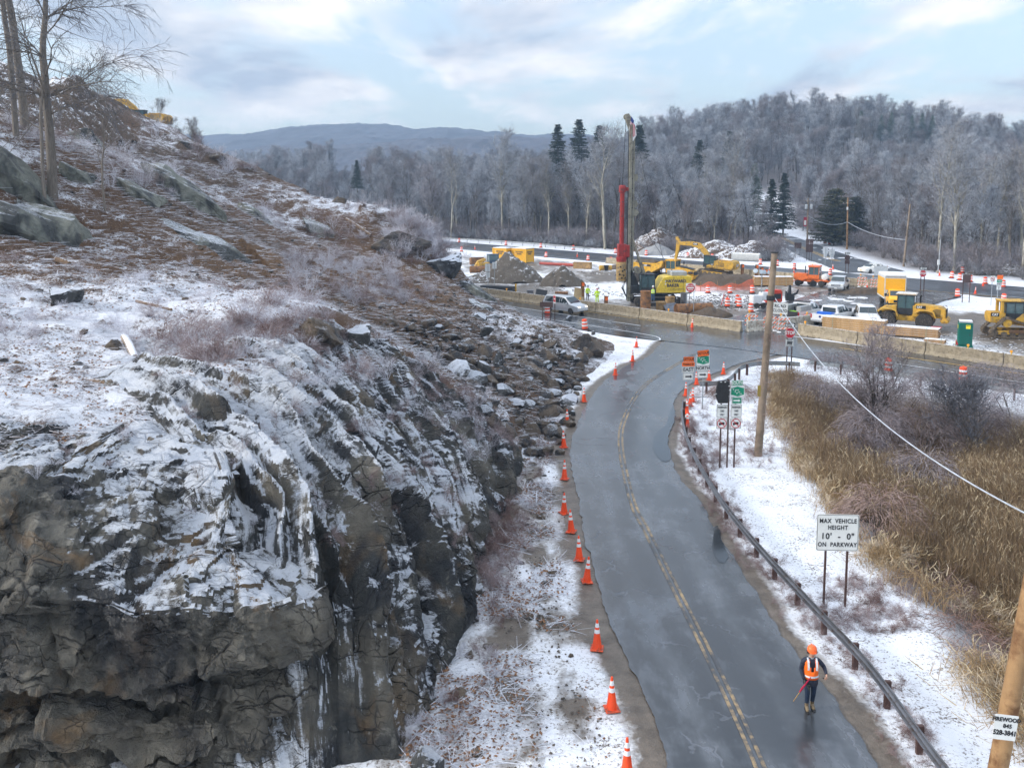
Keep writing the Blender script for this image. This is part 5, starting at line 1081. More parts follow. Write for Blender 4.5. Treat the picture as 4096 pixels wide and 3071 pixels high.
for q, lab in [((2189, 1256), 'barrel between the brown sign posts and the silver minivan'), ((2340, 1318), 'barrel on the parkway edge just above the rounded boulder'), ((2909, 1227), 'barrel beside the red ladder'), ((2949, 1214), 'barrel behind two others near the light tower'), ((2956, 1228), 'barrel in front near the white light tower'), ((3004, 1250), 'barrel behind the striped barricade left of the wooden pole'), ((3320, 1102), 'barrel behind the cab of the orange sweeper'), ((3301, 975), 'left of two far barrels above the white sign backs'), ((3318, 978), 'right of two far barrels above the white sign backs'),
               ((3806, 1113), 'barrel right of the grey lamp post at the far junction'), ((3838, 1121), 'barrel left of the brown square sign'), ((3849, 1093), 'barrel at the back of the group behind the brown square sign'), ((3881, 1129), 'barrel just right of the brown square sign'), ((3941, 1137), 'barrel with the cone leaning on it at the far junction'), ((3830, 1188), 'barrel on the near edge of the far road left of the brown square sign'), ((4013, 1208), 'barrel below the orange west detour sign'), ((4013, 1150), 'barrel behind the orange west detour sign'),
               ((3851, 1523), 'barrel standing alone on the near parkway shoulder at the right'), ((3553, 1487), 'barrel seen through the branches of the marsh tree'), ((3224, 1299), 'left barrel behind the concrete barrier by the white pickups'), ((3243, 1296), 'right barrel behind the concrete barrier by the white pickups'), ((3068, 955), 'far barrel beside the side road below the dark sign board')]:
    barrel(G(*q), lab, 'traffic barrels')
# concrete barriers ---------------------------------------------------
BP = [(-.30, 0), (.30, 0), (.30, .08), (.13, .36), (.085, 1.05), (-.085, 1.05), (-.13, .36), (-.30, .08)]
def barrier_mesh(L, nm): return MB().prism(BP, -L / 2 + .03, L / 2 - .03, 'X').mesh(nm, .015)
BM_D, BM_P = barrier_mesh(6.1, 'barrier_block'), barrier_mesh(3.05, 'barrier_block')
def lamp(parent, loc):
    o = MB().lathe([(.05, 0), (.05, .10), (.03, .12)], n=8).build('warning_light_stand', mat('lamp_body', (.75, .45, .05), .5), parent, loc=loc)
    MB().lathe([(.02, -.05), (.095, -.045), (.095, .045), (.02, .05)], (0, 0, .21), 14, 'Y').build('lens', AMBER, o)
def barrier(a, b, me, m, label, group, light=None):
    a, b = Vector(a), Vector(b); t = thing('concrete_barrier', label, 'barrier', (a + b) / 2, math.atan2(b.y - a.y, b.x - a.x), group)
    obj('block', me, m, t); L = (b - a).length
    for x in (-L * .3, -L * .1, L * .1, L * .3):
        MB().box((x - .05, -.315, .02), (x + .05, -.302, .10)).build('drain_slot', INK, t)
    if light is not None: lamp(t, (light * L, 0, 1.05))
u0, k = -126.0, 0; names = []
while u0 < -52:
    barrier(UV(u0, 71.3), UV(u0 + 6.12, 71.3), BM_D, CONC, '', 'barriers along the parkway left of the crossing', .1 if k % 2 == 1 else None); names.append(k); u0 += 6.12; k += 1
bl = [o for o in SC.objects if o.name.startswith('concrete_barrier')]
for i, o in enumerate(reversed(bl)): o['label'] = '%s tan concrete barrier left of the crossing, counted from the do not enter sign' % ordw(i)
a = UV(u0 + .25, 71.7); dirs = [(.92, .40), (.87, .5), (.80, .60), (.72, .69)]
for i, d in enumerate(dirs):
    b = a + Vector((*d, 0)).normalized() * 3.07; barrier(a, b, BM_P, CONCL, '%s pale short concrete barrier on the curve behind the corner' % ordw(i), 'pale curved barriers', .1 if i == 2 else (-.4 if i == 0 else None)); a = b
a0 = G(3192, 1338); dv = (G(4096, 1480) - a0).normalized(); a = a0
for i in range(9):
    b = a + dv * 6.12; barrier(a, b, BM_D, CONC, '%s tan concrete barrier right of the stop sign' % ordw(i), 'barriers right of the crossing', (-.38, -.35, .05, -.42, 0, 0, 0, 0, 0)[i]); a = b
for i in range(9):
    a, b = UV(-106 + i * 6.12, nbv(-106 + i * 6.12, -2.6)), UV(-100 + i * 6.12, nbv(-100 + i * 6.12, -2.6)); barrier(a, b, BM_D, CONC, '%s concrete barrier from the left along the near edge of the far road' % ordw(i), 'barriers along the far road', .2 if i % 3 == 2 else None)
# guardrails ----------------------------------------------------------
def wbeam(pts, z):
    pr = [(-.02, -.155), (.05, -.12), (.05, -.05), (-.03, -.01), (-.03, .01), (.05, .05), (.05, .12), (-.02, .155)]
    P = np.array([(p[0], p[1]) for p in pts]); d = np.gradient(P, axis=0); d /= np.linalg.norm(d, axis=1)[:, None]; nn = np.stack([-d[:, 1], d[:, 0]], 1); V = []; F = []
    zz = z if hasattr(z, '__len__') else [z] * len(P)
    for i in range(len(P)):
        for a, b in pr: V.append((P[i, 0] + nn[i, 0] * a, P[i, 1] + nn[i, 1] * a, zz[i] + b))
    n = len(pr)
    for i in range(len(P) - 1):
        for k in range(n - 1): F.append((i * n + k, (i + 1) * n + k, (i + 1) * n + k + 1, i * n + k + 1))
    mb = MB(); mb.add(V, F); return mb
def guardrail(pl, label, m_rail, m_post, step=1.9, z=.55, side=1, post_h=.72, seg=3.8, name='guardrail'):
    P = resample(pl, 400); L = np.cumsum(np.r_[0, np.linalg.norm(np.diff(P, axis=0), axis=1)]); c = P[0]
    t = thing(name, label, 'guardrail', (c[0], c[1], 0)); k = 0
    s = 0
    while s < L[-1] - .3:
        e = min(s + seg + .06, L[-1]); x = np.linspace(s, e, 8); q = np.stack([np.interp(x, L, P[:, 0]), np.interp(x, L, P[:, 1])], 1) - c
        wbeam([tuple(v) for v in q], z).build('rail', m_rail, t, smooth=30); s += seg
    for s in np.arange(.4, L[-1], step):
        i = np.searchsorted(L, s); d = P[min(i + 1, 399)] - P[max(i - 1, 0)]; d /= np.linalg.norm(d); nn = np.array([-d[1], d[0]]) * side; q = P[min(i, 399)] - c + nn * -.12
        MB().box((-.05, -.075, -.15), (.05, .075, post_h)).build('post', m_post, t, loc=(q[0], q[1], 0), rot=(0, 0, math.atan2(d[1], d[0])))
    return t
NR = smooth_line([tuple(G(x, y, .62))[:2] for x, y in [(2731, 1606), (2727, 1650), (2737, 1720), (2757, 1775), (2797, 1858), (2890, 2008), (3038, 2190), (3242, 2412), (3483, 2672), (3779, 3075)]] + [(9.9, 15.5), (10.05, 12.5)], .6)
guardrail(NR, 'long rusty steel guardrail curving along the right side of the near road', RUST, BROWNP, 1.9, .60, -1)
CRL = smooth_line([tuple(G(x, y, .6))[:2] for x, y in [(2800, 1535), (2880, 1530), (2922, 1512), (2965, 1469), (3031, 1453), (3118, 1451), (3200, 1456)]], .5)
guardrail(CRL, 'galvanised guardrail bending round the corner behind the stop sign posts', GALV, BROWNP, 1.9, .58, 1)
PRL = [tuple(G(x, y, .6))[:2] for x, y in [(3240, 1447), (3400, 1467), (3722, 1517), (4096, 1566), (4500, 1630)]]
guardrail(PRL, 'galvanised guardrail along the parkway shoulder behind the reeds', GALV, BROWNP, 1.9, .58, 1)
FRL = [tuple(G(x, y, .6))[:2] for x, y in [(1650, 948), (1750, 953), (2000, 966), (2200, 980), (2361, 997)]]
guardrail(FRL, 'pale guardrail along the far side of the far road at the left', GALV, GALV, 3.8, .7, 1, .75, 7.6)
# dry grass along the near rail and verge
gp, gs = [], []
P = resample(NR, 500)
for _ in range(520):
    q = P[random.randrange(20, 500)]; gp.append((q[0] + random.gauss(.25, .35), q[1] + random.gauss(0, .3), -.02)); gs.append(random.uniform(.12, .34))
for _ in range(160):
    q = G(random.uniform(1480, 1760) * V_, random.uniform(840, 1010) * V_, 0); gp.append((q.x, q.y, 0)); gs.append(random.uniform(.2, .5))
for _ in range(120):
    q = G(random.uniform(1780, 1990) * V_, random.uniform(1240, 1360) * V_, 0); gp.append((q.x, q.y, -.1)); gs.append(random.uniform(.15, .4))
gp = np.array(gp); ok = vof(gp.T) < 62; gp = gp[ok]; gs = np.array(gs)[ok]; n = len(gp)
gp[:, 2] = np.maximum(ground_h(gp[:, 0], gp[:, 1]), gp[:, 2] - 1.5)
gn_scatter('verge_weeds', gp, RNG.uniform(0, 6, n), gs, np.full(n, 3), BCOL, 'dry brown weeds growing along the near guardrail', 'weeds')
# utility poles and wires ----------------------------------------------
def pole(a, b, r0, r1, m, label, name='utility_pole'):
    a, b = Vector(a), Vector(b); t = thing(name, label, 'pole', a); d = b - a
    MB().tube([Vector((0, 0, -.3)), d * .5, d], [r0, (r0 + r1) / 2, r1], 14).build('shaft', m, t, smooth=40); return t
b0 = G(3030, 1828, -.1); p1 = pole(b0, GY(3098, 1010, b0.y + .1), .21, .15, WOODP, 'tall weathered wooden pole without crossarm leaning beside the reeds')
d1 = GY(3098, 1010, b0.y + .1) - b0; MB().lathe([(.19, 0), (.19, .06), (.02, .08)], tuple(d1 - Vector((0, 0, .03))), 14).build('top_cap', BLACKR, p1)
q = d1 * ((GY(3078, 1192, b0.y).z - b0.z) / d1.z); MB().lathe([(.2, -.12), (.215, 0), (.2, .12)], tuple(q), 14).build('cable_band', BLACKR, p1)
MB().box((-.16, -.27, 3.2), (-.02, -.21, 3.75)).build('tag_plate', mat('dull_yellow', (.3, .22, .04), .6), p1)
vS, vT = [], []
for _ in range(260):
    z = 7.2 * random.random() ** 1.4; c_ = d1 * (z / d1.z); a = random.uniform(0, 6.28); r = .2 + random.random() * .22 * (1.3 - z / 8); p = Vector((c_.x + r * math.cos(a), c_.y + r * math.sin(a), z)); 
    for _ in range(4): e = p + Vector((random.gauss(0, .12), random.gauss(0, .12), random.uniform(-.05, .2))); vT.append((*p, *e, .007, .006)); p = e
obj('dead_vine', join_segs('dead_vine', [(vT, 2, 0)], [M_VINE]), None, p1)
fp_ = Vector((10.27, 17.9, -.6)); ft = Vector((11.65, 17.9, 11.))
p6 = pole(fp_, ft, .205, .15, WOODN, 'brown wooden pole cut by the lower right corner')
sy = GY(4012, 2898, 17.62); sg = thing('firewood_sign', 'small white hand-lettered firewood board nailed to the corner pole', 'sign', (sy.x, sy.y - .08, sy.z), R(-6)); sg.rotation_euler = (0, R(5), R(-4))
sg.scale = (1.18, 1.18, 1.18); rect(sg, 0, 0, .40, .47, SIGNW, rad=.01); text('FIREWOOD', .075, INK, sg, (0, -.016, .15), sx=.9, bold=.03); text('845', .075, INK, sg, (.03, -.016, .03), sx=1.0, bold=.02); text('528-3841', .09, INK, sg, (0, -.016, -.10), sx=.85, bold=.03)
def wire(a, b, sag, r, m, label, n=24, name='overhead_cable', ext=None):
    a, b = Vector(a), Vector(b); pts = [a.lerp(b, i / n) - Vector((0, 0, 4 * sag * (i / n) * (1 - i / n))) for i in range(n + 1)]
    return tag(MB().tube(pts, r, 6).build(name, m, smooth=True), label, 'cable')
M_CABW = mat('icy_cable', (.46, .50, .55), .45, var=.25, vs=3.); M_CAB = mat('dark_cable', (.05, .055, .06), .5)
wire(b0 + q + Vector((.2, -.05, 0)), (fp_ + (ft - fp_) * .62) + Vector((-.1, -.1, 0)), 1.15, .019, M_CABW, 'thick icy cable sagging from the weathered pole towards the lower right', 40)
def xarm(t, z, w, m, d=Vector((0, 0, 0))): MB().bar((-w / 2, .1, z), (w / 2, .1, z), .09, .11).build('crossarm', m, t); [MB().lathe([(.04, 0), (.05, .08), (.03, .16)], (x, .1, z + .05), 8).build('insulator', SIGNW, t) for x in (-w * .45, -w * .15, w * .2, w * .45)]
B2 = G(3228, 1003); P2 = pole(B2, B2 + Vector((-.15, 0, 11.2)), .2, .14, WOODP, 'utility pole with two grey transformers beside the side road'); xarm(P2, 10.6, 2.2, WOODP)
for s in (-1, 1): MB().lathe([(.05, 0), (.27, .03), (.28, .9), (.2, .98), (.05, 1.)], (s * .55, -.15, 8.9), 12).build('transformer', mat('transformer_grey', (.5, .53, .55), .5), P2, smooth=40)
MB().box((-.95, -.03, 5.2), (-.25, .0, 7.2)).build('banner', mat('banner_red', (.38, .02, .05), .6, var=.2), P2); MB().box((-.85, -.045, 5.5), (-.4, -.032, 6.5)).build('banner_print', SIGNW, P2)
B3 = G(3388, 998); P3 = pole(B3, B3 + Vector((-.25, 0, 11.3)), .21, .15, WOODN, 'orange-brown utility pole with a crossarm by the brown octagon sign'); xarm(P3, 10.0, 2.6, WOODP); MB().lathe([(.05, 0), (.2, .03), (.2, .6), (.1, .66)], (-.3, -.1, 8.6), 10).build('transformer', SIGNK, P3)
B4 = G(3614, 1066); P4 = pole(B4, B4 + Vector((.65, 0, 10.7)), .19, .14, WOODP, 'plain grey utility pole leaning right at the far junction')
B5 = GY(3081, 870, 262); B5.z = 3; P5 = pole(B5, B5 + Vector((.1, 0, 11.)), .2, .14, WOODP, 'distant utility pole up the side road'); xarm(P5, 10.4, 2.2, WOODP)
tops = [B5 + Vector((0, 0, 10.4)), B2 + Vector((-.15, 0, 10.6)), B3 + Vector((-.2, 0, 10.)), B4 + Vector((.6, 0, 10.2))]; low = [B5 + Vector((0, 0, 8.)), B2 + Vector((-.1, 0, 7.6)), B3 + Vector((-.15, 0, 6.)), B4 + Vector((.3, 0, 4.6))]
for i, nm in enumerate(('from the distant pole to the transformer pole', 'between the transformer pole and the crossarm pole', 'from the crossarm pole to the plain grey pole')):
    if i < 2:
        wire(tops[i] + Vector((-.9, 0, .1)), tops[i + 1] + Vector((-1, 0, .1)), 1.6, .025, M_CAB, 'upper left power wire ' + nm); wire(tops[i] + Vector((.9, 0, .1)), tops[i + 1] + Vector((1, 0, .1)), 1.9, .025, M_CAB, 'upper right power wire ' + nm)
    wire(low[i], low[i + 1], 1.2 if i < 2 else .8, .05, M_CAB if i < 1 else M_CABW, 'lower thick cable ' + nm)
lp = G(3752, 1092); t = thing('lamp_post', 'grey metal pole with a box at the far junction', 'post', lp); MB().tube([(0, 0, 0), (.15, 0, 5.4)], [.1, .07], 10).build('shaft', GALV, t); MB().box((-.2, -.2, 0), (.2, .2, .35)).build('footing', CONC, t); MB().box((-.14, -.16, 1.3), (.14, .12, 2.1)).build('control_box', SIGNK, t)
# signs ---------------------------------------------------------------
def sign(p, label, rz=0., name='road_sign', cat='sign'): return thing(name, label, cat, p, rz)
p = G(3338, 2420, -.05); t = sign(p, 'white maximum vehicle height sign on two brown posts beside the guardrail', R(-3)); post(t, -.345, -.2, 2.2, BROWNP, .06); post(t, .345, -.2, 2.2, BROWNP, .06)
r_ = rect(t, 0, 2.46, 1.34, 1.22, SIGNW, border=INK, rad=.05)
for s_, z, h, sx in (('MAX  VEHICLE', 2.85, .145, .82), ('HEIGHT', 2.63, .145, .82), ("10'  -  0\"", 2.335, .20, .95), ('ON  PARKWAY', 2.06, .145, .82)): text(s_, h, INK, r_, (0, -.020, z - 2.46), sx=sx, bold=.022, spc=1.12)
# south / passenger cars assembly
p = G(2908, 1872, -.05); K = 42.8 / FPX / 2.55; t = sign(p, 'three-post assembly with green south parkway signs and passenger cars only signs', R(2))
Z = lambda y: (1466 - y) * K; Xp = lambda x: (x - 785) * K
for x, y1 in ((710, 790), (785, 560), (857, 790)): post(t, Xp(x), -.2, Z(y1), BROWNP, .065)
def pan(t, x0, x1, y0, y1, m, Xp, Z, y=0., border=None, name='sign_panel', roll=0., rad=.03): return rect(t, Xp((x0 + x1) / 2), Z((y0 + y1) / 2), (x1 - x0) * K, (y1 - y0) * K, m, y, border=border, name=name, roll=roll, rad=rad)
def shield(t, r_, w, h, m=SIGNG):
    pg = [(-w * .46, -h * .30), (-w * .25, -h * .36), (0, -h * .46), (w * .25, -h * .36), (w * .46, -h * .30), (w * .46, h * .30), (w * .25, h * .36), (0, h * .46), (-w * .25, h * .36), (-w * .46, h * .30)]
    s = MB().prism(pg, -.004, 0).build('shield', m, r_, loc=(0, -.013, 0))
    for tx, dx, dz in (('T aconic', -.10, .16), ('S tate', .04, -.01), ('P kwy', .17, -.19)):
        text(tx[0], h * .15, SIGNW, s, (w * (dx - .21), -.006, h * dz), sx=1., bold=.03); text(tx[2:], h * .10, SIGNW, s, (w * (dx + .06), -.006, h * (dz - .015)), sx=1., bold=.02)
r_ = pan(t, 810, 927, 550, 605, SIGNG, Xp, Z, border=SIGNW); text('SOUTH', .15, SIGNW, r_, (0, -.02, 0), sx=.8)
r_ = pan(t, 800, 943, 607, 720, SIGNW, Xp, Z); shield(t, r_, 143 * K, 113 * K)
r_ = pan(t, 818, 917, 725, 792, SIGNG, Xp, Z, border=SIGNW); arrow(r_, 0, 0, .34, SIGNW, -.018)
for x0, x1 in ((806, 920), (661, 776)):
    r_ = pan(t, x0, x1, 797, 935, SIGNW, Xp, Z, border=INK)
    for s_, dz, in (('PASSENGER', .18), ('CARS', .0), ('ONLY', -.18)): text(s_, .10, INK, r_, (0, -.02, dz), sx=.58, bold=.025)
    r_ = pan(t, x0, x1 - 2, 940, 1050, SIGNW, Xp, Z, border=INK)
    tr = MB().box((-.05, -.004, -.06), (.13, 0, .06)).box((-.14, -.004, -.07), (-.055, 0, .03)).lathe([(.0, -.004), (.035, -.004), (.035, 0)], (-.09, -.0, -.075), 10, 'Y').build('truck_symbol', INK, r_, loc=(0, -.018, 0))
    ring = MB(); n = 28
    V = [(rr * math.cos(2 * math.pi * k / n), -.003, rr * math.sin(2 * math.pi * k / n)) for rr in (.20, .235) for k in range(n)]; ring.add(V, [(k, (k + 1) % n, n + (k + 1) % n, n + k) for k in range(n)]); ring.bar((-.15, -.005, .15), (.15, -.005, -.15), .004, .035); ring.build('prohibition_ring', SIGNR, r_, loc=(0, -.022, 0))
# sign wrapped in black plastic
M_BAG = mat('black_plastic', (.02, .021, .023), .32, var=.3, bmp=.03, bs=8); pg = [(-.34, -.15), (-.2, -.55), (.27, -.55), (.34, -.1), (.34, .42), (.27, .55), (-.25, .55), (-.3, .25)]
MB().prism(pg, -.08, .05).build('plastic_cover', M_BAG, t, .03, loc=(Xp(717), 0, Z(668))); 
for dx, dz in ((-.33, -.07), (.33, .1), (.33, -.2), (-.1, .5), (.1, .5), (.3, .3)): MB().box((-.04, -.095, -.015), (.04, -.081, .015)).build('tape', SIGNK, t, loc=(Xp(717) + dx, 0, Z(668) + dz))
# detour east
p = G(2750, 1624, 0.); K = 54.2 / FPX / 4.145; t = sign(p, 'detour east sign for the side street on a grey post', R(3)); Xp = lambda x: (x - 617) * K; Z = lambda y: (1150 - y) * K
post(t, 0, -.2, Z(330), GALV, .06); r_ = pan(t, 530, 710, 308, 392, SIGNO, Xp, Z, border=INK); text('DETOUR', .16, INK, r_, (0, -.02, 0), sx=.78); r_ = pan(t, 510, 722, 398, 470, SIGNO, Xp, Z); text('Pudding St', .13, INK, r_, (0, -.02, 0), sx=.85)
r_ = pan(t, 512, 720, 475, 575, SIGNW, Xp, Z, border=INK); text('EAST', .22, INK, r_, (0, -.02, 0), sx=.95, bold=.03); r_ = pan(t, 530, 705, 582, 703, SIGNW, Xp, Z, border=INK); arrow(r_, .03, 0, .42, INK, -.018)
p = G(2810, 1631, 0.); t = sign(p, 'detour north parkway sign on a grey post right of the detour east sign', R(3)); Xp = lambda x: (x - 862) * K; Z = lambda y: (1172 - y) * K
post(t, 0, -.2, Z(300), GALV, .06); r_ = pan(t, 745, 960, 262, 447, SIGNW, Xp, Z); shield(t, r_, 215 * K, 175 * K); r_ = pan(t, 755, 945, 195, 296, SIGNO, Xp, Z, y=-.03, border=INK, roll=R(-6)); text('DETOUR', .17, INK, r_, (0, -.02, 0), sx=.8)
r_ = pan(t, 745, 957, 452, 545, SIGNW, Xp, Z, border=INK); text('NORTH', .20, INK, r_, (0, -.02, 0), sx=.85, bold=.03); r_ = pan(t, 762, 938, 550, 662, SIGNW, Xp, Z, border=INK); arrow(r_, .02, 0, .42, INK, -.018)
MB().bar((-.95, .06, Z(975)), (.25, .06, Z(995)), .05, .05).build('cross_tie', GALV, t)
# near stop sign
def one_way(t, cx, cz, w, y=0., left=False):
    r_ = rect(t, cx, cz, w, w * .38, INK, y); a_ = arrow(r_, 0, 0, w * .9, SIGNW, -.014, left); text('ONE WAY', w * .11, INK, r_, (-.04 if not left else .04, -.021, 0), sx=.8); return r_
p = G(3155, 1482, 0.); t = sign(p, 'red stop sign with one way and divided highway plates at the near junction', R(0)); post(t, -.17, -.2, 3.2, BROWNP, .07); post(t, .18, -.2, 3.2, BROWNP, .07)
octagon(t, 0, 2.82, .40, SIGNR, edge=SIGNW); text('STOP', .26, SIGNW, t, (0, -.02, 2.82), sx=.82, bold=.035); one_way(t, .0, 3.42, .74)
r_ = rect(t, -.01, 2.08, .60, .54, SIGNW, border=INK); text('DIVIDED', .08, INK, r_, (0, -.02, .19), sx=.9); text('HIGHWAY', .08, INK, r_, (0, -.02, -.19), sx=.9); arrow(r_, 0, -.05, .44, INK, -.018); arrow(r_, 0, .06, .44, INK, -.018, True)
MB().box((-.02, -.022, -.1), (.02, -.018, .11)).build('bar_symbol', INK, r_)
p = G(3118, 1303, 0.); t = sign(p, 'white road closed sign on a thin stand behind the weathered pole', R(-6)); K = .0060
MB().tube([(0, .03, 0), (0, .03, 1.0)], .03, 8).build('stand', GALV, t); r_ = rect(t, 0, 1.72, 1.5, 1.2, SIGNW, border=INK); r_.rotation_euler = (0, R(3), 0); text('ROAD', .28, INK, r_, (0, -.02, .23), sx=.95, bold=.03, spc=1.1); text('CLOSED', .28, INK, r_, (0, -.02, -.23), sx=.9, bold=.03, spc=1.1)
p = G(2760, 1262, 0.); t = sign(p, 'square do not enter sign on a grey frame behind the concrete barrier', R(-4))
for x in (-.42, -.12, .36): post(t, x, 0, 2.5 if x != -.12 else 3.2, GALV if x != -.12 else BROWNP, .055)
MB().bar((-.42, .04, .55), (.36, .04, .55), .04).bar((-.42, .04, 2.0), (.36, .04, 2.0), .04).build('cross_bars', GALV, t)
r_ = rect(t, 0, 2.95, 1.0, .98, SIGNW); n = 32; MB().prism([(.46 * math.cos(2 * math.pi * k / n), .46 * math.sin(2 * math.pi * k / n)) for k in range(n)], -.004, 0).build('red_disc', SIGNR, r_, loc=(0, -.013, 0)); MB().box((-.36, -.004, -.075), (.36, 0, .075)).build('white_bar', SIGNW, r_, loc=(0, -.018, 0)); text('DO NOT', .14, SIGNW, r_, (0, -.02, .22), sx=.9, bold=.03); text('ENTER', .14, SIGNW, r_, (0, -.02, -.22), sx=.9, bold=.03)
p = G(2185, 1286, .6); t = sign(p, 'small dark brown sign on two posts at the rubble edge by the minivan', R(-12)); post(t, -.38, -.6, 2.0, BROWNP, .07); post(t, .42, -.6, 1.85, BROWNP, .07); rect(t, 0, 1.65, 1.28, .5, SIGNB)
p = G(2218, 1284, .4); t = sign(p, 'red and white sign seen edge on beside the silver minivan', R(-70)); post(t, 0, -.4, 2.6, BROWNP, .06); r_ = rect(t, 0, 2.2, .6, .9, SIGNW); MB().box((-.27, -.004, -.3), (.27, 0, .3)).build('red_field', SIGNR, r_, loc=(0, -.013, 0)); MB().box((-.2, -.004, -.06), (.2, 0, .06)).build('white_bar', SIGNW, r_, loc=(0, -.018, 0))
# sign backs at the far left and far junction
def backs(p, label, posts, panels, rz=0., m=SIGNK, pm=GALV, name='road_sign'):
    t = sign(p, label, rz, name)
    for x, z in posts: post(t, x, -.2, z, pm, .07, -.03)
    for cx, cz, w, h, mm in panels: rect(t, cx, cz, w, h, mm or m)
    return t
backs(G(1962, 1150), 'white sign backs on grey posts in front of the gravel pile', ((-.35, 3.3), (.55, 3.3)), ((-.4, 2.7, .7, 1.1, None), (.55, 3.0, .6, .9, None), (-.35, 1.7, .55, .7, None)), R(10))
backs(G(3190, 1030), 'brown square sign back on two posts beside the side road', ((-.42, 1.9), (.42, 1.9)), ((0, 2.3, 1.35, 1.1, SIGNB),), 0, pm=BROWNP); backs(G(3236, 1042), 'cluster of tall dark brown sign backs on three posts', ((-.45, 3.), (0, 3.), (.45, 3.)), ((-.35, 2.35, .6, 1.6, SIGNB), (.35, 2.35, .6, 1.6, SIGNB), (-.35, 3.6, .65, .8, SIGNB), (.35, 3.6, .65, .8, SIGNB)), R(-5), pm=BROWNP)
backs(G(3312, 1062), 'pair of white sign backs on grey posts beside the side road', ((-.55, 3.2), (.6, 3.2)), ((-.55, 2.6, .95, 1.1, None), (-.55, 1.75, .6, .6, None), (.6, 2.3, 1.0, 1.1, None), (.6, 1.6, .7, .5, None)), R(3))
t = sign(G(3387, 1092), 'brown octagon sign back under a one way arrow at the far junction', 0); post(t, -.22, -.2, 2.6, BROWNP, .07, -.03); post(t, .22, -.2, 2.6, BROWNP, .07, -.03); octagon(t, 0, 2.45, .46, SIGNB); one_way(t, 0, 3.12, .85, 0., True); rect(t, 0, 1.72, .78, .56, SIGNB)
t = sign(G(3688, 1172), 'far red stop sign with a one way arrow above the yellow truck', 0); post(t, -.22, -.2, 3., BROWNP, .08); post(t, .22, -.2, 3., BROWNP, .08); octagon(t, 0, 2.5, .46, SIGNR, edge=SIGNW); text('STOP', .29, SIGNW, t, (0, -.02, 2.5), sx=.82, bold=.035); one_way(t, 0, 3.18, .95, 0., True)
backs(G(3862, 1207), 'brown square sign back on two posts by the far road at the right', ((-.42, 2.6), (.42, 2.6)), ((0, 2.75, .98, .95, SIGNB),), R(2), pm=BROWNP)
t = sign(G(3964, 1220), 'small no left turn sign on a thin post', R(2)); post(t, 0, -.2, 3.3, GALV, .05); r_ = rect(t, .02, 3.0, .56, .75, SIGNW)
ring = MB(); n = 24; V = [(rr * math.cos(2 * math.pi * k / n), -.003, rr * math.sin(2 * math.pi * k / n)) for rr in (.2, .25) for k in range(n)]; ring.add(V, [(k, (k + 1) % n, n + (k + 1) % n, n + k) for k in range(n)]); ring.bar((-.15, -.005, .15), (.15, -.005, -.15), .004, .05); ring.build('prohibition_ring', SIGNR, r_, loc=(0, -.014, 0)); arrow(r_, 0, 0, .28, INK, -.013, True)
t = sign(G(3988, 1217), 'orange and green west detour sign at the far right', R(8)); post(t, 0, -.2, 3.4, GALV, .06); r_ = rect(t, .2, 3.15, .75, .5, SIGNO); r_ = rect(t, .15, 2.72, .7, .32, SIGNG); text('Pudding St', .1, SIGNW, r_, (0, -.02, 0)); r_ = rect(t, .12, 2.36, .65, .36, SIGNW, border=INK); text('WEST', .2, INK, r_, (0, -.02, 0)); r_ = rect(t, .1, 1.92, .6, .5, SIGNW, border=INK); a_ = arrow(r_, 0, 0, .34, INK, -.018); a_.rotation_euler = (0, R(-90), 0)
backs(G(3519, 1163), 'large blank white sign back on a thin stand by the far barricades', ((0, 2.6),), ((0, 2.65, 1.75, 1.25, None),), R(2))
t = sign(G(3062, 968), 'black electronic message board beside the side road', R(-3), 'message_board'); post(t, -.6, 0, 2.2, GALV, .1); post(t, .9, 0, 2.2, GALV, .1); MB().box((-1.75, -.12, 2.), (1.75, .12, 3.9)).build('screen', mat('board_black', (.012, .014, .02), .3), t, .04); MB().box((-1.6, -.14, 2.7), (-1.0, -.125, 3.0)).build('lit_rows', mat('board_print', (.28, .12, .05), .5), t)
# striped barricades ----------------------------------------------------
def stripe_mat():
    m, nt, b, L = tree_nodes('orange_white_stripes'); tc = node(nt, 'ShaderNodeTexCoord').outputs['Object']; s = node(nt, 'ShaderNodeSeparateXYZ'); L(tc, s.inputs[0])
    v = math_(nt, 'FRACT', math_(nt, 'MULTIPLY', math_(nt, 'SUBTRACT', s.outputs[0], s.outputs[2]), 2.9)); L(mix(nt, math_(nt, 'GREATER_THAN', v, .5), (.78, .78, .76), (.85, .16, .03)), b.inputs['Base Color']); b.inputs['Roughness'].default_value = .5; return m
M_STR = stripe_mat(); M_PVC = mat('white_plastic_pipe', (.75, .76, .75), .4, var=.1)
def barricade(p, rz, label, light=True):
    t = thing('striped_barricade', label, 'barricade', p, rz, 'striped barricades')
    for x in (-.42, .42): MB().tube([(x, 0, .05), (x, 0, 1.38), (x * .8, 0, 1.52)], .04, 8).build('upright', M_PVC, t, smooth=40); MB().box((x - .05, -.45, 0), (x + .05, .45, .07)).build('foot', M_PVC, t); MB().box((x - .18, -.5, .07), (x + .18, -.1, .17)).build('sandbag', mat('snowy_sandbag', (.5, .47, .42), .8, snow=.3), t, .05)
    MB().tube([(-.34, 0, 1.52), (.34, 0, 1.52)], .04, 8).build('top_rail', M_PVC, t)
    for z in (.35, .78, 1.2): MB().box((-.62, -.07, z), (.62, -.045, z + .2)).build('striped_board', M_STR, t)
    if light: lamp(t, (-.2, 0, 1.55))
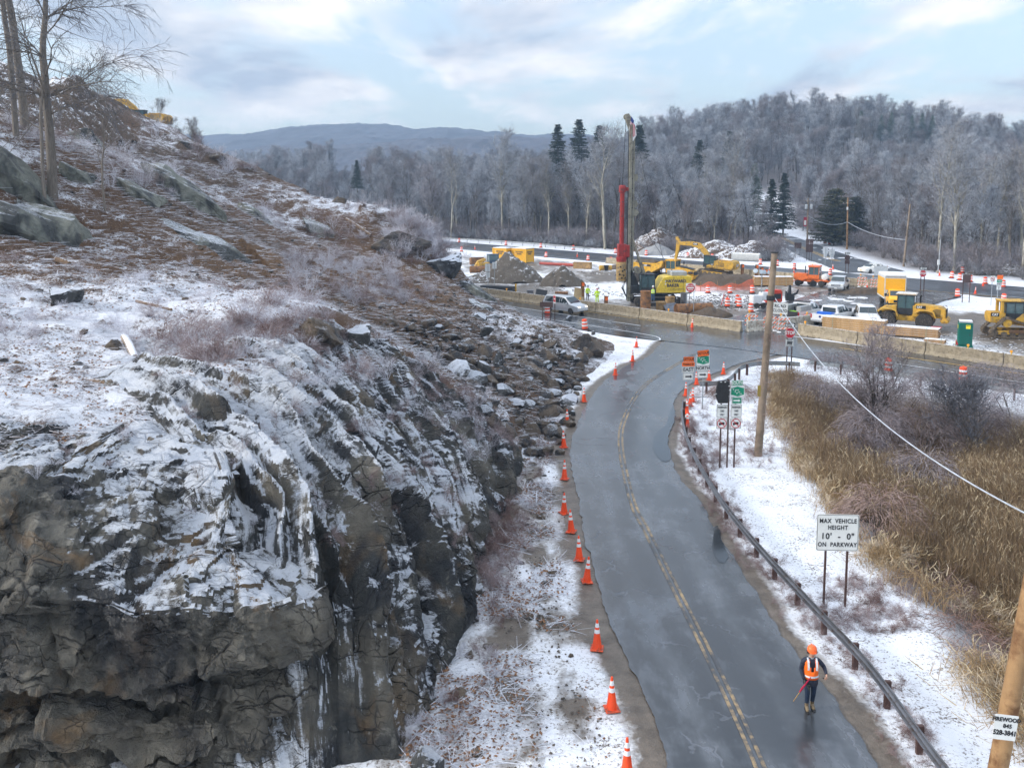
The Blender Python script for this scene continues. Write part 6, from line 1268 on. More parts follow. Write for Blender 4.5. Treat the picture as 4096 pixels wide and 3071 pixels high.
for (x, y), rz, lab in [((3004, 1318), 0, 'left striped barricade between the pale barriers and the wooden pole'), ((3078, 1326), 0, 'striped barricade hidden behind the weathered wooden pole'), ((3130, 1332), 0, 'striped barricade just right of the weathered wooden pole'), ((3447, 1150), -8, 'left far barricade beside the silver pickup'), ((3497, 1158), -8, 'middle far barricade beside the silver pickup'), ((3545, 1160), -8, 'right far barricade beside the yellow box truck')]: barricade(G(x, y), R(rz), lab)
# ------------------------------------------------------------------ vehicles and machines (local frame: +x forward, +y left, z up)
YEL = mat('machine_yellow', (.62, .36, .045), .5, var=.2, vs=2., dirt=(.22, .155, .09), dirt_amt=.36); YELV = mat('hauler_yellow', (.72, .39, .03), .48, var=.18, vs=2., dirt=(.26, .17, .08), dirt_amt=.36); DARK = mat('machine_dark', (.025, .027, .03), .55, var=.3); GLASS = mat('vehicle_glass', (.03, .045, .05), .08, var=.2, spec=.8); GLASSB = mat('cab_glass', (.06, .11, .12), .08, var=.3, spec=.8)
TYRE = mat('tyre_rubber', (.028, .027, .026), .85, var=.4, vs=6., dirt=(.16, .13, .10), dirt_amt=.35); RIMY = mat('rim_yellow', (.50, .28, .04), .5, dirt=(.2, .14, .09), dirt_amt=.3); RIMS = mat('rim_silver', (.40, .41, .42), .4, .7); TRACK = mat('muddy_track', (.10, .08, .06), .8, var=.4, dirt=(.20, .15, .10), dirt_amt=.5); WPAINT = mat('white_car_paint', (.74, .75, .76), .3, var=.06, coat=.4, snow=.93); SPAINT = mat('silver_car_paint', (.58, .60, .62), .28, .3, var=.06, coat=.4); CPAINT = mat('cream_car_paint', (.72, .71, .66), .28, var=.05, coat=.4); CHROME = mat('chrome_trim', (.55, .56, .57), .22, .8); LAMPW = mat('headlamp_lens', (.80, .80, .74), .2); LAMPR = mat('tail_lamp', (.42, .02, .02), .3); SIGNY = mat('licence_plate', (.7, .45, .05), .5)
HEADL = bpy.data.materials.new('lit_headlamp'); HEADL.use_nodes = True; _b = HEADL.node_tree.nodes['Principled BSDF']; _b.inputs['Base Color'].default_value = (.9, .85, .7, 1); _b.inputs['Emission Color'].default_value = (1, .85, .6, 1); _b.inputs['Emission Strength'].default_value = 1.2
_WH = {}
def wheel(parent, x, y, r, w, rim=RIMS, rr=.6, z=None):
    key = (r, w, rim.name, rr)
    if key not in _WH:
        a = MB().lathe([(r * rr, -w / 2), (r * .93, -w / 2), (r, -w * .36), (r, w * .36), (r * .93, w / 2), (r * rr, w / 2)], n=22, ax='Y').mesh('wheel', smooth=35)
        b = MB().lathe([(.02, -w * .42), (r * .2, -w * .46), (r * .26, -w * .32), (r * (rr - .08), -w * .34), (r * rr + .01, -w * .49), (r * rr + .01, w * .49), (r * (rr - .08), w * .34), (r * .26, w * .32), (r * .2, w * .46), (.02, w * .42)], n=18, ax='Y').mesh('rim', smooth=35); a.materials.append(TYRE); b.materials.append(rim); _WH[key] = (a, b)
    o = obj('wheel', _WH[key][0], None, parent, (x, y, r if z is None else z)); obj('rim', _WH[key][1], None, o); return o
def shell(st):                        # lofted car body: stations (x, w, zb, zbelt, wr, ztop)
    rings = []
    for x, w, zb, zm, wr, zt in st:
        rings.append([(x, -w * .94, zb), (x, -w, zb + (zm - zb) * .45), (x, -w * .985, zm), (x, -wr, zt - .05), (x, -wr * .82, zt), (x, wr * .82, zt), (x, wr, zt - .05), (x, w * .985, zm), (x, w, zb + (zm - zb) * .45), (x, w * .94, zb)])
    return MB().loft(rings)
def ipol(st, x):
    for a, b in zip(st, st[1:]):
        if a[0] <= x <= b[0]: t = (x - a[0]) / (b[0] - a[0]); return [p + (q - p) * t for p, q in zip(a, b)]
def side_win(mb, st, x0, x1, s, lo=.06, hi=.10, cut0=0., cut1=0.):
    V = []
    for x, hz, ct in ((x0, 0, 0), (x1, 0, 0), (x1, 1, cut1), (x0, 1, cut0)):
        x2 = x + ct; _, w, zb, zm, wr, zt = ipol(st, min(max(x2, st[0][0]), st[-1][0])); z = zm + lo if not hz else zt - hi; f = (z - zm) / max(zt - .05 - zm, .01); y = (w * .985) * (1 - f) + wr * f; V.append((x2, s * (y + .012), z))
    mb.add(V, [(0, 1, 2, 3) if s < 0 else (3, 2, 1, 0)])
def top_win(mb, st, i, off=.012, inset=.1, e0=.06, e1=.06):
    a, b = st[i], st[i + 1]; V = []
    for t, sy in ((e0, -1), (e0, 1), (1 - e1, 1), (1 - e1, -1)):
        q = [p + (r - p) * t for p, r in zip(a, b)]; d = Vector((b[5] - a[5], 0, a[0] - b[0])).normalized() * -off; V.append((q[0] + d.x * (-1 if d.z < 0 else 1), sy * q[4] * (1 - inset), q[5] + off))
    mb.add(V, [(0, 1, 2, 3)])
def car(name, label, cat, p, rz, st, paint, wr_, wx, wins, glass_i, group=None, lights=LAMPW, track=None, nose=None, plate=None):
    t = thing(name, label, cat, p, rz, group); shell(st).build('body', paint, t, smooth=32)
    for s in (-1, 1):
        for x0, x1, c0, c1 in wins: mb = MB(); side_win(mb, st, x0, x1, s, cut0=c0, cut1=c1); mb.build('side_window', GLASS, t)
    for i, nm, e0, e1 in glass_i: mb = MB(); top_win(mb, st, i, .015, .06, e0, e1); mb.build(nm, GLASS, t)
    hw = (track or max(q[1] for q in st)) - .11
    for x in wx:
        for s in (-1, 1): wheel(t, x, s * hw, wr_, .22)
    f = st[-1]; fx = f[0]
    for s in (-1, 1):
        q = ipol(st, fx - .16); MB().box((fx - .3, s * q[1] * .62 - .14, q[3] - .06), (fx - .02, s * q[1] * .62 + .14, q[3] + .06)).build('headlight', lights, t, .02)
        q = ipol(st, st[0][0] + .05); MB().box((st[0][0] - .012, s * q[1] * .84 - .08, q[3] - .15), (st[0][0] + .1, s * q[1] * .84 + .08, q[3] + .15)).build('tail_light', LAMPR, t, .01)
        q = ipol(st, wins[-1][1] - .15); MB().box((q[0] - .08, s * (q[1] + .1) - .09, q[3] + .04), (q[0] + .05, s * (q[1] + .1) + .09, q[3] + .2)).build('mirror', paint, t, .03)
    MB().box((fx - .05, -f[1] * .55, f[2] + .22), (fx + .012, f[1] * .55, f[3] - .08)).build('grille', DARK, t, .01); MB().box((fx - .1, -f[1] * .95, f[2]), (fx + .04, f[1] * .95, f[2] + .2)).build('bumper', paint if nose is None else nose, t, .03)
    if plate: MB().box((fx + .04, -.16, f[2] + .1), (fx + .05, .16, f[2] + .24)).build('licence_plate', plate, t)
    return t
VAN = [(-2.56, .80, .45, .95, .74, 1.0), (-2.50, .96, .32, 1.02, .70, 1.30), (-2.30, .99, .28, 1.04, .70, 1.72), (-1.2, 1.0, .26, 1.04, .74, 1.78), (.2, 1.0, .26, 1.02, .74, 1.76), (.62, 1.0, .26, 1.01, .72, 1.69), (1.50, .99, .27, .98, .80, 1.10), (2.15, .96, .28, .88, .78, .95), (2.48, .84, .30, .74, .66, .80), (2.56, .70, .34, .66, .55, .70)]
pv = G(2262, 1250); car('minivan', 'silver minivan driving on the parkway past the barriers', 'van', (pv.x, pv.y, .08), math.atan2(T.y, T.x) + .04, VAN, SPAINT, .34, (-1.5, 1.55), ((-2.2, -1.15, .05, 0), (-1.1, -.1, 0, 0), (-.04, 1.25, 0, -.66)), ((5, 'windshield', .04, .04), (1, 'rear_window', .1, .1)), lights=HEADL)
SED = [(-2.45, .78, .45, .85, .72, .92), (-2.35, .90, .30, .92, .78, 1.0), (-1.75, .93, .26, .95, .62, 1.12), (-.95, .94, .24, .95, .60, 1.42), (.1, .94, .24, .94, .60, 1.46), (.45, .94, .24, .93, .60, 1.40), (1.25, .93, .25, .90, .74, 1.02), (2.0, .90, .26, .82, .72, .88), (2.38, .80, .3, .68, .62, .74), (2.45, .66, .34, .6, .5, .65)]
pc = G(3490, 1092); car('sedan', 'white sedan with its lights on crossing the far junction', 'car', (pc.x, pc.y, .05), R(205), SED, CPAINT, .34, (-1.45, 1.42), ((-1.6, -.45, .3, 0), (-.4, .95, 0, -.5)), ((5, 'windshield', .04, .04), (2, 'rear_window', .06, .06)), lights=HEADL, plate=SIGNY)
def pickup(label, p, rz, paint, bed='open', crew=True, face=None):
    t = thing('pickup_truck', label, 'pickup', p, rz, 'pickup trucks on the site'); x0 = -1.05 if crew else -.35
    st = [(x0, .98, .55, 1.22, .74, 1.80), (x0 + .1, .99, .50, 1.22, .76, 1.92), (.55, .99, .5, 1.2, .76, 1.93), (.78, .99, .5, 1.2, .75, 1.86), (1.45, .99, .52, 1.2, .86, 1.30), (2.6, .97, .55, 1.12, .88, 1.22), (2.82, .95, .55, 1.02, .86, 1.12), (2.88, .92, .58, .95, .84, 1.02)]
    shell(st).build('cab', paint, t, smooth=32)
    for s in (-1, 1):
        for a, b, c0, c1 in (((x0 + .15, -.1, .03, 0), (-.04, 1.25, 0, -.5)) if crew else ((x0 + .12, 1.25, .03, -.5),)): mb = MB(); side_win(mb, st, a, b, s, cut0=c0, cut1=c1); mb.build('side_window', GLASS, t)
        MB().box((1.0, s * 1.16 - .13, 1.25), (1.12, s * 1.16 + .13, 1.58)).build('mirror', DARK, t, .03); MB().box((2.7, s * .72 - .16, .88), (2.895, s * .72 + .16, 1.08)).build('headlight', LAMPW, t, .02)
        MB().box((-2.94, s * .90 - .07, .85), (-2.86, s * .90 + .07, 1.22)).build('tail_light', LAMPR, t, .01)
    mb = MB(); top_win(mb, st, 3, .015, .05, .05, .05); mb.build('windshield', GLASS, t); MB().box((x0 - .015, -.66, 1.3), (x0 + .0, .66, 1.74)).build('rear_window', GLASS, t)
    for x in (-1.85, 1.95):
        for s in (-1, 1): wheel(t, x, s * .86, .41, .27)
    MB().box((-2.86, -.98, .62), (x0 - .03, -.86, 1.25)).box((-2.86, .86, .62), (x0 - .03, .98, 1.25)).box((-2.86, -.9, .62), (x0 - .03, .9, .74)).box((x0 - .12, -.9, .7), (x0 - .03, .9, 1.25)).build('bed', paint, t, .02)
    g = MB().box((-2.92, -.84, .68), (-2.85, .84, 1.25)).build('tailgate', paint if bed != 'tool' else DARK, t, .02); MB().box((-3.02, -.95, .48), (-2.84, .95, .66)).build('rear_bumper', CHROME, t, .03); MB().box((2.84, -.98, .45), (2.98, .98, .74)).build('front_bumper', CHROME, t, .04)
    MB().box((2.86, -.58, .76), (2.915, .58, 1.06)).build('grille', CHROME if paint == SPAINT else DARK, t, .01); MB().box((2.98, -.16, .5), (2.99, .16, .64)).build('licence_plate', SIGNK, t)
    return t
tb = pickup('white pickup with a blue tool box in its bed behind the concrete barrier', (31.9, 87.0, .05), R(44), WPAINT); MB().lathe([(.02, -.01), (.12, -.01), (.12, .01), (.02, .01)], (-2.93, 0, 1.02), 14, 'X').build('badge', mat('blue_badge', (.02, .05, .2), .3), tb)
kb = thing('tool_chest', 'blue metal tool chest lying in the bed of the white pickup', 'tool chest', (31.9 - 1.75 * math.cos(R(44)), 87.0 - 1.75 * math.sin(R(44)), .79), R(44)); MB().box((-.35, -.75, 0), (.35, .75, .6)).build('chest', mat('chest_blue', (.01, .12, .55), .4), kb, .03); MB().box((-.36, -.76, .5), (.36, .76, .62)).build('lid', mat('chest_blue', (.01, .12, .55), .4), kb, .02); text('KOBALT', .26, WHITE, kb, (-.352, 0, .24), (R(90), 0, R(-90)), sx=1.1, bold=.03)
ta = pickup('white pickup with grey side tool boxes and a black tailgate near the striped barricade', (29.7, 89.2, .05), R(44), WPAINT, 'tool', False)
for s in (-1, 1): MB().box((-2.75, s * .80 - .24, 1.25), (-.55, s * .80 + .24, 1.75)).build('side_box', mat('tool_box_grey', (.36, .37, .37), .5, .3), ta, .02)
MB().box((-.52, -.8, 1.95), (-.38, .8, 2.05)).build('light_bar', DARK, ta); MB().box((-1.6, -.4, .8), (-.9, .35, 1.65)).build('generator', DARK, ta, .05); MB().box((-2.3, -.4, .75), (-1.9, .5, 1.2)).build('crate', mat('lime_green', (.25, .55, .02), .5), ta, .05)
pickup('white pickup facing the camera behind the long lumber stack', (34.9, 86.6, .05), R(-104), WPAINT); psv = G(3372, 1168); pickup('silver pickup facing the camera beside the orange sweeper', (psv.x, psv.y + 1.5, .05), R(-118), SPAINT)
# yellow box truck
pb = G(3560, 1236); hb = R(-103); d_ = Vector((math.cos(hb), math.sin(hb), 0)); c_ = Vector((pb.x, pb.y, 0)) - d_ * 3.2 + Vector((.9, 0, 0)); bt = thing('box_truck', 'yellow box truck with a snow-covered roof behind the wheel loader', 'truck', c_, hb)
YB = mat('truck_yellow', (.90, .46, .02), .4, var=.06, coat=.3); WB = mat('box_white', (.62, .63, .63), .5, var=.08, dirt=(.4, .38, .33), dirt_amt=.2)
st = [(1.2, 1.0, .6, 1.25, .8, 1.95), (1.35, 1.02, .5, 1.25, .82, 2.05), (2.1, 1.02, .5, 1.25, .82, 2.05), (2.3, 1.02, .5, 1.25, .80, 1.96), (2.85, 1.02, .55, 1.25, .88, 1.40), (3.35, .98, .6, 1.15, .86, 1.25), (3.5, .92, .6, 1.05, .8, 1.1)]; shell(st).build('cab', YB, bt, smooth=32)
mb = MB(); top_win(mb, st, 3, .015, .05, .04, .04); mb.build('windshield', GLASS, bt)
for s in (-1, 1): mb = MB(); side_win(mb, st, 1.4, 2.65, s, cut1=-.4); mb.build('side_window', GLASS, bt); MB().box((2.3, s * 1.22 - .12, 1.3), (2.42, s * 1.22 + .12, 1.65)).build('mirror', DARK, bt, .03); MB().box((3.3, s * .75 - .14, .82), (3.49, s * .75 + .14, 1.05)).build('headlight', LAMPW, bt, .02); wheel(bt, 2.55, s * .9, .42, .25); wheel(bt, -1.9, s * .85, .42, .42)
MB().box((3.42, -.56, .74), (3.515, .56, 1.02)).build('grille', DARK, bt, .01); MB().box((3.4, -1., .42), (3.58, 1., .68)).build('bumper', DARK, bt, .03); MB().box((3.58, -.16, .5), (3.59, .16, .62)).build('licence_plate', SIGNY, bt)
bx = MB().box((-3.4, -1.15, .85), (1.1, 1.15, 3.4)).build('cargo_box', WB, bt, .02); MB().box((-3.3, -1.165, 1.05), (1.0, -1.152, 3.2)).box((-3.3, 1.152, 1.05), (1.0, 1.165, 3.2)).box((1.102, -1.05, 1.9), (1.114, 1.05, 3.2)).build('yellow_panel', YB, bx)
MB().box((-3.42, -1.17, 3.4), (1.25, 1.17, 3.62)).build('roof_fairing', mat('snowy_roof', (.7, .71, .72), .6, snow=.3), bx, .09, seg=2); MB().box((-3.3, -.45, .5), (1.5, .45, .8)).build('chassis', DARK, bt)
# --- tracks
def track(parent, x0, x1, y, w, r, m=TRACK, z=0., high=None):
    pts = []
    if high: hx, hzz, hr = high; base = [(x0, z + r, r), (x1, z + r, r), (hx, hzz, hr)]
    else: base = [(x0, z + r, r), (x1, z + r, r)]
    poly = []
    if not high:
        for k in range(9): a = R(90 + 180 * k / 8); poly.append((x0 + r * math.cos(a), z + r + r * math.sin(a)))
        for k in range(9): a = R(-90 + 180 * k / 8); poly.append((x1 + r * math.cos(a), z + r + r * math.sin(a)))
    else:
        for k in range(7): a = R(150 + 120 * k / 6); poly.append((x0 + r * math.cos(a), z + r + r * math.sin(a)))
        for k in range(7): a = R(-90 + 140 * k / 6); poly.append((x1 + r * math.cos(a), z + r + r * math.sin(a)))
        for k in range(7): a = R(50 + 110 * k / 6); poly.append((hx + hr * math.cos(a), hzz + hr * math.sin(a)))
    inner = []
    cx = sum(p[0] for p in poly) / len(poly); cz = sum(p[1] for p in poly) / len(poly)
    tr = MB(); n = len(poly)
    inn = [(cx + (px - cx) * (1 - .10), cz + (pz - cz) * (1 - .16)) for px, pz in poly]
    V = [(px, yy, pz) for yy in (y - w / 2, y + w / 2) for ring in (poly, inn) for px, pz in ring]; F = []
    for k in range(n):
        k2 = (k + 1) % n; F += [(k, k2, 2 * n + k2, 2 * n + k), (n + k, 3 * n + k, 3 * n + k2, n + k2), (k, n + k, n + k2, k2), (2 * n + k, 2 * n + k2, 3 * n + k2, 3 * n + k)]
    tr.add(V, F); per = 0
    L = [0]
    for k in range(n): a, b = poly[k], poly[(k + 1) % n]; L.append(L[-1] + math.hypot(b[0] - a[0], b[1] - a[1]))
    ns = int(L[-1] / .2)
    for i in range(ns):
        s = L[-1] * i / ns; k = max(j for j in range(n) if L[j] <= s); a, b = poly[k], poly[(k + 1) % n]; f = (s - L[k]) / max(L[k + 1] - L[k], 1e-6); px, pz = a[0] + (b[0] - a[0]) * f, a[1] + (b[1] - a[1]) * f; d = Vector((b[0] - a[0], 0, b[1] - a[1])).normalized(); q = Vector((d.z, 0, -d.x)) * .03; tr.bar((px + q.x, y - w / 2, pz + q.z), (px + q.x, y + w / 2, pz + q.z), .05, .06)
    o = tr.build('track', m, parent); fr = MB().box((x0, y - w * .3, z + r * .7), (x1, y + w * .3, z + r * 1.5)).build('track_frame', YEL if m == TRACK else DARK, o)
    nr = 6
    for i in range(nr): xx = x0 + (x1 - x0) * i / (nr - 1); MB().lathe([(.03, -w * .36), (r * .62, -w * .36), (r * .62, w * .36), (.03, w * .36)], (xx, y, z + r * (.98 if i in (0, nr - 1) else .72)), 12, 'Y').build('roller', m, o)
    if high: MB().lathe([(.03, -w * .4), (hr * .78, -w * .4), (hr * .78, w * .4), (.03, w * .4)], (hx, y, hzz), 16, 'Y').build('sprocket', YEL, o)
    return o
def cab(parent, a, b, m, name='cab', post=.07, glass=GLASSB, rake=0.):
    (x0, y0, z0), (x1, y1, z1) = a, b; c = MB()
    c.box((x0, y0, z0), (x1, y1, z0 + .12)); c.box((x0 - .05, y0 - .05, z1 - .1), (x1 + .06, y1 + .05, z1))
    for x, y in ((x0, y0), (x0, y1), (x1, y0), (x1, y1), ((x0 + x1) / 2, y0), ((x0 + x1) / 2, y1)):
        sx = x + (post if x < (x0 + x1) / 2 else (-post if x > (x0 + x1) / 2 else post / 2)); sy = y + (post if y < (y0 + y1) / 2 else -post); c.box((min(x, sx), min(y, sy), z0 + .1), (max(x, sx), max(y, sy), z1 - .08))
    o = c.build(name, m, parent); MB().box((x0 + .03, y0 + .03, z0 + .12), (x1 - .03, y1 - .03, z1 - .1)).build('glazing', glass, o); MB().box((x0 + .03, y0 + .02, z0 + .12), (x1 - .03, y0 + .025, z0 + .55)).box((x0 + .03, y1 - .025, z0 + .12), (x1 - .03, y1 - .02, z0 + .55)).build('door_panel', m, o); return o
def limb(mb, pts, w):                  # welded box boom: list of (x, z, depth)
    rings = []
    for i, (x, z, h) in enumerate(pts):
        a = pts[max(i - 1, 0)]; b = pts[min(i + 1, len(pts) - 1)]; d = Vector((b[0] - a[0], 0, b[1] - a[1])).normalized(); n = Vector((-d.z, 0, d.x)) * h / 2; rings.append([(x - n.x, -w / 2, z - n.z), (x - n.x, w / 2, z - n.z), (x + n.x, w / 2, z + n.z), (x + n.x, -w / 2, z + n.z)])
    return mb.loft(rings)
def cyl(mb, a, b, r): mb.tube([a, Vector(a).lerp(Vector(b), .6)], r, 10); mb.tube([Vector(a).lerp(Vector(b), .55), b], r * .55, 8); return mb
def excavator(label, p, rz, name='excavator', cat='excavator', logo=True, s=1., dig=True, tr_rz=None, pitch=0.):
    t = thing(name, label, cat, p, rz); t.scale = (s, s, s); t.rotation_euler = (0, pitch, rz)
    for y in (-1.25, 1.25): track(t, -1.75, 1.75, y, .6, .45)
    MB().box((-1.0, -.9, .45), (1.0, .9, .95)).lathe([(.7, .9), (.7, 1.15)], n=18).build('undercarriage', DARK, t)
    body = MB().prism([(-3.05, 1.35), (-2.9, 1.12), (1.0, 1.12), (1.0, 1.55), (-.1, 1.95), (-.1, 2.35), (-2.5, 2.45), (-3.0, 2.35), (-3.2, 1.9)], -1.4, 1.4).build('house', YEL, t, .06, seg=2)
    MB().box((-3.24, -1.25, 1.25), (-2.7, 1.25, 2.2)).build('counterweight', YEL, body, .18, seg=3); MB().box((-2.4, -1.1, 2.45), (-.6, .9, 2.55)).build('hood', mat('snowy_yellow', (.72, .40, .035), .5, snow=.7), body, .05)
    for i in range(5): MB().box((-1.7, 1.402, 1.55 + i * .13), (-.75, 1.41, 1.6 + i * .13)).build('louvre', DARK, body)
    for y in (1.403, -1.403): MB().box((-2.9, min(y, y * .998), 1.2), (.9, max(y, y * .998), 1.26)).build('side_stripe', DARK, body)
    cab(t, (-.35, .45, 1.2), (1.45, 1.4, 2.95), DARK)
    bm_ = limb(MB(), [(.6, 1.7, .5), (1.8, 3.3, .75), (2.9, 4.15, .85), (4.2, 4.3, .7), (6.0, 4.15, .45)], .5).build('boom', YEL, t, .03); cyl(MB(), (1.2, -.35, 1.6), (2.7, -.35, 3.7), .09).build('hydraulic_cylinder', CHROME, bm_); cyl(MB(), (1.2, .35, 1.6), (2.7, .35, 3.7), .09).build('hydraulic_cylinder', CHROME, bm_)
    stk = limb(MB(), [(6.5, 5.1, .35), (6.1, 4.3, .65), (6.2, 3.0, .5), (6.45, 1.3, .32)], .36).build('stick', YEL, t, .03); cyl(MB(), (3.4, 0, 4.7), (6.45, 0, 5.05), .085).build('hydraulic_cylinder', DARK, stk)
    MB().prism([(6.2, 1.5), (6.75, 1.35), (7.1, .7), (6.9, .1), (6.2, -.05), (5.75, .35), (5.9, .45), (6.3, .3), (6.6, .6), (6.45, 1.1)], -.65, .65).build('bucket', DARK, t, .02)
    if logo:
        MB().box((-3.255, -.55, 1.55), (-3.245, .55, 2.05)).build('logo_plate', INK, body); text('CAT', .36, WHITE, body, (-3.258, 0, 1.82), (R(90), 0, R(-90)), sx=1.1, bold=.04); MB().prism([(-.2, 1.58), (.2, 1.58), (0, 1.76)], -3.275, -3.27, 'X').build('logo_triangle', AMBER, body)
        MB().box((-.15, 1.415, 1.6), (.35, 1.425, 1.85)).build('logo_plate', INK, body); text('CAT', .16, WHITE, body, (.1, 1.43, 1.72), (R(90), 0, R(180)), bold=.03); MB().box((3.0, .255, 4.15), (3.75, .262, 4.5)).build('logo_plate', INK, bm_); text('CAT', .24, WHITE, bm_, (3.38, .266, 4.32), (R(90), 0, R(180)), bold=.04)
    return t
pe = G(2872, 1122); excavator('yellow excavator with raised arm digging behind the dump truck', (pe.x, pe.y + 2., .55), R(147), pitch=R(-4)); ph = GY(590, 528, 117.); excavator('yellow excavator on the hilltop at the upper left', (ph.x, ph.y, ph.z), R(176), logo=False, s=.92)
# --- articulated dump truck
pd_ = G(2776, 1136); hd_ = R(-33); c_ = Vector((pd_.x, pd_.y, 0)) - Vector((math.cos(hd_), math.sin(hd_), 0)) * 4.4; dt = thing('dump_truck', 'yellow articulated dump truck loaded with dirt behind the drill rig', 'dump truck', c_, hd_)
dmp = MB(); A_ = [(-5.0, 2.6), (-4.6, 1.75), (-1.6, 1.35), (.0, 2.3), (.3, 3.15), (.0, 3.15), (-1., 2.7), (-4.9, 2.75)]
dmp.prism(A_, -1.45, -1.33); dmp.prism(A_, 1.33, 1.45); dmp.prism([(-5.0, 2.6), (-4.6, 1.75), (-1.6, 1.35), (.0, 2.3), (.3, 3.15), (.2, 3.15), (-.12, 2.38), (-1.65, 1.47), (-4.5, 1.87), (-4.9, 2.6)], -1.35, 1.35); dmp.box((-4.9, -1.5, 2.62), (-.4, -1.44, 2.8)).box((-4.9, 1.44, 2.62), (-.4, 1.5, 2.8)); dmp.build('dump_body', YELV, dt, .02)
for i in range(4): MB().box((-4.2 + i * .9, 1.455, 1.75), (-4.1 + i * .9, 1.5, 2.6)).box((-4.2 + i * .9, -1.5, 1.75), (-4.1 + i * .9, -1.455, 2.6)).build('body_rib', YELV, dt)
o = obj('dirt_load', boulder_mesh('dirt_load', 77, 2, 4), mat('brown_dirt', (.13, .095, .06), .9, var=.5, vs=3., bmp=.06, bs=12, snow=1.05), dt, (-2.6, 0, 2.55)); o.scale = (1.9, 1.25, .75)
MB().box((-4.6, -.5, .75), (1.2, .5, 1.25)).box((.3, -.9, .9), (1.3, .9, 1.5)).build('chassis', DARK, dt, .04)
for x in (-3.6, -1.9):
    for s in (-1, 1): wheel(dt, x, s * 1.2, .82, .62, RIMY, .5)
for s in (-1, 1): wheel(dt, 2.6, s * 1.15, .82, .62, RIMY, .5)
hd2 = MB().loft([[(1.9, -1.1, 1.35), (1.9, 1.1, 1.35), (1.9, 1.05, 2.35), (1.9, -1.05, 2.35)], [(3.6, -.95, 1.3), (3.6, .95, 1.3), (3.6, .9, 2.15), (3.6, -.9, 2.15)], [(4.5, -.85, 1.25), (4.5, .85, 1.25), (4.45, .8, 1.9), (4.45, -.8, 1.9)], [(4.62, -.78, 1.2), (4.62, .78, 1.2), (4.55, .72, 1.7), (4.55, -.72, 1.7)]]).build('hood', YELV, dt, .06); MB().box((2.3, -.6, 2.26), (4.4, .6, 2.3), rot=(R(11), 'Y')).build('hood_grille', DARK, hd2); MB().box((4.56, -.65, 1.25), (4.64, .65, 1.75)).build('front_grille', DARK, hd2); MB().bar((4.65, -.5, 1.3), (4.65, .5, 1.72), .03, .05).build('diagonal_bar', CHROME, hd2)
MB().box((4.2, -1.3, .65), (4.75, 1.3, 1.2)).build('bumper', YELV, dt, .1, seg=2); MB().prism([(1.6, 1.0), (1.75, 1.65), (2.2, 2.0), (3.0, 2.0), (3.45, 1.65), (3.6, 1.0), (3.75, 1.0), (3.55, 1.85), (3.05, 2.15), (2.15, 2.15), (1.6, 1.8), (1.4, 1.0)], -1.48, -.85).prism([(1.6, 1.0), (1.75, 1.65), (2.2, 2.0), (3.0, 2.0), (3.45, 1.65), (3.6, 1.0), (3.75, 1.0), (3.55, 1.85), (3.05, 2.15), (2.15, 2.15), (1.6, 1.8), (1.4, 1.0)], .85, 1.48).build('fender', YELV, dt, .02)
for s in (-1, 1): MB().box((3.9, s * .95 - .2, 1.5), (4.5, s * .95 + .2, 1.78)).build('headlight', DARK, dt, .04); MB().box((2.2, s * 1.45 - .12, 2.5), (2.32, s * 1.45 + .12, 2.95)).build('mirror', DARK, dt, .03)
cb = cab(dt, (.45, -.95, 1.5), (1.95, .95, 3.25), YELV, glass=GLASSB); MB().box((.38, -1.02, 3.22), (2.05, 1.02, 3.36)).build('cab_roof', YELV, cb, .06, seg=2); MB().box((-3.2, -1.505, 2.3), (-1.6, -1.5, 2.55)).build('model_plate', INK, dt); text('A30F', .2, WHITE, dt, (-2.4, -1.51, 2.42), bold=.03)
# --- drill rig
pr_ = G(2615, 1222); rg = thing('drill_rig', 'tall foundation drill rig with red rotary tube and yellow engine housing', 'drill rig', (pr_.x + .4, pr_.y + 1.5, 0), R(184))
for y in (-1.5, 1.5): track(rg, -2.3, 2.3, y, .7, .48, mat('rig_track', (.045, .042, .04), .7, var=.4, dirt=(.13, .1, .07), dirt_amt=.4))
MB().box((-1.4, -1.1, .5), (1.4, 1.1, 1.05)).lathe([(.9, 1.), (.9, 1.35)], n=18).build('undercarriage', DARK, rg)
RY = mat('rig_yellow', (.78, .55, .05), .45, var=.12, dirt=(.25, .2, .1), dirt_amt=.2); hs = MB().prism([(-3.9, 1.4), (-3.9, 3.35), (-1.3, 3.35), (-.6, 3.2), (.2, 1.9), (.2, 1.4)], -1.35, 1.35).build('engine_housing', RY, rg, .05); MB().box((-3.4, -1.1, 3.36), (-1.6, 1.1, 3.85)).build('roof_rack', mat('rack_grey', (.45, .46, .45), .6, .3), hs, .05)
MB().box((-3.92, -1.37, 1.32), (.2, 1.37, 1.45)).build('deck', DARK, hs)
for x in (-2.95, -1.75): MB().box((x - .012, 1.352, 1.5), (x + .012, 1.358, 3.3)).box((x - .012, -1.358, 1.5), (x + .012, -1.352, 3.3)).build('door_seam', DARK, hs)
text('HAYWARD', .36, mat('logo_navy', (.02, .03, .09), .5), hs, (-2.05, 1.362, 2.78), (R(90), 0, R(180)), sx=.95, bold=.03); text('BAKER', .36, mat('logo_navy', (.02, .03, .09), .5), hs, (-1.72, 1.362, 2.28), (R(90), 0, R(180)), sx=.95, bold=.03); text('A KELLER COMPANY', .15, mat('logo_grey', (.3, .26, .1), .5), hs, (-2.1, 1.362, 1.85), (R(90), 0, R(180)), sx=.95)
for dz in (2.45, 2.75): MB().lathe([(.0, 0), (.09, .0), (.09, .006)], (-.85, -1.353 * -1, dz), 12, 'Y').build('logo_dot', WHITE, hs)
cab(rg, (.35, .35, 1.5), (2.0, 1.35, 3.6), DARK)
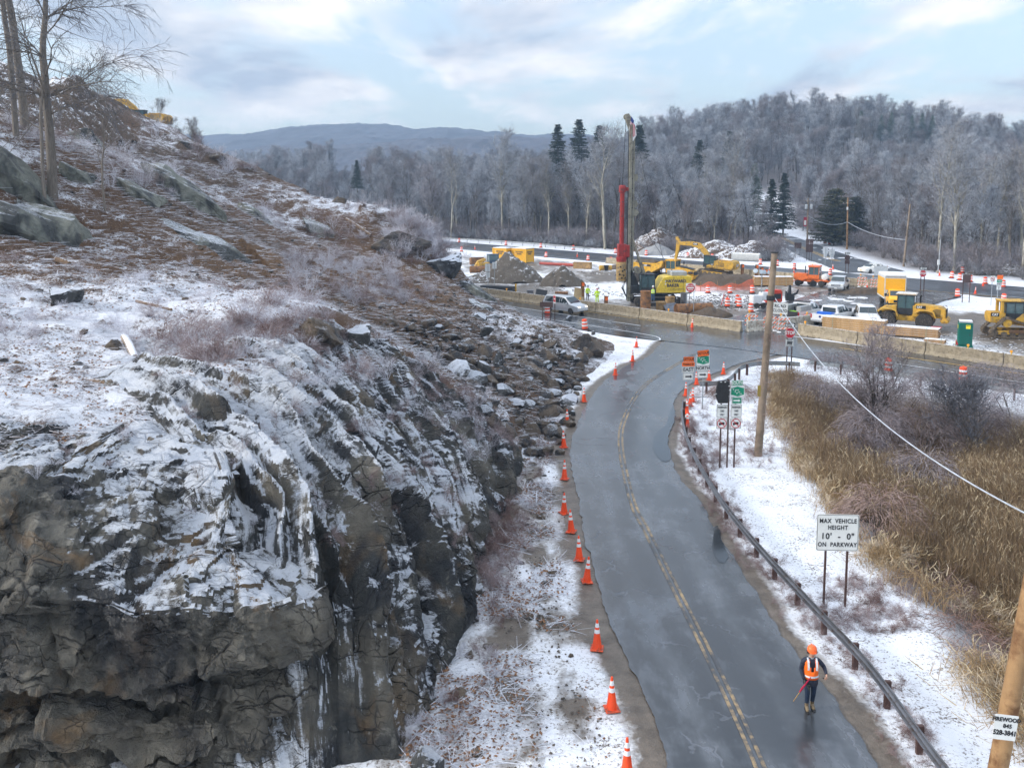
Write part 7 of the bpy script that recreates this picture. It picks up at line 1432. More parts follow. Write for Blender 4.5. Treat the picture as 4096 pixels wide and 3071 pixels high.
CRM = mat('rig_cream', (.25, .235, .18), .5, var=.3, vs=1.2, dirt=(.12, .10, .08), dirt_amt=.4); RED = mat('rig_red', (.33, .022, .018), .45, var=.25, vs=1.2, dirt=(.10, .03, .03), dirt_amt=.3); TAN = mat('casing_drive_tan', (.42, .27, .10), .6, var=.3, vs=2., dirt=(.14, .11, .08), dirt_amt=.4)
mx = 3.3; ms = MB().box((mx - .32, -.30, .35), (mx + .05, .30, 20.6)).build('mast', CRM, rg, .03); MB().box((mx - .62, -.2, .6), (mx - .42, .2, 20.0)).build('mast_rear_chord', CRM, ms)
for z in np.arange(1.2, 20, 1.1): MB().box((mx - .44, -.16, z), (mx - .3, .16, z + .12)).build('mast_web', DARK, ms)
MB().box((mx + .05, -.1, .5), (mx + .12, .1, 20.)).build('guide_rail', DARK, ms)
MB().prism([(mx - .7, 19.4), (mx + .05, 19.9), (mx + .55, 21.2), (mx + .5, 21.75), (mx + .15, 21.85), (mx - .2, 21.3), (mx - .75, 20.1)], -.22, .22).build('mast_head', CRM, ms, .03); MB().lathe([(.05, -.12), (.34, -.12), (.34, .12), (.05, .12)], (mx + .4, 0, 21.45), 16, 'Y').build('head_sheave', CRM, ms)
for z, sx in ((14.6, .5), (11.6, .55), (10.6, .75)): MB().lathe([(.05, -.2), (.42 * sx, -.2), (.42 * sx, .2), (.05, .2)], (mx - .85, 0, z), 12, 'Y').box((mx - .95, -.12, z - .4), (mx - .6, .12, z + .4)).build('winch_block', CRM, ms)
# flag wrapped on the mast head
fl_ = MB().prism([(mx - .15, 21.6), (mx + .1, 20.2), (mx - .05, 18.9), (mx - .35, 18.7), (mx - .75, 19.4), (mx - .45, 20.8)], .23, .26).build('flag', mat('flag_white', (.75, .75, .76), .7), rg)
for i in range(4): MB().bar((mx - .05 - i * .14, .27, 20.9 - i * .1), (mx - .05 - i * .17, .27, 19.0 + i * .1), .012, .07).build('flag_stripe', SIGNR, fl_)
MB().prism([(mx - .12, 21.5), (mx - .04, 21.0), (mx - .35, 20.6), (mx - .45, 21.0)], .265, .275).build('flag_canton', mat('flag_blue', (.02, .04, .2), .6), fl_)
kx = mx + .75
kt = MB().lathe([(.26, 6.9), (.26, 13.2), (.30, 13.2), (.30, 13.4)], (kx, 0, 0), 16).build('rotary_tube', RED, rg, smooth=35); MB().lathe([(.36, 12.9), (.40, 13.0), (.40, 13.6), (.30, 13.75)], (kx, 0, 0), 14).box((mx - .1, -.22, 13.1), (kx, .22, 13.5)).build('tube_guide', RED, kt)
MB().box((kx - .48, -.5, 5.6), (kx + .45, .5, 7.0)).box((mx - .1, -.55, 5.5), (kx - .2, .55, 6.9)).build('gearbox', RED, rg, .05); MB().lathe([(.62, 5.2), (.62, 5.5), (.5, 5.6)], (kx, 0, 0), 18).lathe([(.58, 4.95), (.58, 5.2)], (kx, 0, 0), 18).build('drive_flange', RED, rg, smooth=35)
cd = MB().lathe([(.56, 2.75), (.58, 2.8), (.58, 4.9), (.56, 4.95)], (kx, 0, 0), 22).build('casing_drive', TAN, rg, smooth=35)
for k, (a, z) in enumerate([(70, 4.4), (120, 4.05), (95, 3.9), (60, 3.5), (110, 3.4), (85, 3.1), (130, 3.1)]): MB().lathe([(.0, -.02), (.11, -.02), (.11, .02)], (0, 0, 0), 12, 'X').build('hole', INK, cd, loc=(kx + .585 * math.cos(R(a)), .585 * math.sin(R(a)), z), rot=(0, 0, R(a)))
MB().tube([(kx, 0, 13.6), (mx + .45, 0, 21.2)], .03, 6).build('main_cable', DARK, rg); MB().tube([(mx - .3, .1, 21.), (-1.2, .1, 3.6)], .022, 6).tube([(mx - .8, -.1, 10.4), (-2.2, -.1, 3.5)], .022, 6).build('stay_cables', DARK, rg)
for s in (-.45, .45): cyl(MB(), (.9, s, 2.2), (mx - .5, s, 7.6), .13).build('mast_cylinder', CRM, rg)
MB().box((1.8, -.6, 1.3), (mx - .3, .6, 2.2)).prism([(1.9, 2.0), (mx - .4, 2.0), (mx - .4, 4.0), (2.4, 3.2)], -.4, .4).build('mast_carriage', DARK, rg, .04); MB().lathe([(.05, -.5), (.4, -.5), (.4, .5), (.05, .5)], (2.2, 0, 4.0), 14, 'Y').build('winch_drum', CRM, rg)
for k in range(5): MB().tube([(mx + .2, .3 - k * .12, 2.9), (mx + .55 + k * .03, .35 - k * .12, 1.9), (mx + .1, .3 - k * .1, .8), (mx - .7, .4 - k * .1, .7)], .03, 6).build('hose', DARK, rg, smooth=True)
for a in np.linspace(0, 6.28, 3): pass
# --- wheel loader
pl_ = G(3640, 1314); ld = thing('wheel_loader', 'yellow wheel loader parked behind the lumber stacks', 'loader', (pl_.x, pl_.y + .8, .0), R(150))
for x in (-1.65, 1.65):
    for s in (-1, 1): wheel(ld, x, s * 1.05, .80, .62, RIMY, .52)
MB().box((-2.4, -.55, .7), (2.3, .55, 1.25)).build('frame', YEL, ld, .05); rb = MB().prism([(-3.45, 1.15), (-.5, 1.15), (-.5, 2.3), (-.9, 2.42), (-3.1, 2.2), (-3.45, 1.9)], -.8, .8).build('engine_hood', YEL, ld, .08, seg=2); MB().box((-3.5, -.62, 1.2), (-3.44, .62, 2.05)).build('rear_grille', DARK, rb, .02)
for i in range(6): MB().box((-3.52, -.6, 1.28 + i * .13), (-3.49, .6, 1.32 + i * .13)).build('grille_bar', mat('grille_grey', (.07, .07, .075), .5), rb)
for y in (-1, 1): MB().prism([(-3.0, 1.3), (-2.4, 1.3), (-2.3, 1.9), (-2.6, 2.05), (-3.0, 2.0)], min(y * .8, y * .815), max(y * .8, y * .815)).build('side_vent', mat('vent_olive', (.2, .13, .03), .6), rb); MB().box((-1.7, min(y * .8, y * .812), 1.98), (-.85, max(y * .8, y * .812), 2.28)).build('logo_plate', INK, rb)
text('CAT', .2, WHITE, rb, (-1.15, .818, 2.13), (R(90), 0, R(180)), bold=.04)
MB().box((-3.75, -1.1, .75), (-3.0, 1.1, 1.2)).build('counterweight', YEL, ld, .1, seg=2); MB().tube([(-1.1, -.5, 2.4), (-1.1, -.5, 3.0), (-1.25, -.5, 3.15)], .09, 8).build('exhaust', DARK, ld)
for x in (-1.65, 1.65):
    for s in (-1, 1): MB().prism([(x - 1.0, 1.2), (x - .8, 1.75), (x - .3, 1.92), (x + .4, 1.92), (x + .9, 1.6), (x + .8, 1.55), (x + .35, 1.84), (x - .28, 1.84), (x - .72, 1.7), (x - .92, 1.2)], s * .78 if s > 0 else -1.38, 1.38 if s > 0 else -.78).build('fender', YEL, ld)
cb = cab(ld, (-.7, -.75, 1.4), (.85, .75, 3.25), DARK); MB().box((-.85, -.88, 3.24), (1.0, .88, 3.36)).build('cab_roof', mat('roof_beige', (.55, .43, .28), .6, snow=.95), cb, .05, seg=2)
limb(MB(), [(.9, 1.9, .5), (2.0, 1.75, .45), (3.4, .75, .4)], .25).build('lift_arm', YEL, ld, .03, loc=(0, .45, 0)); limb(MB(), [(.9, 1.9, .5), (2.0, 1.75, .45), (3.4, .75, .4)], .25).build('lift_arm', YEL, ld, .03, loc=(0, -.45, 0)); MB().prism([(3.2, .25), (4.5, .12), (4.6, .2), (3.6, .4), (3.45, 1.2), (3.75, 1.45), (3.6, 1.55), (3.2, 1.2)], -1.4, 1.4).build('bucket', YEL, ld, .02)
# --- bulldozer at the right edge
pz_ = G(3968, 1350); dz = thing('bulldozer', 'yellow bulldozer with high drive tracks cut by the right picture edge', 'bulldozer', (pz_.x + 2.35, pz_.y + .9, 0), R(-9))
for y in (-1.0, 1.0): track(dz, -1.9, 1.75, y, .6, .42, TRACK, 0., (-.95, 1.35, .5))
MB().prism([(-2.2, 1.3), (2.0, .9), (2.0, 1.1), (1.9, 2.1), (.5, 2.2), (-.2, 1.6), (-.9, 1.6), (-.9, 2.2), (-2.2, 2.2)], -.72, .72).build('body', YEL, dz, .06, seg=2); MB().box((-2.25, -.75, 1.5), (-1.0, .75, 2.25)).build('rear_tank', YEL, dz, .08, seg=2); MB().box((-2.2, -.765, 1.85), (-1.5, -.752, 2.2)).build('logo_plate', INK, dz); text('CAT', .22, WHITE, dz, (-1.85, -.77, 2.02), bold=.04)
cb = cab(dz, (-.95, -.7, 1.6), (.6, .7, 3.2), DARK); MB().box((-1.4, -.8, 3.2), (.8, .8, 3.34)).build('cab_roof', YEL, cb, .05); MB().box((-1.35, -.7, 2.2), (-1.1, -.5, 3.2)).box((-1.35, .5, 2.2), (-1.1, .7, 3.2)).build('rollbar', YEL, dz, .03); MB().box((2.3, -1.7, .15), (2.5, 1.7, 1.35)).build('blade', YEL, dz, .03); MB().tube([(.9, .3, 2.1), (.9, .3, 2.9)], .08, 8).build('exhaust', DARK, dz); MB().box((-.8, -1.33, .45), (1.4, -1.27, .75)).build('track_guard', mat('rusty_guard', (.16, .09, .05), .8, var=.4), dz)
# --- orange sweeper
ps_ = G(3252, 1146); SO = mat('sweeper_orange', (.74, .16, .03), .45, var=.15, dirt=(.3, .12, .05), dirt_amt=.2); sw = thing('street_sweeper', 'orange broom sweeper with a white water tank parked on the gravel', 'sweeper', (ps_.x, ps_.y + .8, 0), R(-30))
for x, r in ((-1.6, .42), (1.5, .42)):
    for s in (-1, 1): wheel(sw, x, s * .8, r, .32, RIMS, .58)
MB().prism([(-2.2, .95), (-1.9, .7), (-.9, .75), (-.6, .95), (.2, .95), (.2, 1.2), (-.4, 1.5), (-.5, 1.7), (-2.1, 1.75), (-2.25, 1.6)], -.75, .75).build('engine_hood', SO, sw, .05, seg=2); MB().box((-2.0, -.5, .6), (2.4, .5, .95)).box((1.0, -.85, .75), (2.6, .85, .95)).build('frame', SO, sw, .03); cb = cab(sw, (-.25, -.75, 1.05), (1.15, .75, 2.75), SO); MB().box((-.35, -.8, 2.75), (1.25, .8, 2.87)).build('cab_roof', mat('faded_orange_roof', (.78, .22, .12), .5), cb, .04); MB().lathe([(.06, 0), (.06, .15)], (.1, 0, 2.87), 8).build('beacon', AMBER, cb)
MB().lathe([(.2, -.7), (.42, -.62), (.42, .62), (.2, .7)], (1.85, 0, 1.35), 16, 'Y').build('water_tank', M_PVC, sw, smooth=40); MB().lathe([(.1, -1.1), (.4, -1.1), (.4, 1.1), (.1, 1.1)], (0, 0, 0), 16, 'Y').build('broom', DARK, sw, loc=(.1, 0, .42), rot=(0, 0, R(25))); MB().tube([(-.9, .4, 1.7), (-.9, .4, 2.7)], .07, 8).build('exhaust', DARK, sw); MB().box((-2.7, -.8, .5), (-2.25, .8, .62)).build('rear_step', M_STR, sw)
# --- light tower
pt_ = G(3040, 1232); lt = thing('light_tower', 'white mobile light tower with floodlights left of the wooden pole', 'light tower', (pt_.x, pt_.y + .3, 0), R(8)); MB().box((-1.0, -.6, .5), (.1, .6, 1.45)).build('generator', WPAINT, lt, .06, seg=2); MB().box((.1, -.6, .9), (1.2, .6, 1.75)).build('engine_cover', WPAINT, lt, .08, seg=2); MB().box((-1.2, -.5, .35), (1.6, .5, .5)).build('trailer', DARK, lt)
for x in (-.6, .2):
    for s in (-1, 1): wheel(lt, x, s * .7, .32, .18)
mt_ = MB().tube([(.2, 0, .5), (.2, 0, 4.3)], [.09, .05], 8).build('mast', GALV, lt)
for i, (x, z) in enumerate(((-.55, 4.15), (.05, 4.05), (.45, 4.0), (.95, 3.95))): MB().lathe([(.08, -.2), (.26, .06), (.27, .09), (.2, .11)], (0, 0, 0), 14, 'Y').build('floodlight', mat('flood_grey', (.5, .56, .6), .3, .3), mt_, loc=(x, -.1 * (i % 2), z), rot=(R(-20), 0, R(-30 + 25 * i)))
for z in np.arange(1.5, 3.8, .35): MB().tube([(.2 + .12 * math.cos(z * 9), .12 * math.sin(z * 9), z), (.2 + .12 * math.cos(z * 9 + 2), .12 * math.sin(z * 9 + 2), z + .17)], .018, 5).build('coiled_cord', DARK, mt_)
rc = thing('compressor', 'red towed machine partly hidden behind the wooden pole', 'machine', (pt_.x + 1.9, pt_.y + 1.5, 0), R(20)); MB().box((-.9, -.6, .4), (.9, .6, 1.9)).build('housing', mat('compressor_red', (.62, .06, .03), .45, var=.2), rc, .15, seg=2); wheel(rc, 0, -.65, .35, .2); wheel(rc, 0, .65, .35, .2); MB().box((-.5, -.62, .9), (.6, -.602, 1.5)).build('louvre_panel', DARK, rc)
# --- compact loader behind the gravel pile, containers
pk = G(1960, 1083); cl2 = thing('compact_loader', 'small yellow loader with a dark cab behind the gravel pile', 'loader', (pk.x, pk.y, 0), R(20)); MB().prism([(-2.2, .6), (1.2, .6), (1.2, 1.2), (-.2, 1.4), (-2.2, 1.4)], -.7, .7).build('body', YEL, cl2, .1); cab(cl2, (-.3, -.7, 1.2), (1.3, .7, 2.7), mat('cab_navy', (.03, .06, .10), .4)); limb(MB(), [(-2.6, .5, .4), (-2.0, 1.5, .45), (-.8, 1.9, .4)], .6).build('loader_arm', YEL, cl2, .05)
for x in (-1.4, .9):
    for s in (-1, 1): wheel(cl2, x, s * .75, .5, .35, RIMY)
CY = mat('container_yellow', (.85, .46, .03), .5, var=.1, vs=1.5, snow=.9)
def container(p, rz, label, L=3.0):
    t = thing('shipping_container', label, 'container', p, rz, 'yellow site containers'); w = 1.22; mb = MB().box((-L / 2, -w, .12), (L / 2, w, 2.5)).build('box', CY, t)
    c = MB()
    for i in range(int(L / .28)): x = -L / 2 + .14 + i * .28; c.box((x - .06, -w - .03, .25), (x + .06, -w, 2.4)).box((x - .06, w, .25), (x + .06, w + .03, 2.4))
    c.build('corrugation', CY, t); f = MB()
    for x in (-L / 2, L / 2):
        for y in (-w, w): f.box((x - .08, y - .08, 0), (x + .08, y + .08, 2.59))
    f.box((-L / 2, -w - .06, 2.45), (L / 2, -w + .06, 2.57)).box((-L / 2, w - .06, 2.45), (L / 2, w + .06, 2.57)).build('corner_frame', CY, t); MB().box((-L / 2, -w, 2.56), (L / 2, w, 2.66)).build('snow_cover', mat('snow_sheet', SNOW, .8, var=.05), t, .04)
    nv = mat('logo_dark', (.04, .05, .08), .5)
    for tx, h, z in (('HAYWARD', .26, 1.95), ('BAKER', .26, 1.6)): text(tx, h, nv, t, (.1, -w - .035, z), sx=.9, bold=.03); text(tx, h, nv, t, (L / 2 + .03, .0, z), (R(90), 0, R(90)), sx=.9, bold=.03)
    for z in (1.6, 1.95): MB().lathe([(.0, -.006), (.06, -.006), (.06, 0)], (-.85, -w - .034, z), 10, 'Y').build('logo_dot', WHITE, t)
pq = G(2092, 1054); container((pq.x, pq.y + 2.3, 0), R(-36), 'right yellow site container with the company name on both sides'); container((pq.x - 3.5, pq.y + 3.6, 0), R(-36), 'left yellow site container partly hidden behind the other one')
# portable toilet
pp = G(3868, 1389); TG = mat('toilet_green', (.0, .13, .095), .4, var=.12); pt2 = thing('portable_toilet', 'dark green portable toilet with yellow notices and a snowy roof', 'portable toilet', (pp.x + .15, pp.y + .75, 0), R(-22)); bd = MB().box((-.55, -.55, .1), (.55, .55, 2.05)).build('cabin', TG, pt2, .05); MB().box((-.6, -.6, 0), (.6, .6, .12)).build('skid', TG, pt2); MB().box((-.46, -.565, .15), (.46, -.552, 1.95)).build('door', mat('toilet_green_dark', (.0, .10, .075), .4), bd, .004); MB().box((-.565, -.35, .2), (-.552, .35, 1.5)).build('side_rib', TG, bd)
MB().box((-.58, -.58, 2.05), (.58, .58, 2.2)).build('roof', mat('white_roof', (.72, .73, .74), .6, snow=.3), pt2, .1, seg=2); MB().box((.0, -.574, 1.55), (.34, -.566, 1.88)).build('notice', mat('notice_yellow', (.85, .72, .03), .5), bd); MB().box((-.575, -.2, 1.5), (-.567, .15, 1.82)).build('notice', mat('notice_yellow', (.85, .72, .03), .5), bd); text('BE DRY', .07, INK, bd, (.17, -.577, 1.80), sx=.8); MB().box((.3, -.58, .95), (.36, -.566, 1.1)).build('latch', DARK, bd)
# ------------------------------------------------------------------ materials lying on the site
LUM = mat('lumber_end', (.42, .25, .10), .75, var=.35, vs=5., snow=.62); LUM2 = mat('lumber_aged', (.34, .20, .09), .75, var=.35, vs=5., snow=.62)
def lumber(p, rz, L, W, nz, label, m=LUM, h=.20, nb=5):
    t = thing('lumber_stack', label, 'lumber', p, rz, 'lumber stacks'); me = MB().box((-L / 2, -W / nb / 2 + .008, 0), (L / 2, W / nb / 2 - .008, h - .012)).mesh('plank', .008); me.materials.append(m)
    for k in range(nz):
        for j in range(nb): o = obj('plank', me, None, t, (random.uniform(-.06, .06), -W / 2 + W / nb * (j + .5), .12 + k * h))
    for x in (-L * .32, L * .32): MB().box((x - .06, -W / 2, 0), (x + .06, W / 2, .12)).build('bearer', LUM2, t); MB().box((x - .015, -W / 2 - .006, .1), (x + .015, W / 2 + .006, .12 + nz * h + .004)).build('strap', mat('strap_green', (.3, .4, .32), .5), t)
p = G(3098, 1146); lumber((p.x, p.y + .9, 0), R(-3), 5.2, 1.5, 6, 'long lumber stack in front of the steel piles behind the wooden pole', LUM)
p = G(3420, 1330, .0); lumber((p.x + .1, p.y + .5, 0), R(-34), 5.6, 1.5, 6, 'long snow-topped lumber stack right behind the concrete barrier', LUM); p = G(3630, 1348, .0); lumber((p.x, p.y + .6, 0), R(-32), 5.8, 1.5, 4, 'lower snow-topped lumber stack in front of the wheel loader', LUM2); p = G(3745, 1385); lumber((p.x, p.y + .3, 0), R(-30), 1.6, .9, 3, 'short pile of wooden blocks near the portable toilet', LUM2, .16, 4)
CAS = mat('rusty_casing', (.30, .14, .05), .7, var=.4, vs=1.2, dirt=(.10, .055, .035), dirt_amt=.5); CAS2 = mat('ochre_casing', (.40, .25, .10), .7, var=.35, vs=1.5, dirt=(.2, .13, .08), dirt_amt=.4); CON2 = mat('pipe_concrete', (.42, .42, .40), .8, var=.2, vs=2., snow=.75)
def pipe(p, L, r, m, label, rot, th=.06, name='steel_casing', cat='pipe', n=24):
    t = thing(name, label, cat, p); t.rotation_euler = rot
    MB().lathe([(r - th, 0), (r, 0), (r, L), (r - th, L), (r - th, 0)], n=n).build('tube', m, t, smooth=35)
    MB().lathe([(r, .03), (r + .025, .03), (r + .025, .18), (r, .18)], n=n).build('collar', m, t, smooth=35); MB().lathe([(r, L - .18), (r + .025, L - .18), (r + .025, L - .03), (r, L - .03)], n=n).build('collar', m, t, smooth=35); return t
H90 = R(90)
p = G(2583, 1250); pipe((p.x, p.y + .3, 0), 2.35, .56, CAS, 'upright rusty steel casing in front of the drill rig', (0, 0, 0)); p = G(2647, 1246); pipe((p.x, p.y + .4, 0), 1.05, .55, CAS2, 'short upright ochre casing below the drill rig housing', (0, 0, 0)); p = G(2685, 1238); pipe((p.x, p.y + .9, 0), 1.35, .52, CAS2, 'upright ochre casing behind the short one', (0, 0, 0)); p = G(2738, 1232); pipe((p.x, p.y + .5, 0), 1.7, .38, RUST, 'grey tapered casing left of the do not enter sign', (0, 0, 0))
p = G(2705, 1262); pipe((p.x, p.y + .1, .62), 4.1, .6, CAS, 'large rusty casing lying on its side behind the barrier', (0, H90, R(16)))
p = G(2930, 1042); pipe((p.x, p.y, .75), 5.2, .75, CON2, 'concrete pipe lying beyond the far road with its dark end showing', (0, H90, R(-32)), .12, 'concrete_pipe'); p = G(2882, 1008); pipe((p.x, p.y, .7), 6., .7, CON2, 'concrete pipe lying behind the earth pile', (0, H90, R(-2)), .12, 'concrete_pipe')
p = G(2160, 1060); pipe((p.x, p.y, .3), 9.2, .26, mat('long_red_pipe', (.42, .07, .045), .5, var=.25, snow=.98), 'long red drill pipe lying across the snowy site', (0, H90, R(-31)), .05, 'drill_pipe'); p = G(1880, 1092); pipe((p.x, p.y, .55), 3.0, .55, CAS, 'corrugated rusty culvert behind the gravel pile', (0, H90, R(12)), .05); p = G(1885, 1080); pipe((p.x, p.y + 1., .45), 3.4, .4, RUST, 'thin dark culvert behind the rusty one', (0, H90, R(12)), .05)
# steel piles and plates
def hpile(p, h, label):
    t = thing('steel_pile', label, 'pile', p, R(20), 'steel piles'); MB().box((-.16, -.18, 0), (.16, -.155, h)).box((-.16, .155, 0), (.16, .18, h)).build('flange', CAS, t); MB().box((-.02, -.155, 0), (.02, .155, h)).build('web', CAS, t); MB().box((-.165, -.186, h - .5), (.165, -.181, h - .1)).build('paint_mark', SIGNO, t)
for (x, y), h, lab in [((2969, 1106), 1.9, 'lone steel pile in front of the far barrier'), ((3026, 1112), 2.0, 'steel pile behind the lumber stack, leftmost of the group'), ((3046, 1112), 1.6, 'second steel pile of the group behind the lumber stack'), ((3063, 1114), 1.4, 'third steel pile of the group behind the lumber stack'), ((3077, 1116), 1.0, 'short steel pile at the right of the group'), ((2424, 1222), 1.1, 'short dark steel pile behind the barrier left of the drill rig'), ((2330, 1200), 2.2, 'ochre steel pile beside the two workers')]: hpile(G(x, y), h, lab)
def plate(p, a, b, rot, m, label, name, cat):
    t = thing(name, label, cat, p); t.rotation_euler = rot; MB().box(a, b).build('panel', m, t, .01); MB().box((a[0], a[1] - .01, b[2] - .08), (b[0], b[1] + .01, b[2] + .02)).build('edge_strip', m, t); return t
PLY = mat('plywood', (.45, .33, .18), .7, var=.25, vs=2.); 
plate(G(2314, 1202), (-.65, -.03, 0), (.65, .03, 1.5), (R(-18), R(12), R(15)), PLY, 'tan plywood sheet leaning by the ochre steel pile', 'plywood_sheet', 'board'); plate(G(2162, 1190), (-.7, -.05, 0), (.7, .05, 1.0), (R(-25), R(8), R(-10)), DARK, 'dark steel plate leaning behind the barrier', 'steel_plate', 'plate'); plate(G(2246, 1182), (-.8, -.4, 0), (.8, .4, .45), (0, 0, R(-5)), CAS, 'low rusty box behind the barrier left of the plywood', 'metal_box', 'box'); plate(G(2120, 1175), (-.4, -.3, 0), (.4, .3, .45), (0, 0, R(10)), RUST, 'small dark box lying behind the barrier', 'metal_box', 'box')
plate(G(1990, 1172), (-2.2, -.5, 0), (2.2, .5, .9), (0, 0, R(-20)), DARK, 'long dark steel trough at the left end of the barrier', 'steel_trough', 'trough'); plate(G(2012, 1168), (-.5, -.4, 0), (.5, .4, .55), (0, 0, R(-15)), CAS2, 'ochre box beside the yellow lifting forks', 'metal_box', 'box'); plate(G(2330, 1074), (-1.5, -.5, 0), (1.5, .5, 1.05), (0, 0, R(-20)), CAS2, 'rusty brown box at the end of the long red pipe', 'metal_box', 'box'); plate(G(2690, 1246), (-.9, -.03, 0), (.9, .03, 1.0), (R(-35), 0, R(35)), RUST, 'brown steel plate leaning beside the lying casing', 'steel_plate', 'plate'); plate(G(1908, 1056), (-1.2, -.6, 0), (1.2, .6, 1.1), (R(-12), 0, R(18)), CAS, 'rusty loader bucket lying left of the containers', 'loader_bucket', 'bucket')
t = thing('lifting_forks', 'yellow lifting forks standing behind the barrier', 'forks', G(2054, 1172), R(-10)); MB().box((.2, -.1, 0), (.4, .1, 1.2)).box((-.5, -.1, .1), (.4, .1, .3)).build('frame', YEL, t, .02); MB().box((-.5, -.35, 0), (-.35, .35, .12)).build('tine', YEL, t)
t = thing('yellow_attachment', 'small yellow and black machine part on the snow left of the drill rig', 'machine part', G(2422, 1082), R(10)); MB().lathe([(.1, -1.1), (.42, -1.0), (.42, 1.0), (.1, 1.1)], (0, 0, .45), 14, 'X').build('drum', YEL, t); MB().prism([(-.4, .9), (.4, .9), (.2, 0), (-.2, 0)], -.6, -.3).build('bracket', DARK, t)
t = thing('grapple', 'black steel grapple claw standing right of the road closed sign', 'grapple', G(3160, 1203), R(5)); MB().prism([(-.5, 0), (.45, 0), (.5, .6), (.1, .7), (.0, 1.9), (-.15, 1.9), (-.25, .8), (-.55, 1.2), (-.6, .5)], -.2, .2).build('claw', DARK, t, .02); MB().prism([(.1, .6), (.75, .8), (.95, 1.35), (.85, 1.4), (.6, 1.0), (.1, .85)], -.3, -.15).build('hook', DARK, t)
t = thing('ladder', 'red ladder leaning by the barrels near the safety fence', 'ladder', G(2892, 1224), 0); t.rotation_euler = (R(-15), R(18), 0); RL = mat('ladder_red', (.55, .05, .03), .5); MB().bar((-.25, 0, 0), (-.25, 0, 1.5), .06).bar((.25, 0, 0), (.25, 0, 1.5), .06).build('stile', RL, t); [MB().bar((-.25, 0, z), (.25, 0, z), .04).build('rung', RL, t) for z in (.3, .6, .9, 1.2)]
t = thing('safety_fence', 'sagging orange mesh safety fence behind the barrels', 'fence', G(2730, 1168)); net = MB(); A0 = G(2730, 1165) - Vector(t.location); B0 = G(3010, 1160) - Vector(t.location); hs_ = lambda s: .95 + .25 * math.sin(s * 21) - .25 * (s > .45) * math.sin((s - .45) * 9)
for i in range(71): s = i / 70; q = A0.lerp(B0, s); net.bar((q.x, q.y + .3 * math.sin(s * 17), .0), (q.x, q.y + .3 * math.sin(s * 17) - .15, hs_(s)), .03)
for j in range(9):
    for i in range(35):
        s0, s1 = i / 35, (i + 1) / 35; a, b = A0.lerp(B0, s0), A0.lerp(B0, s1); net.bar((a.x, a.y + .3 * math.sin(s0 * 17) - .15 * j / 8, hs_(s0) * j / 8 + .02), (b.x, b.y + .3 * math.sin(s1 * 17) - .15 * j / 8, hs_(s1) * j / 8 + .02), .035)
net.build('mesh', mat('fence_orange', (.85, .18, .08), .6), t)
for s in (0, .25, .5, .75, 1.): q = A0.lerp(B0, s); MB().bar((q.x, q.y + .3 * math.sin(s * 17), 0), (q.x, q.y + .3 * math.sin(s * 17), 1.25), .05).build('stake', LUM2, t)
t = thing('fallen_sign', 'red sign lying face up on the snow behind the lumber', 'sign', G(3745, 1330) + Vector((0, 0, .5)), R(20)); MB().prism([(.5 * math.cos(R(22.5 + 45 * k)), .5 * math.sin(R(22.5 + 45 * k))) for k in range(8)], 0, .02, 'Z').build('sign_panel', SIGNR, t); MB().bar((.3, 0, -.1), (3.2, -.2, -.05), .06).bar((.3, .3, -.1), (3.2, .25, -.05), .06).build('post', GALV, t)
t = thing('survey_marker', 'small red flagged wooden stake left of the portable toilet', 'stake', G(3822, 1388)); MB().bar((0, 0, 0), (0, 0, .55), .05).build('stake', LUM, t); MB().prism([(0, .2), (.22, .2), (0, .7)], -.02, .02).build('flag', SIGNR, t)
# earth and gravel piles ---------------------------------------------------
def pile_mat(name, c0, c1, sn):
    m, nt, b, L = tree_nodes(name); g = node(nt, 'ShaderNodeNewGeometry'); p = g.outputs['Position']; n1 = noise(nt, 2.2, 6, .7, p); n2 = noise(nt, 9., 5, .7, p); s = node(nt, 'ShaderNodeSeparateXYZ'); L(g.outputs['Normal'], s.inputs[0])
    c = ramp(nt, n2, (.3, c0), (.7, c1)); f = math_(nt, 'ADD', math_(nt, 'MULTIPLY', n1, .5), math_(nt, 'ADD', math_(nt, 'MULTIPLY', n2, .35), math_(nt, 'MULTIPLY', s.outputs[2], .25))); c = mix(nt, ramp(nt, f, (sn, 0.), (sn + .05, 1.)), c, SNOW)
    L(c, b.inputs['Base Color']); b.inputs['Roughness'].default_value = .9; L(bump(nt, n2, .15, .8), b.inputs['Normal']); return m
PG1 = pile_mat('gravel_pile', (.06, .048, .036), (.19, .16, .125), .655); PG2 = pile_mat('snowy_earth_pile', (.07, .045, .03), (.17, .12, .085), .61); PG3 = pile_mat('bare_earth', (.07, .05, .035), (.15, .11, .075), .80); PG4 = pile_mat('grey_gravel', (.22, .22, .22), (.40, .40, .40), .70)
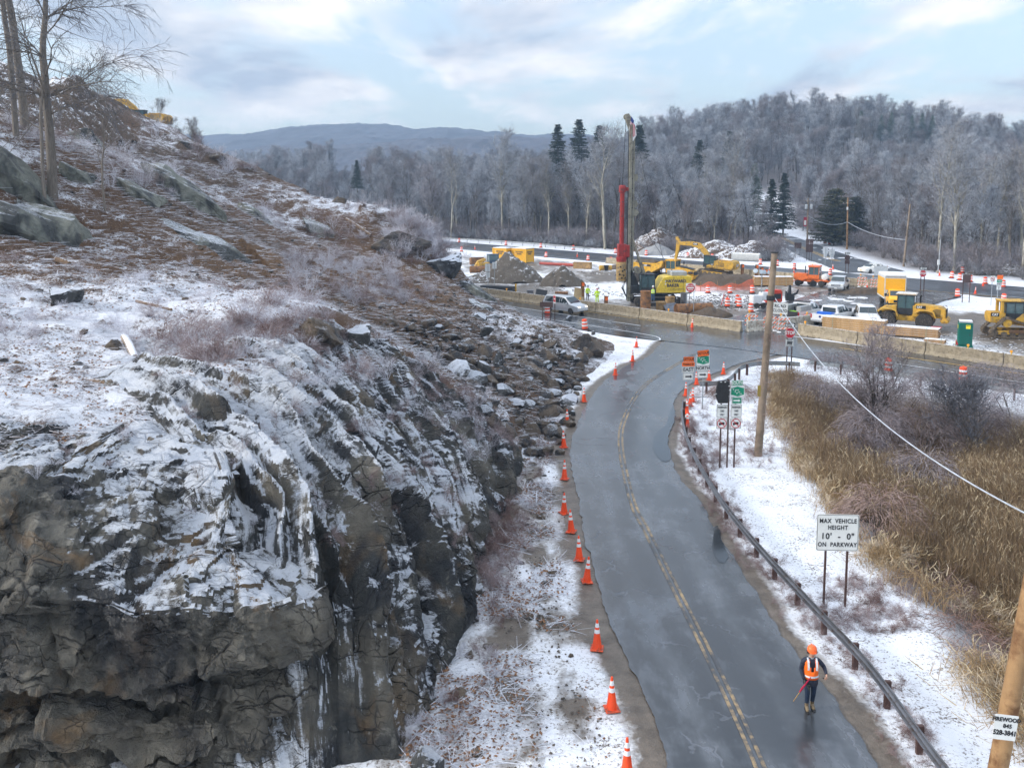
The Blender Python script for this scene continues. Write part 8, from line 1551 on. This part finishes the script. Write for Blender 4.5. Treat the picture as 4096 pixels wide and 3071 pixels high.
def pile(p, a, b, h, m, label, seed, rz=0., rock=.35, pw=1.25, name='dirt_pile', mound=False, sk=-.25):
    n = 44; g_ = np.linspace(-1, 1, n); U, W = np.meshgrid(g_, g_, indexing='ij'); r = np.sqrt(U ** 2 + W ** 2).ravel(); P = np.column_stack([U.ravel() * a, W.ravel() * b, np.zeros(n * n)])
    q = P + seed * 13.1; an = np.arctan2(W.ravel(), U.ravel()); rr = r * (1 + .14 * fbm(np.column_stack([np.cos(an) * 1.5, np.sin(an) * 1.5, np.full(n * n, seed)]), 3, seed)); prof = np.clip(1 - rr, 0, 1) ** (1 / pw) if not mound else sstep(1, .45, rr)
    f1, _ = facet(q * 1.4, seed, .5, .5); z = h * prof * (1 + .12 * fbm(q * .5, 3, seed)) + rock * f1 * sstep(0, .2, prof) * .5 + .1 * fbm(q * 2, 3, seed) * sstep(0, .15, prof); z = np.where(prof <= 0, -.25, z)
    z = z + (hill_h(P[:, 0] + p.x, P[:, 1] + p.y) - p.z if sk < -1 else 0); F = gridf(n, n); keep = (prof[F] > 0).any(1); return tag(obj(name, mesh_np(name, np.column_stack([P[:, :2], z]), F[keep], True), m, None, (p.x, p.y, p.z), (0, 0, rz)), label, 'pile')
pile(G(2035, 1122), 5.2, 4.2, 4.1, PG1, 'tall dark gravel pile in front of the yellow containers', 1, rock=.5); pile(G(2250, 1142), 3.2, 2.6, 2.7, PG1, 'smaller rocky pile right of the tall gravel pile', 2, rock=.9); pile(G(1935, 1125), 3.5, 3., 1.4, PG1, 'low gravel spread at the left foot of the tall pile', 3)
pile(G(2640, 1003), 7.8, 5., 5.0, PG2, 'snow-dusted brown earth pile at the wood edge behind the dump truck', 4, rock=.7); pile(G(2628, 1018), 4.2, 3., 2.2, PG4, 'grey gravel pile on the far verge', 5, rock=.05); pile(G(2870, 1030), 7.4, 4., 3.7, PG2, 'brown earth pile behind the excavator boom', 6, rock=.7); pile(G(3010, 1035), 8.5, 4.5, 3.4, PG2, 'snow-covered brush pile right of the concrete pipes', 7, rock=.6); pile(G(2760, 1028), 4.2, 3., 1.6, PG2, 'low earth heap beyond the far road behind the excavator arm', 8)
pile(G(2900, 1135), 7.5, 4.2, 1.2, PG3, 'dark earth mound under the excavator tracks', 9, mound=True); pile(G(3470, 1172), 4.2, 1.6, .55, PG3, 'low sandy mound in front of the far barricades', 10, mound=True); pile(G(2480, 1075), 2.4, 1.8, 1.0, PG3, 'small earth heap left of the drill mast', 11); pile(G(2830, 1262), 2.6, 1.5, .9, PG3, 'small earth heap behind the lying casing', 12); pile(G(4040, 1098), 7., 3., 1.6, PG1, 'dark rubble heap beyond the far junction at the right', 13, rock=.5); pile(G(2780, 1105), 9., 4.5, .35, PG3, 'muddy ground heap under the dump truck', 14, mound=True)
pile(GT(325, 362, 90.) + Vector((-1, 1, -.6)), 5.2, 4.5, 4.7, PG2, 'earth mound on the hilltop left of the excavator', 15, rock=.7, sk=-5); pile(GT(60, 290, 80.) + Vector((-2, 4, -.5)), 7., 5., 4.2, PG2, 'brushy earth mound on the hilltop behind the tree trunks', 16, rock=.7, sk=-5)
# small rubble rows across the work area
pts, scl = [], []
for _ in range(900):
    u = random.uniform(-100, -40); v = random.choice((random.gauss(84, 1.2), random.gauss(88, 1.5), random.gauss(104, 1.2), random.uniform(76, 116))); p = UV(u, v); pts.append((p.x, p.y)); s = random.uniform(.06, .22); scl.append((s * 1.3, s, s * .7))
for _ in range(500): q = G(random.uniform(3650, 4096), random.uniform(1330, 1440)); pts.append((q.x, q.y)); s = random.uniform(.05, .16); scl.append((s * 1.4, s, s * .6))
for _ in range(420): q = G(random.uniform(2780, 3000), random.uniform(1180, 1235)); pts.append((q.x, q.y)); s = random.uniform(.07, .22); scl.append((s * 1.3, s, s * .8))
zz = ground_h([p[0] for p in pts], [p[1] for p in pts]); tag(scatter_mesh('site_rubble', LOWB, [(p[0], p[1], z) for p, z in zip(pts, zz)], scl, mat('rubble_stone', (.13, .11, .09), .9, var=.4, snow=.8, obj_space=False)), 'broken stones strewn over the churned construction site', 'rubble', kind='stuff')
P_ = resample(ROAD_L, 700); pts, scl = [], []
for _ in range(1300):
    q = P_[random.randrange(60, 480)]; o = random.choice((random.gauss(1.9, .25), random.gauss(3.1, .35), random.gauss(2.4, .9))); s = random.uniform(.015, .05)
    if vn(np.array([[q[0] * 1.1, q[1] * 1.1, 0.]]), 51)[0] > -.3 and o > .5: pts.append((q[0] - o, q[1] + random.uniform(-.2, .2), .0)); scl.append((s * 1.5, s, s * .7))
tag(scatter_mesh('mud_clods', LOWB, pts, scl, mat('dark_mud', (.12, .10, .08), .9, var=.4, obj_space=False)), 'dark frozen mud clods churned up beside the left road edge', 'mud', kind='stuff')
# snow-topped stones by the verge
for i, (x, y) in enumerate([(1905, 1268), (1925, 1272), (1940, 1280), (1915, 1280), (1955, 1285)]): put_rock('boulder', BMF[i], G(x * V_, y * V_, -.25), (.22, .16, .12), '%s snowy stone from the left in the cluster right of the height sign' % ordw(i), None, None, M_DARKB, .2, .2)
# house glimpsed through the trees
ph_ = GY(2705, 925, 222); ph_.z = 0; hs = thing('house', 'pale house with a snowy roof glimpsed through the trees', 'house', ph_, R(20)); HW = mat('house_siding', (.45, .40, .32), .8); MB().box((-5, -3.5, -1), (5, 3.5, 5)).build('wall', HW, hs); MB().prism([(-4.2, 5), (0, 7.6), (4.2, 5)], -5.4, 5.4, 'X').build('roof', mat('house_roof', (.2, .19, .19), .8, snow=.5), hs)
for x in (-3, 0, 3):
    w_ = MB().box((x - .5, -3.54, 2.2), (x + .5, -3.5, 3.6)).build('window', SIGNW, hs); MB().box((x - .42, -3.56, 2.28), (x + .42, -3.545, 3.52)).build('pane', GLASS, w_)
# ------------------------------------------------------------------ people
SKIN = mat('skin', (.52, .30, .21), .55, var=.08); NAVY = mat('navy_jacket', (.018, .024, .045), .6, var=.25, vs=8., bmp=.02, bs=18); JEAN = mat('dark_jeans', (.014, .028, .06), .8, var=.3, vs=10.); HIVIS = mat('hi_vis_orange', (.98, .16, .01), .55, var=.06); LIME = mat('hi_vis_lime', (.62, .90, .03), .55, var=.08); REFL = mat('reflective_tape', (.72, .74, .76), .35, var=.08); BOOT = mat('tan_boots', (.23, .17, .10), .8, var=.3); GLOVE = mat('grey_gloves', (.06, .07, .06), .8, var=.3); HATO = mat('hard_hat_orange', (.98, .17, .04), .35, var=.03); HATW = mat('hard_hat_white', (.8, .8, .78), .35); PANT = mat('work_trousers', (.07, .08, .10), .8, var=.3); HAIR = mat('dark_hair', (.03, .02, .015), .7)
def skin_body(name, J, E, mtl_regions, parent, sub=2):
    """one continuous body: joints with radii grown by a Skin modifier"""
    names = list(J); me = bpy.data.meshes.new(name); me.from_pydata([J[n][0] for n in names], [(names.index(a), names.index(b)) for a, b in E] if 0 else [], [])
    me.clear_geometry(); me.from_pydata([J[n][0] for n in names], [(names.index(a), names.index(b)) for a, b in E], [])
    o = bpy.data.objects.new(name, me); COL.objects.link(o); o.modifiers.new('skin', 'SKIN').use_smooth_shade = True
    sk = me.skin_vertices[0].data if me.skin_vertices else None
    if sk is None:
        bm = bmesh.new(); bm.from_mesh(me); bm.verts.layers.skin.verify(); bm.to_mesh(me); bm.free(); sk = me.skin_vertices[0].data
    for i, n in enumerate(names):
        r = J[n][1]; sk[i].radius = r if isinstance(r, tuple) else (r, r); sk[i].use_root = (n == 'pelvis')
    s = o.modifiers.new('sub', 'SUBSURF'); s.levels = sub; s.render_levels = sub
    dg = bpy.context.evaluated_depsgraph_get(); m2 = bpy.data.meshes.new_from_object(o.evaluated_get(dg)); m2.name = name; bpy.data.objects.remove(o)
    for m in mtl_regions[0]: m2.materials.append(m)
    c = np.zeros(len(m2.polygons) * 3); m2.polygons.foreach_get('center', c); c = c.reshape(-1, 3); m2.polygons.foreach_set('material_index', np.array([mtl_regions[1](*q) for q in c], np.int32)); m2.polygons.foreach_set('use_smooth', [True] * len(m2.polygons))
    return obj(name, m2, None, parent)
def hand(parent, wrist, d, nrm, m, curl=.9, name='hand', s=1.):
    d = Vector(d).normalized(); nrm = Vector(nrm).normalized(); side = d.cross(nrm).normalized(); w = Vector(wrist); mb = MB()
    mb.loft([[w + d * t + side * (sx * wd) + nrm * (sz * th) for sx, sz in ((-1, -1), (1, -1), (1, 1), (-1, 1))] for t, wd, th in ((-.01, .024, .018), (.03, .036, .017), (.085, .042, .014))])
    for k, (o, L) in enumerate(((-.031, .062), (-.010, .072), (.011, .068), (.031, .054))):
        p = w + d * .08 + side * o; a = 0; pts = [p]
        for j in range(3): a += curl * .55; p = p + (d * math.cos(a) + nrm * math.sin(a)) * L * (.42, .33, .25)[j]; pts.append(p)
        mb.tube(pts, [.0095, .009, .0085, .007], 7)
    p = w + d * .025 + side * .034; mb.tube([p, p + (d * .6 + side * .8) .normalized() * .035, p + (d * .9 + side * .35 + nrm * .5).normalized() * .07], [.012, .0105, .008], 7)
    return mb.build(name, m, parent, smooth=True)
# --- the walking flagger on the near road (facing the camera)
pw_ = G(3238, 2838, .022); W = thing('person', 'person in an orange hard hat and orange vest walking down the near road', 'person', pw_, R(180 - 4))
# local frame: faces +y; after the turn +y points at the camera, so the wearer's right hand is on the picture's left
J = {'pelvis': ((0, 0, .90), (.150, .115)), 'waist': ((0, .0, 1.05), (.145, .115)), 'chest': ((0, .01, 1.26), (.175, .125)), 'neckb': ((0, .0, 1.40), (.10, .085)), 'neck': ((0, .02, 1.47), .055), 'head': ((0, .035, 1.56), (.078, .088)), 'crown': ((0, .035, 1.65), (.072, .082)),
     'hipR': ((.09, 0, .86), .098), 'kneeR': ((.085, .06, .48), .066), 'calfR': ((.085, .03, .32), .06), 'ankR': ((.08, .0, .10), .05), 'toeR': ((.09, .17, .045), .045), 'hipL': ((-.09, 0, .86), .098), 'kneeL': ((-.085, .0, .48), .066), 'calfL': ((-.085, -.05, .32), .06), 'ankL': ((-.08, -.10, .10), .05), 'toeL': ((-.10, .07, .045), .045),
     'shR': ((.19, 0, 1.36), .072), 'elR': ((.25, -.01, 1.10), .058), 'wrR': ((.20, .12, .885), .042), 'shL': ((-.19, 0, 1.36), .072), 'elL': ((-.33, .0, 1.19), .058), 'wrL': ((-.335, .20, 1.09), .04)}
E_ = [('pelvis', 'waist'), ('waist', 'chest'), ('chest', 'neckb'), ('neckb', 'neck'), ('neck', 'head'), ('head', 'crown'), ('pelvis', 'hipR'), ('hipR', 'kneeR'), ('kneeR', 'calfR'), ('calfR', 'ankR'), ('ankR', 'toeR'), ('pelvis', 'hipL'), ('hipL', 'kneeL'), ('kneeL', 'calfL'), ('calfL', 'ankL'), ('ankL', 'toeL'), ('neckb', 'shR'), ('shR', 'elR'), ('elR', 'wrR'), ('neckb', 'shL'), ('shL', 'elL'), ('elL', 'wrL')]
def reg(x, y, z):
    if z > 1.465: return 0
    if z < .21: return 3
    if z < .84 and abs(x) < .19: return 2
    return 1
skin_body('body', J, E_, ((SKIN, NAVY, JEAN, BOOT), reg), W)
for x, y in ((.085, .075), (-.09, -.025)): MB().loft([[(x - .04, y - .13, 0), (x + .04, y - .13, 0), (x + .05, y + .09, 0), (x + .02, y + .155, 0), (x - .02, y + .155, 0), (x - .05, y + .09, 0)], [(x - .04, y - .13, .035), (x + .04, y - .13, .035), (x + .05, y + .09, .035), (x + .02, y + .155, .035), (x - .02, y + .155, .035), (x - .05, y + .09, .035)]]).build('boot_sole', BLACKR, W)
# jacket hem and vest as shells around the torso
def ringz(z, rx, ry, n=22, cy=0., open_=None): return [(rx * math.cos(2 * math.pi * k / n), cy + ry * math.sin(2 * math.pi * k / n), z) for k in range(n)]
MB().loft([ringz(.72, .185, .15), ringz(.80, .19, .155), ringz(.95, .178, .145), ringz(1.08, .165, .135)], cap=False).build('jacket_hem', NAVY, W, smooth=True)
vest = MB(); n = 32; rows = [(.90, .188, .152), (1.0, .183, .15), (1.12, .18, .15), (1.24, .188, .152), (1.33, .19, .142), (1.395, .165, .115), (1.43, .11, .09)]
V = [(rx * math.cos(2 * math.pi * k / n), .008 + ry * math.sin(2 * math.pi * k / n), z) for z, rx, ry in rows for k in range(n)]; F = []
for i in range(len(rows) - 1):
    for k in range(n):
        a = 360 * (k + .5) / n; 
        if i >= 2 and abs(a - 90) < 8 + 9 * (i - 2): continue                       # open V neck in front
        if i in (3, 4) and (a < 28 or a > 332 or abs(a - 180) < 28): continue        # arm holes
        F.append((i * n + k, i * n + (k + 1) % n, (i + 1) * n + (k + 1) % n, (i + 1) * n + k))
vest.add(V, F); vo = vest.build('vest', HIVIS, W, smooth=True); sd = vo.modifiers.new('th', 'SOLIDIFY'); sd.thickness = .008
MB().loft([ringz(.955, .1925, .157, 32, .008), ringz(1.005, .189, .155, 32, .008)], cap=False).build('waist_tape', REFL, vo, smooth=True)
for x in (-.105, .105): MB().loft([[(x - .025, .158, 1.17), (x + .025, .158, 1.17), (x + .025, .165, 1.17), (x - .025, .165, 1.17)], [(x - .025, .163, 1.25), (x + .025, .163, 1.25), (x + .025, .17, 1.25), (x - .025, .17, 1.25)], [(x - .025, .125, 1.37), (x + .025, .125, 1.37), (x + .025, .133, 1.375), (x - .025, .133, 1.375)], [(x - .025, .04, 1.445), (x + .025, .04, 1.445), (x + .025, .04, 1.455), (x - .025, .04, 1.455)]]).build('shoulder_tape', REFL, vo)
# head: hair, face features, hard hat with ear defenders
hd = MB().lathe([(.05, -.08), (.08, -.02), (.084, .05), (.06, .10)], (0, -.005, 1.59), 14).build('hair', HAIR, W, smooth=True)
fc = MB(); fc.box((-.012, .112, 1.545), (.012, .132, 1.585)); fc.build('nose', SKIN, W, .005)
for s in (-1, 1): MB().lathe([(.0, 0), (.010, .0), (.007, .006)], (s * .032, -.118 * -1, 1.60), 8, 'Y').build('eye', INK, W); MB().box((s * .086 - .012, .01, 1.56), (s * .086 + .012, .05, 1.62)).build('ear', SKIN, W, .008); MB().lathe([(.02, -.025), (.042, -.02), (.042, .02), (.02, .025)], (s * .105, .03, 1.605), 12, 'X').build('ear_defender', DARK, W)
MB().box((-.022, .108, 1.517), (.022, .119, 1.527)).build('mouth', mat('lips', (.36, .12, .10), .5), W)
hat = MB().lathe([(.122, 1.628), (.122, 1.66), (.118, 1.70), (.10, 1.748), (.065, 1.775), (.0, 1.785)], (0, .03, 0), 20).build('hard_hat', HATO, W, smooth=40); MB().prism([(-.10, .09), (-.075, .175), (0, .19), (.075, .175), (.10, .09)], 1.622, 1.634, 'Z').build('brim', HATO, hat); MB().box((-.018, -.06, 1.77), (.018, .11, 1.785)).build('ridge', HATO, hat, .005)
MB().loft([ringz(1.435, .085, .085), ringz(1.48, .075, .075)], cap=False).build('collar', mat('hood_grey', (.35, .36, .38), .8), W, smooth=True)
hand(W, (.195, .13, .875), (-.05, .45, -.9), (-.8, .2, 0), GLOVE, 1.1, 'gloved_hand', 1.1); hand(W, (-.335, .21, 1.085), (.25, .9, -.3), (.8, -.1, -.2), SKIN, 1.0, 'bare_hand')
fl = thing('rolled_flag', 'rolled red flag on a wooden stick held by the person', 'flag', pw_ + Vector((0, 0, 0)), R(180 - 4)); MB().tube([(.06, .22, 1.02), (.26, .20, .70), (.32, .20, .60)], [.012, .028, .02], 8).build('cloth', mat('flag_cloth', (.42, .01, .05), .8, var=.3), fl, smooth=True); MB().tube([(.30, .20, .63), (.47, .20, .34)], .011, 8).build('stick', LUM, fl)
gl = thing('spare_gloves', 'dark gloves dangling from the person’s hand', 'gloves', pw_, R(180 - 4)); MB().loft([[(.14, .19, .80), (.17, .19, .80), (.17, .21, .80), (.14, .21, .80)], [(.09, .19, .73), (.13, .19, .72), (.13, .22, .72), (.09, .22, .73)], [(.04, .19, .66), (.09, .19, .64), (.09, .21, .64), (.04, .21, .66)]]).build('glove', GLOVE, gl, .005); MB().loft([[(.12, .20, .80), (.14, .20, .80), (.14, .22, .80), (.12, .22, .80)], [(.06, .2, .80), (.08, .2, .77), (.08, .22, .77), (.06, .22, .80)]]).build('glove', GLOVE, gl, .005)
ph2 = thing('phone', 'small dark phone in the person’s raised hand', 'phone', pw_, R(180 - 4)); MB().box((-.31, .27, 1.03), (-.22, .30, 1.055)).build('case', INK, ph2, .004)
# --- workers
def worker(p, rz, label, top, legs, hat, arms=((.26, .05, 1.08), (.22, .2, .95), (-.26, .05, 1.08), (-.22, .2, .95)), vest=None, lean=0., sc=1.):
    t = thing('person', label, 'person', p, rz); t.scale = (sc, sc, sc); L = lean
    J = {'pelvis': ((0, 0, .92), (.15, .12)), 'waist': ((0, L * .3, 1.08), (.15, .12)), 'chest': ((0, L * .7, 1.30), (.19, .14)), 'neckb': ((0, L, 1.44), (.11, .09)), 'neck': ((0, L + .02, 1.51), .06), 'head': ((0, L + .04, 1.60), (.08, .09)), 'crown': ((0, L + .04, 1.69), (.075, .085)),
         'hipR': ((.10, 0, .88), .105), 'kneeR': ((.11, .05, .48), .075), 'ankR': ((.11, .0, .10), .055), 'toeR': ((.12, .16, .05), .048), 'hipL': ((-.10, 0, .88), .105), 'kneeL': ((-.12, .03, .48), .075), 'ankL': ((-.13, -.06, .10), .055), 'toeL': ((-.15, .10, .05), .048),
         'shR': ((.21, L, 1.40), .08), 'elR': (arms[0], .065), 'wrR': (arms[1], .045), 'shL': ((-.21, L, 1.40), .08), 'elL': (arms[2], .065), 'wrL': (arms[3], .045)}
    E2 = [e for e in E_ if 'calf' not in e[0] and 'calf' not in e[1]] + [('kneeR', 'ankR'), ('kneeL', 'ankL')]
    skin_body('body', J, E2, ((SKIN, top, legs, BOOT), lambda x, y, z: 0 if z > 1.505 else 3 if z < .18 else 2 if z < .88 and abs(x) < .2 else 1), t, 1)
    MB().lathe([(.125, 1.665), (.12, 1.70), (.095, 1.78), (.05, 1.81), (.0, 1.815)], (0, L + .035, 0), 14).build('hard_hat', hat, t, smooth=40)
    for w, e in ((arms[1], arms[0]), (arms[3], arms[2])): d = Vector(w) - Vector(e); hand(t, w, d, (0, .3, -1) if abs(d.normalized().z) < .8 else (0, 1, 0), GLOVE, .8)
    if vest:
        vo = MB().loft([ringz(.95, .19, .155), ringz(1.1, .185, .152), ringz(1.3, .205, .165, cy=L * .7), ringz(1.44, .15, .11, cy=L)], cap=False).build('vest', vest, t, smooth=True); MB().loft([ringz(1.06, .192, .158), ringz(1.11, .19, .156)], cap=False).build('tape', REFL, vo)
        for x in (-.09, .09): MB().box((x - .025, -.175 + L * .7, 1.1), (x + .025, -.16 + L * .7, 1.42)).build('tape', REFL, vo)
    else:
        for z0 in (1.1,): MB().loft([ringz(z0, .172, .138), ringz(z0 + .05, .175, .14)], cap=False).build('tape', REFL, t)
    return t
HATB = mat('hard_hat_blue', (.08, .11, .16), .4); HATP = mat('hard_hat_red', (.5, .12, .12), .4)
worker(G(2350, 1202), R(200), 'worker in a lime jacket and dark hard hat beside the ochre steel pile', LIME, PANT, HATB, lean=.05); worker(G(2388, 1214), R(170), 'worker dressed all in lime standing right of the other worker', LIME, LIME, HATP); wz = G(2616, 1246); worker((wz.x, wz.y + .9, .95), R(-10), 'worker in a lime vest seen from behind at the drill rig cab', mat('dark_hoodie', (.03, .035, .045), .8), mat('blue_jeans', (.05, .11, .22), .8, var=.2), HATW, vest=LIME)
st_ = thing('work_platform', 'low steel platform under the worker at the drill rig', 'platform', (wz.x, wz.y + .9, 0)); MB().box((-.5, -.45, .85), (.5, .45, .95)).build('deck', RUST, st_); [MB().box((x - .05, y - .05, 0), (x + .05, y + .05, .85)).build('leg', RUST, st_) for x in (-.42, .42) for y in (-.38, .38)]
worker(G(2677, 1096), R(180), 'worker in an orange vest and white hard hat behind the dump truck', mat('dark_hoodie', (.03, .035, .045), .8), PANT, HATW, vest=HIVIS, sc=1.25); worker(G(2643, 1096), R(185), 'worker in dark clothes behind the dirt load of the dump truck', mat('drab_jacket', (.10, .09, .06), .8), PANT, mat('hard_hat_drab', (.2, .16, .1), .5), sc=1.2)
